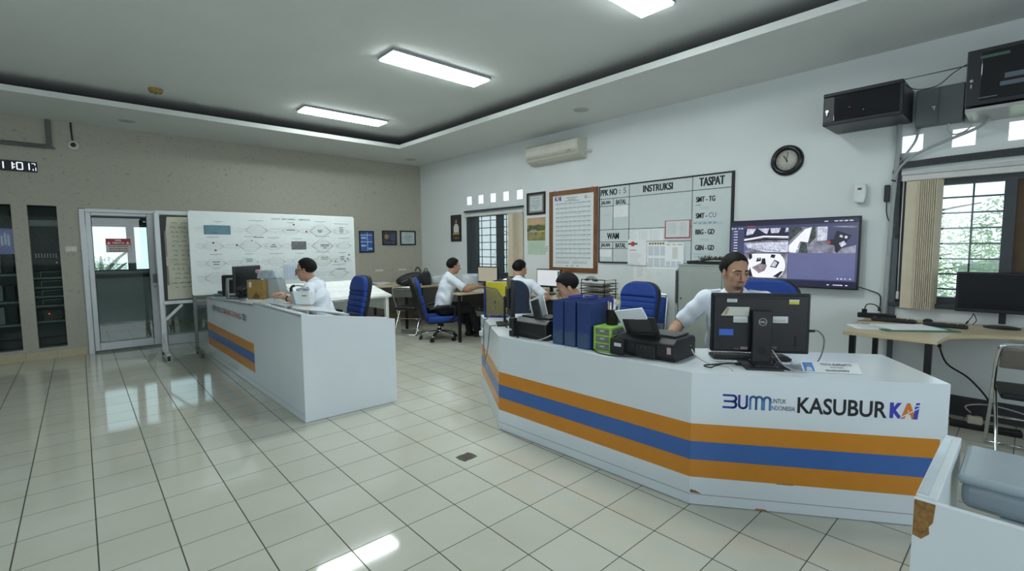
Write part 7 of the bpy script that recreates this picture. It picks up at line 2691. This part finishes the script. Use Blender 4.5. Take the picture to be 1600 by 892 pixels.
SKIN = skin_mat('skin', (.36, .20, .125))
HAIR = mat('black_hair', (.005, .0045, .0045), rough=.62, noise=.3, scale=90, bump=.35, bscale=260, spec=.25)
SHIRT = mat('white_shirt_cotton', (.74, .80, .88), rough=.8, noise=.03, scale=20, bump=.06, bscale=25)
TROUSER = mat('dark_trousers', (.010, .011, .016), rough=.8, noise=.1)
SHOE = mat('black_shoe', (.010, .010, .011), rough=.35)
EYEW = mat('eye_white', (.55, .52, .48), rough=.3, noise=0)
EYED = mat('eye_dark', (.012, .008, .006), rough=.15, noise=0)


def vn(v):
    v = np.array(v, float)
    return v / max(np.linalg.norm(v), 1e-9)


def ik(a, t, l1, l2, pole):
    a, t = np.array(a, float), np.array(t, float)
    d = t - a
    L = np.linalg.norm(d)
    L = min(L, (l1 + l2) * .995)
    dn = vn(d)
    x = (l1 * l1 - l2 * l2 + L * L) / (2 * L)
    h = math.sqrt(max(l1 * l1 - x * x, 0))
    p = np.array(pole, float)
    p = vn(p - dn * (p @ dn))
    return a + dn * x + p * h, a + dn * L


def person(label, hip, heading, lean, head_yaw, head_pitch, hands, feet, group=None, h=.005, seat=.52, scale=1.0, hairline=0.0, beard=False, glasses=False, watch=False, badge=False, curl=(.35, .35), head_fwd=.06, twist=0.0, side=0.0, head_roll=0.0, elbow_out=(.5, .5), hair_long=0.0):
    """hip: world (x, y); heading: world direction; hands: world targets (right, left); feet likewise"""
    rz_ = math.atan2(heading[1], heading[0])
    t = thing('person', label, 'person', (hip[0], hip[1], 0), rz_, group)
    c_, s_ = math.cos(rz_), math.sin(rz_)

    def loc(p):
        x, y = p[0] - hip[0], p[1] - hip[1]
        return np.array([c_ * x + s_ * y, -s_ * x + c_ * y, p[2]])
    S = scale
    pel = np.array([0, 0, seat])
    ln = R(lean)
    up = np.array([math.sin(ln), math.sin(R(side)), math.cos(ln)])
    up = vn(up)
    tw = R(twist)
    lat = np.array([-math.sin(tw), math.cos(tw), 0.0])           # to the person's left
    lat = vn(lat - up * (lat @ up))
    fwd = np.cross(lat, up)
    waist = pel + up * .16 * S
    chest = pel + up * .36 * S + fwd * .01
    neck = pel + up * .53 * S
    shl = pel + up * .475 * S + lat * .185 * S
    shr = pel + up * .475 * S - lat * .185 * S
    # head frame
    hy, hp = R(head_yaw), R(head_pitch)
    f0 = np.array([math.cos(hy), math.sin(hy), 0.0])
    hl = np.array([-math.sin(hy), math.cos(hy), 0.0])
    hf = f0 * math.cos(hp) - np.array([0, 0, 1.0]) * math.sin(hp)
    hu = np.cross(hf, hl)
    if head_roll:
        q = R(head_roll)
        hl, hu = hl * math.cos(q) + hu * math.sin(q), hu * math.cos(q) - hl * math.sin(q)
    HC = neck + up * .075 * S + np.array([0, 0, .075]) * S + fwd * head_fwd * S
    Rm = np.stack([hf, hl, hu], 1)

    def H(x, y, z):
        return HC + S * (hf * x + hl * y + hu * z)
    # arms
    arms = []
    for sgn, sh, tgt, eo in ((-1, shr, hands[0], elbow_out[0]), (1, shl, hands[1], elbow_out[1])):
        tg = loc(tgt)
        el, wr = ik(sh, tg, .285 * S, .255 * S, lat * sgn * eo + np.array([-.35, 0, -1.0]))
        arms.append((sgn, sh, el, wr))
    legs = []
    for sgn, ft in ((-1, feet[0]), (1, feet[1])):
        f_ = loc(ft)
        hipj = pel + lat * sgn * .085 * S + np.array([0, 0, -.01])
        kn, an = ik(hipj, f_ + np.array([0, 0, .09]), .43 * S, .42 * S, np.array([1.0, sgn * .12, .6]))
        legs.append((sgn, hipj, kn, an))
    pts = [pel, neck, HC + np.array([0, 0, .17]), HC - np.array([.16, 0, 0]), HC + np.array([.16, 0, 0])]
    for a in arms:
        pts += list(a[1:]) + [a[3] + vn(a[3] - a[2]) * .22]
    pts += [p for l in legs for p in l[1:]]
    pts = np.array(pts)
    lo, hi = pts.min(0) - .17, pts.max(0) + .17
    lo[2] = max(lo[2], 0.0)
    B = Field(lo, hi, h)
    # trunk (a little thinner than the clothes)
    B.bone(pel, waist, .105 * S, .095 * S, .03, lat=lat, s=1.35)
    B.bone(waist, chest, .095 * S, .105 * S, .04, lat=lat, s=1.4)
    B.bone(shr, shl, .045 * S, .045 * S, .05)
    B.bone(neck - up * .05, H(-.022, 0, -.075), .056 * S, .052 * S, .03)
    for sgn, sh, el, wr in arms:
        B.bone(sh, el, .047 * S, .040 * S, .02)
        B.bone(el, el + (wr - el) * .35, .040 * S, .041 * S, .02)
        B.bone(el + (wr - el) * .35, wr, .041 * S, .027 * S, .02)
    for sgn, hj, kn, an in legs:
        B.bone(hj, kn, .075 * S, .052 * S, .03)
        B.bone(kn, an, .050 * S, .035 * S, .02)
    # head
    B.ell(H(-.014, 0, .036), np.array([.094, .074, .084]) * S, Rm, .02)
    B.ell(H(.024, 0, -.028), np.array([.066, .057, .086]) * S, Rm, .03)
    B.ell(H(.058, 0, -.090), np.array([.026, .030, .022]) * S, Rm, .025)
    for y in (-1, 1):
        B.ell(H(.056, y * .037, -.020), np.array([.026, .024, .026]) * S, Rm, .02)
        B.ell(H(.018, y * .045, -.062), np.array([.040, .014, .026]) * S, Rm, .02)
        B.ell(H(.094, y * .032, .004), np.array([.018, .020, .0125]) * S, Rm, .010, 'sub')
        B.bone(H(.068, y * .050, .020), H(.088, y * .014, .022), .0075 * S, .0088 * S, .012)
        B.ell(H(.0760, y * .0315, .001), np.array([.0118, .0150, .0108]) * S, Rm, .003)
        # ear
        B.ell(H(-.004, y * .077, -.008), np.array([.017, .008, .031]) * S, Rm, .008)
        B.ell(H(-.001, y * .086, -.006), np.array([.008, .006, .018]) * S, Rm, .005, 'sub')
        B.ell(H(.098, y * .0135, -.036), np.array([.012, .0085, .0085]) * S, Rm, .008)
    B.bone(H(.089, 0, .012), H(.113, 0, -.030), .0090 * S, .0135 * S, .008)
    B.bone(H(.088, -.014, -.0595), H(.088, .014, -.0595), .0075 * S, .0075 * S, .008)
    B.bone(H(.086, -.013, -.072), H(.086, .013, -.072), .0085 * S, .0085 * S, .008)
    B.bone(H(.099, -.022, -.0655), H(.099, .022, -.0655), .0022 * S, .0022 * S, .003, 'sub')
    # hands: palm, four unequal fingers, thumb from the side of the palm
    for ai, (sgn, sh, el, wr) in enumerate(arms):
        f = vn(wr - el)
        f = vn(f + np.array([0, 0, -.15]) - 0)
        nrm = np.array([0, 0, -1.0])
        nrm = vn(nrm - f * (nrm @ f))              # palm down
        sd = np.cross(nrm, f)
        sd = vn(sd)
        if sd @ (lat * -sgn) < 0:
            sd = -sd                                  # thumbs point to the middle
        B.bone(wr, wr + f * .035 * S, .026 * S, .024 * S, .012, lat=sd, s=1.2)
        B.bone(wr + f * .03 * S, wr + f * .080 * S, .0165 * S, .0145 * S, .012, lat=sd, s=2.35)
        for off_, Lf, r_ in ((.031, .070, .0085), (.0105, .079, .0088), (-.0105, .073, .0084), (-.030, .056, .0074)):
            p = wr + f * (.083 if abs(off_) < .02 else .077) * S + sd * off_ * S
            a = curl[ai] * .6
            d = vn(f * math.cos(a) + nrm * math.sin(a) + sd * off_ * 2.2)
            for q, fr_ in enumerate((.45, .30, .25)):
                e = p + d * Lf * fr_ * S
                B.bone(p, e, r_ * (1 - .06 * q) * S, r_ * (1 - .06 * (q + 1)) * S, .004)
                p = e
                a += curl[ai]
                d = vn(f * math.cos(a) + nrm * math.sin(a) + sd * off_ * 1.2)
        p = wr + f * .028 * S + sd * .024 * S
        for d, L_, r_ in ((f * .55 + sd * .8 + nrm * .25, .036, .0125), (f * .85 + sd * .45 + nrm * .3, .030, .0105), (f * .95 + sd * .15 + nrm * .3, .024, .009)):
            e = p + vn(d) * L_ * S
            B.bone(p, e, r_ * S, r_ * .92 * S, .007)
            p = e
    P, F = B.mesh(1)
    # skin tone: lips, stubble, warmer ears and cheeks
    q = (P - HC) @ Rm / S
    base = np.array([.45, .262, .17])
    col = np.repeat(base[None], len(P), 0)
    def blend(mask, c):
        nonlocal col
        col = col + (np.array(c)[None] - col) * np.clip(mask, 0, 1)[:, None]
    lips = np.exp(-((q[:, 2] + .066) / .0095) ** 2) * np.exp(-(q[:, 1] / .021) ** 4) * (q[:, 0] > .07)
    blend(lips * .75, (.24, .10, .085))
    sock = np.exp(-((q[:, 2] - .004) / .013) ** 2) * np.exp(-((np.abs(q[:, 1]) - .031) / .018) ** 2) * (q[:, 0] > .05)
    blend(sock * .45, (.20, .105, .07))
    if beard:
        must = np.exp(-((q[:, 2] + .050) / .0065) ** 2) * np.exp(-(q[:, 1] / .026) ** 4) * (q[:, 0] > .07)
        goat = np.exp(-((q[:, 2] + .094) / .018) ** 4) * np.exp(-(q[:, 1] / .036) ** 4) * (q[:, 0] > .03)
        blend(must * .92, (.04, .03, .026))
        blend(goat * .92, (.035, .026, .022))
    else:
        must = np.exp(-((q[:, 2] + .050) / .006) ** 2) * np.exp(-(q[:, 1] / .026) ** 4) * (q[:, 0] > .07)
        blend(must * .3, (.09, .06, .05))
    body = net_obj('body', P, F, SKIN, t, col)
    # eyes, eyebrows
    for y in (-1, 1):
        mb_ = MB()
        RM = Matrix(((hf[0], hl[0], hu[0]), (hf[1], hl[1], hu[1]), (hf[2], hl[2], hu[2]))).to_4x4()
        mb_.ball(H(.0845, y * .0315, -.001), .0105 * S, (.62, 1.25, .40), 16, RM)
        e = obj('eye', mb_, EYEW, t)
        mb_ = MB()
        mb_.ball(H(.0885, y * .0315, -.0008), .0056 * S, (.7, 1, .74), 12, RM)
        obj('iris', mb_, EYED, e)
        mb_ = MB()
        mb_.tube([H(.088, y * .019, .0015), H(.0925, y * .030, .0048), H(.0865, y * .044, .0012)], .0015 * S, n=6, sub=4)
        obj('eyelash', mb_, EYED, e)
        mb_ = MB()
        mb_.tube([H(.0945, y * .012, .0235), H(.0925, y * .025, .0285), H(.0845, y * .039, .0275), H(.0735, y * .051, .0205)], [.0038 * S, .0046 * S, .0040 * S, .002 * S], n=6, sub=4)
        obj('eyebrow', mb_, HAIR, t)
    # hair cap
    Fh = Field(HC - .16 * S, HC + .17 * S, .004)
    Fh.ell(H(-.018, 0, .043), np.array([.101, .081, .093]) * S, Rm, 0)
    Fh.bone(H(-.07, -.03, .02), H(-.07, .03, .02), .045 * S, .045 * S, .03)
    ax = [Fh.lo[i] + Fh.h * np.arange(Fh.n[i], dtype=np.float32) for i in range(3)]
    X = ax[0][:, None, None] - HC[0]
    Y = ax[1][None, :, None] - HC[1]
    Z = ax[2][None, None, :] - HC[2]
    hx = (X * hf[0] + Y * hf[1] + Z * hf[2]) / S
    hyy = (X * hl[0] + Y * hl[1] + Z * hl[2]) / S
    hz = (X * hu[0] + Y * hu[1] + Z * hu[2]) / S
    line = np.interp(hx, [-.12, -.085, -.04, -.022, -.012, .012, .022, .045, .07, .09], [-.062, -.062, -.045, -.03, .0, -.028, .045, .085 + hairline * .5, .108 + hairline, .112 + hairline])
    line = line + .004 * np.sin(hyy * 150 + 1) * (hx > .02) + np.where(hx > .03, (np.abs(hyy) / .06) ** 2 * (.004 + hairline * .5), 0)
    nz = 0.0018 * np.sin(hx * 60 + 3 * np.sin(hyy * 90)) * np.cos(hyy * 260)
    Fh.V = np.maximum(Fh.V + nz * (hz > .02), (line - hz) * .6 * S)
    P, F = Fh.mesh(1)
    net_obj('hair', P, F, HAIR, t)
    # shirt
    C = Field(lo - .03, hi + .03, h * 1.0)
    C.bone(pel + up * .02, waist, .128 * S, .122 * S, .04, lat=lat, s=1.36)
    C.bone(waist, chest, .122 * S, .124 * S, .05, lat=lat, s=1.42)
    C.bone(chest, pel + up * .46 * S, .116 * S, .075 * S, .05, lat=lat, s=1.45)
    C.bone(shr, shl, .058 * S, .058 * S, .05)
    C.bone(neck - up * .06, neck - up * .005, .085 * S, .066 * S, .04)
    for sgn, sh, el, wr in arms:
        e2 = sh + (el - sh) * .86
        a_, b_ = np.array(sh), np.array(e2)
        dirn = vn(b_ - a_)

        def sleeve(X, Y, Z, a_=a_, b_=b_, dirn=dirn):
            px, py, pz = X - a_[0], Y - a_[1], Z - a_[2]
            L = float(np.linalg.norm(b_ - a_))
            tt = px * dirn[0] + py * dirn[1] + pz * dirn[2]
            u_ = np.clip(tt, 0, L)
            d = np.sqrt((px - u_ * dirn[0]) ** 2 + (py - u_ * dirn[1]) ** 2 + (pz - u_ * dirn[2]) ** 2) - (.060 + .004 * u_ / L + .0025 * np.sin(u_ * 70)) * S
            return np.maximum(d, tt - L)
        C.apply(sleeve, np.minimum(a_, b_) - .08, np.maximum(a_, b_) + .08, .025)
    # folds
    ax = [C.lo[i] + C.h * np.arange(C.n[i], dtype=np.float32) for i in range(3)]
    X, Y, Z = ax[0][:, None, None], ax[1][None, :, None], ax[2][None, None, :]
    C.V += .0035 * np.sin(Z * 42 + 5 * np.sin(X * 9) + 4 * np.sin(Y * 11)) * np.clip((neck[2] - Z) * 6, 0, 1)
    C.cut(pel - np.array([0, 0, .02]), (0, 0, -1))
    # open the neck
    C.bone(neck - up * .02 + fwd * .02, H(-.01, 0, -.05), .054 * S, .058 * S, .006, 'sub')
    P, F = C.mesh(1)
    shirt = net_obj('shirt', P, F, SHIRT, t)
    # collar
    mb_ = MB()
    ring = []
    for k in range(13):
        a = -math.pi * .80 + 1.6 * math.pi * k / 12 + math.pi
        ring.append(neck + up * (.012 - .028 * (abs(k - 6) / 6) ** 2 + .01) * S + fwd * (math.cos(a) * .066 + .008) * S + lat * math.sin(a) * .064 * S)
    mb_.tube(ring, [.012 * S] * len(ring), n=8, sub=2)
    obj('collar', mb_, SHIRT, shirt)
    for sgn, sh in ((-1, shr), (1, shl)):
        mb_ = MB()
        a = sh + up * .056 * S - lat * sgn * .005
        b = sh + up * .067 * S - lat * sgn * .095 * S
        mb_.seg(a, b, .045 * S, .006, up=tuple(up), bev=.002)
        obj('epaulette', mb_, mat('epaulette_white', (.66, .72, .80), rough=.7), shirt)
    # trousers and shoes
    T = Field(np.array([lo[0], lo[1], 0]) - .02, np.array([hi[0], hi[1], seat + .12]) + .02, h * 1.2)
    T.bone(pel - lat * .06 * S, pel + lat * .06 * S, .118 * S, .118 * S, .03)
    T.bone(pel, pel + up * .06, .110 * S, .112 * S, .03, lat=lat, s=1.3)
    for sgn, hj, kn, an in legs:
        T.bone(hj, kn, .088 * S, .068 * S, .03)
        T.bone(kn, an + np.array([0, 0, -.02]), .066 * S, .056 * S, .02)
    T.cut((0, 0, .055), (0, 0, -1))
    P, F = T.mesh(1)
    net_obj('trousers', P, F, TROUSER, t)
    for sgn, hj, kn, an in legs:
        Q = Field(an - np.array([.12, .10, .12]), an + np.array([.26, .10, .10]), .005)
        d = vn(np.array([1, sgn * .12, 0]))
        z0 = .035
        a = np.array([an[0], an[1], z0 + .005])
        Q.bone(a - d * .04, a + d * .15, .042, .034, .02)
        Q.bone(a + np.array([0, 0, .05]), a, .046, .045, .02)
        Q.cut((0, 0, .002), (0, 0, -1))
        P, F = Q.mesh(1)
        net_obj('shoe', P, F, SHOE, t)
    if glasses:
        mb_ = MB()
        for y in (-1, 1):
            c0 = (.098, y * .031, .0)
            pts_ = [H(c0[0] - .10 * max(0, abs(c0[1] + .022 * math.cos(a)) - .03), c0[1] + .022 * math.cos(a), c0[2] + .016 * math.sin(a)) for a in [2 * math.pi * k / 16 for k in range(16)]]
            mb_.tube(pts_, .0022, n=6, closed=True)
            mb_.tube([H(.092, y * .052, .004), H(.06, y * .072, .006), H(.0, y * .083, .006), H(-.02, y * .083, -.004)], .0022, n=6, sub=2)
        mb_.tube([H(.099, -.010, .002), H(.103, 0, .005), H(.099, .010, .002)], .002, n=6)
        obj('glasses', mb_, mat('spectacle_black', (.008, .008, .01), rough=.25), t)
    if watch:
        sgn, sh, el, wr = arms[1]
        f = vn(wr - el)
        mb_ = MB()
        p = wr - f * .02
        u_ = vn(np.cross(f, (0, 0, 1.0)))
        v_ = np.cross(u_, f)
        mb_.tube([p + (u_ * math.cos(a) + v_ * math.sin(a)) * .031 for a in [2 * math.pi * k / 16 for k in range(16)]], .007, n=6, closed=True)
        wt = obj('watch_strap', mb_, BLACK, t)
        mb_ = MB()
        n2 = vn(np.array([-.3, -.6, 1.0]))
        mb_.cyl(p + v_ * .030, p + v_ * .042, .020, n=18)
        obj('watch_dial', mb_, mat('watch_white', (.8, .8, .8), rough=.2), wt)
    if badge:
        sgn, sh, el, wr = arms[1]
        dirn = vn(el - sh)
        out = vn(lat - dirn * (lat @ dirn))
        c = sh + dirn * .10 + out * .064
        tng = np.cross(out, dirn)
        M = Matrix(((tng[0], -out[0], -dirn[0], c[0]), (tng[1], -out[1], -dirn[1], c[1]), (tng[2], -out[2], -dirn[2], c[2]), (0, 0, 0, 1)))
        mb_ = MB()
        mb_.prism([(-.026, .03), (.026, .03), (.028, -.005), (0, -.04), (-.028, -.005)], -.003, .004, 'XZ')
        mb_.rotate(M)
        bd_ = obj('sleeve_badge', mb_, mat('badge_ochre', (.28, .20, .12), rough=.7, noise=.3, scale=60), shirt)
    return t


person('person in a white shirt with a goatee working at the large black monitor', (-1.96, -7.38), (-.93, -.37), 10, 30, 10,
       [(-2.42, -7.15, .845), (-2.29, -7.63, .835)], [(-2.20, -7.22, 0), (-2.22, -7.58, 0)], h=.004, beard=True, curl=(.25, .3), hairline=-.004, elbow_out=(.9, .5), seat=.60, head_fwd=.045)
person('person with glasses in a white shirt leaning over the control desk', (-3.40, -3.49), (-.80, .60), 14, 0, 10,
       [(-3.80, -3.32, .945), (-3.84, -3.58, .935)], [(-3.62, -3.26, 0), (-3.70, -3.40, 0)], h=.005, glasses=True, watch=True, badge=True, hairline=.006, elbow_out=(1.5, 1.5), seat=.56, head_fwd=.06)
person('person in a white shirt writing at the table below the far window', (-1.24, -2.58), (.93, -.37), 13, 4, 10,
       [(-.80, -2.95, .83), (-.72, -2.70, .83)], [(-.70, -2.80, 0), (-.74, -2.62, 0)], h=.006, seat=.50, curl=(.45, .35), elbow_out=(1.2, 1.2))
person('person seen from behind in the navy chair under the timetable', (-1.02, -4.06), (.86, .50), 12, -35, 16,
       [(-.58, -4.22, .835), (-.62, -3.80, .835)], [(-.62, -4.05, 0), (-.64, -3.80, 0)], h=.006, elbow_out=(1.1, 1.1), seat=.48)
person('person looking down behind the blue binders, face in profile', (-1.98, -6.17), (-.80, .60), 20, 0, 32,
       [(-2.14, -5.98, .63), (-2.22, -6.10, .63)], [(-2.26, -5.90, 0), (-2.34, -6.04, 0)], h=.005, seat=.46, head_fwd=.07)
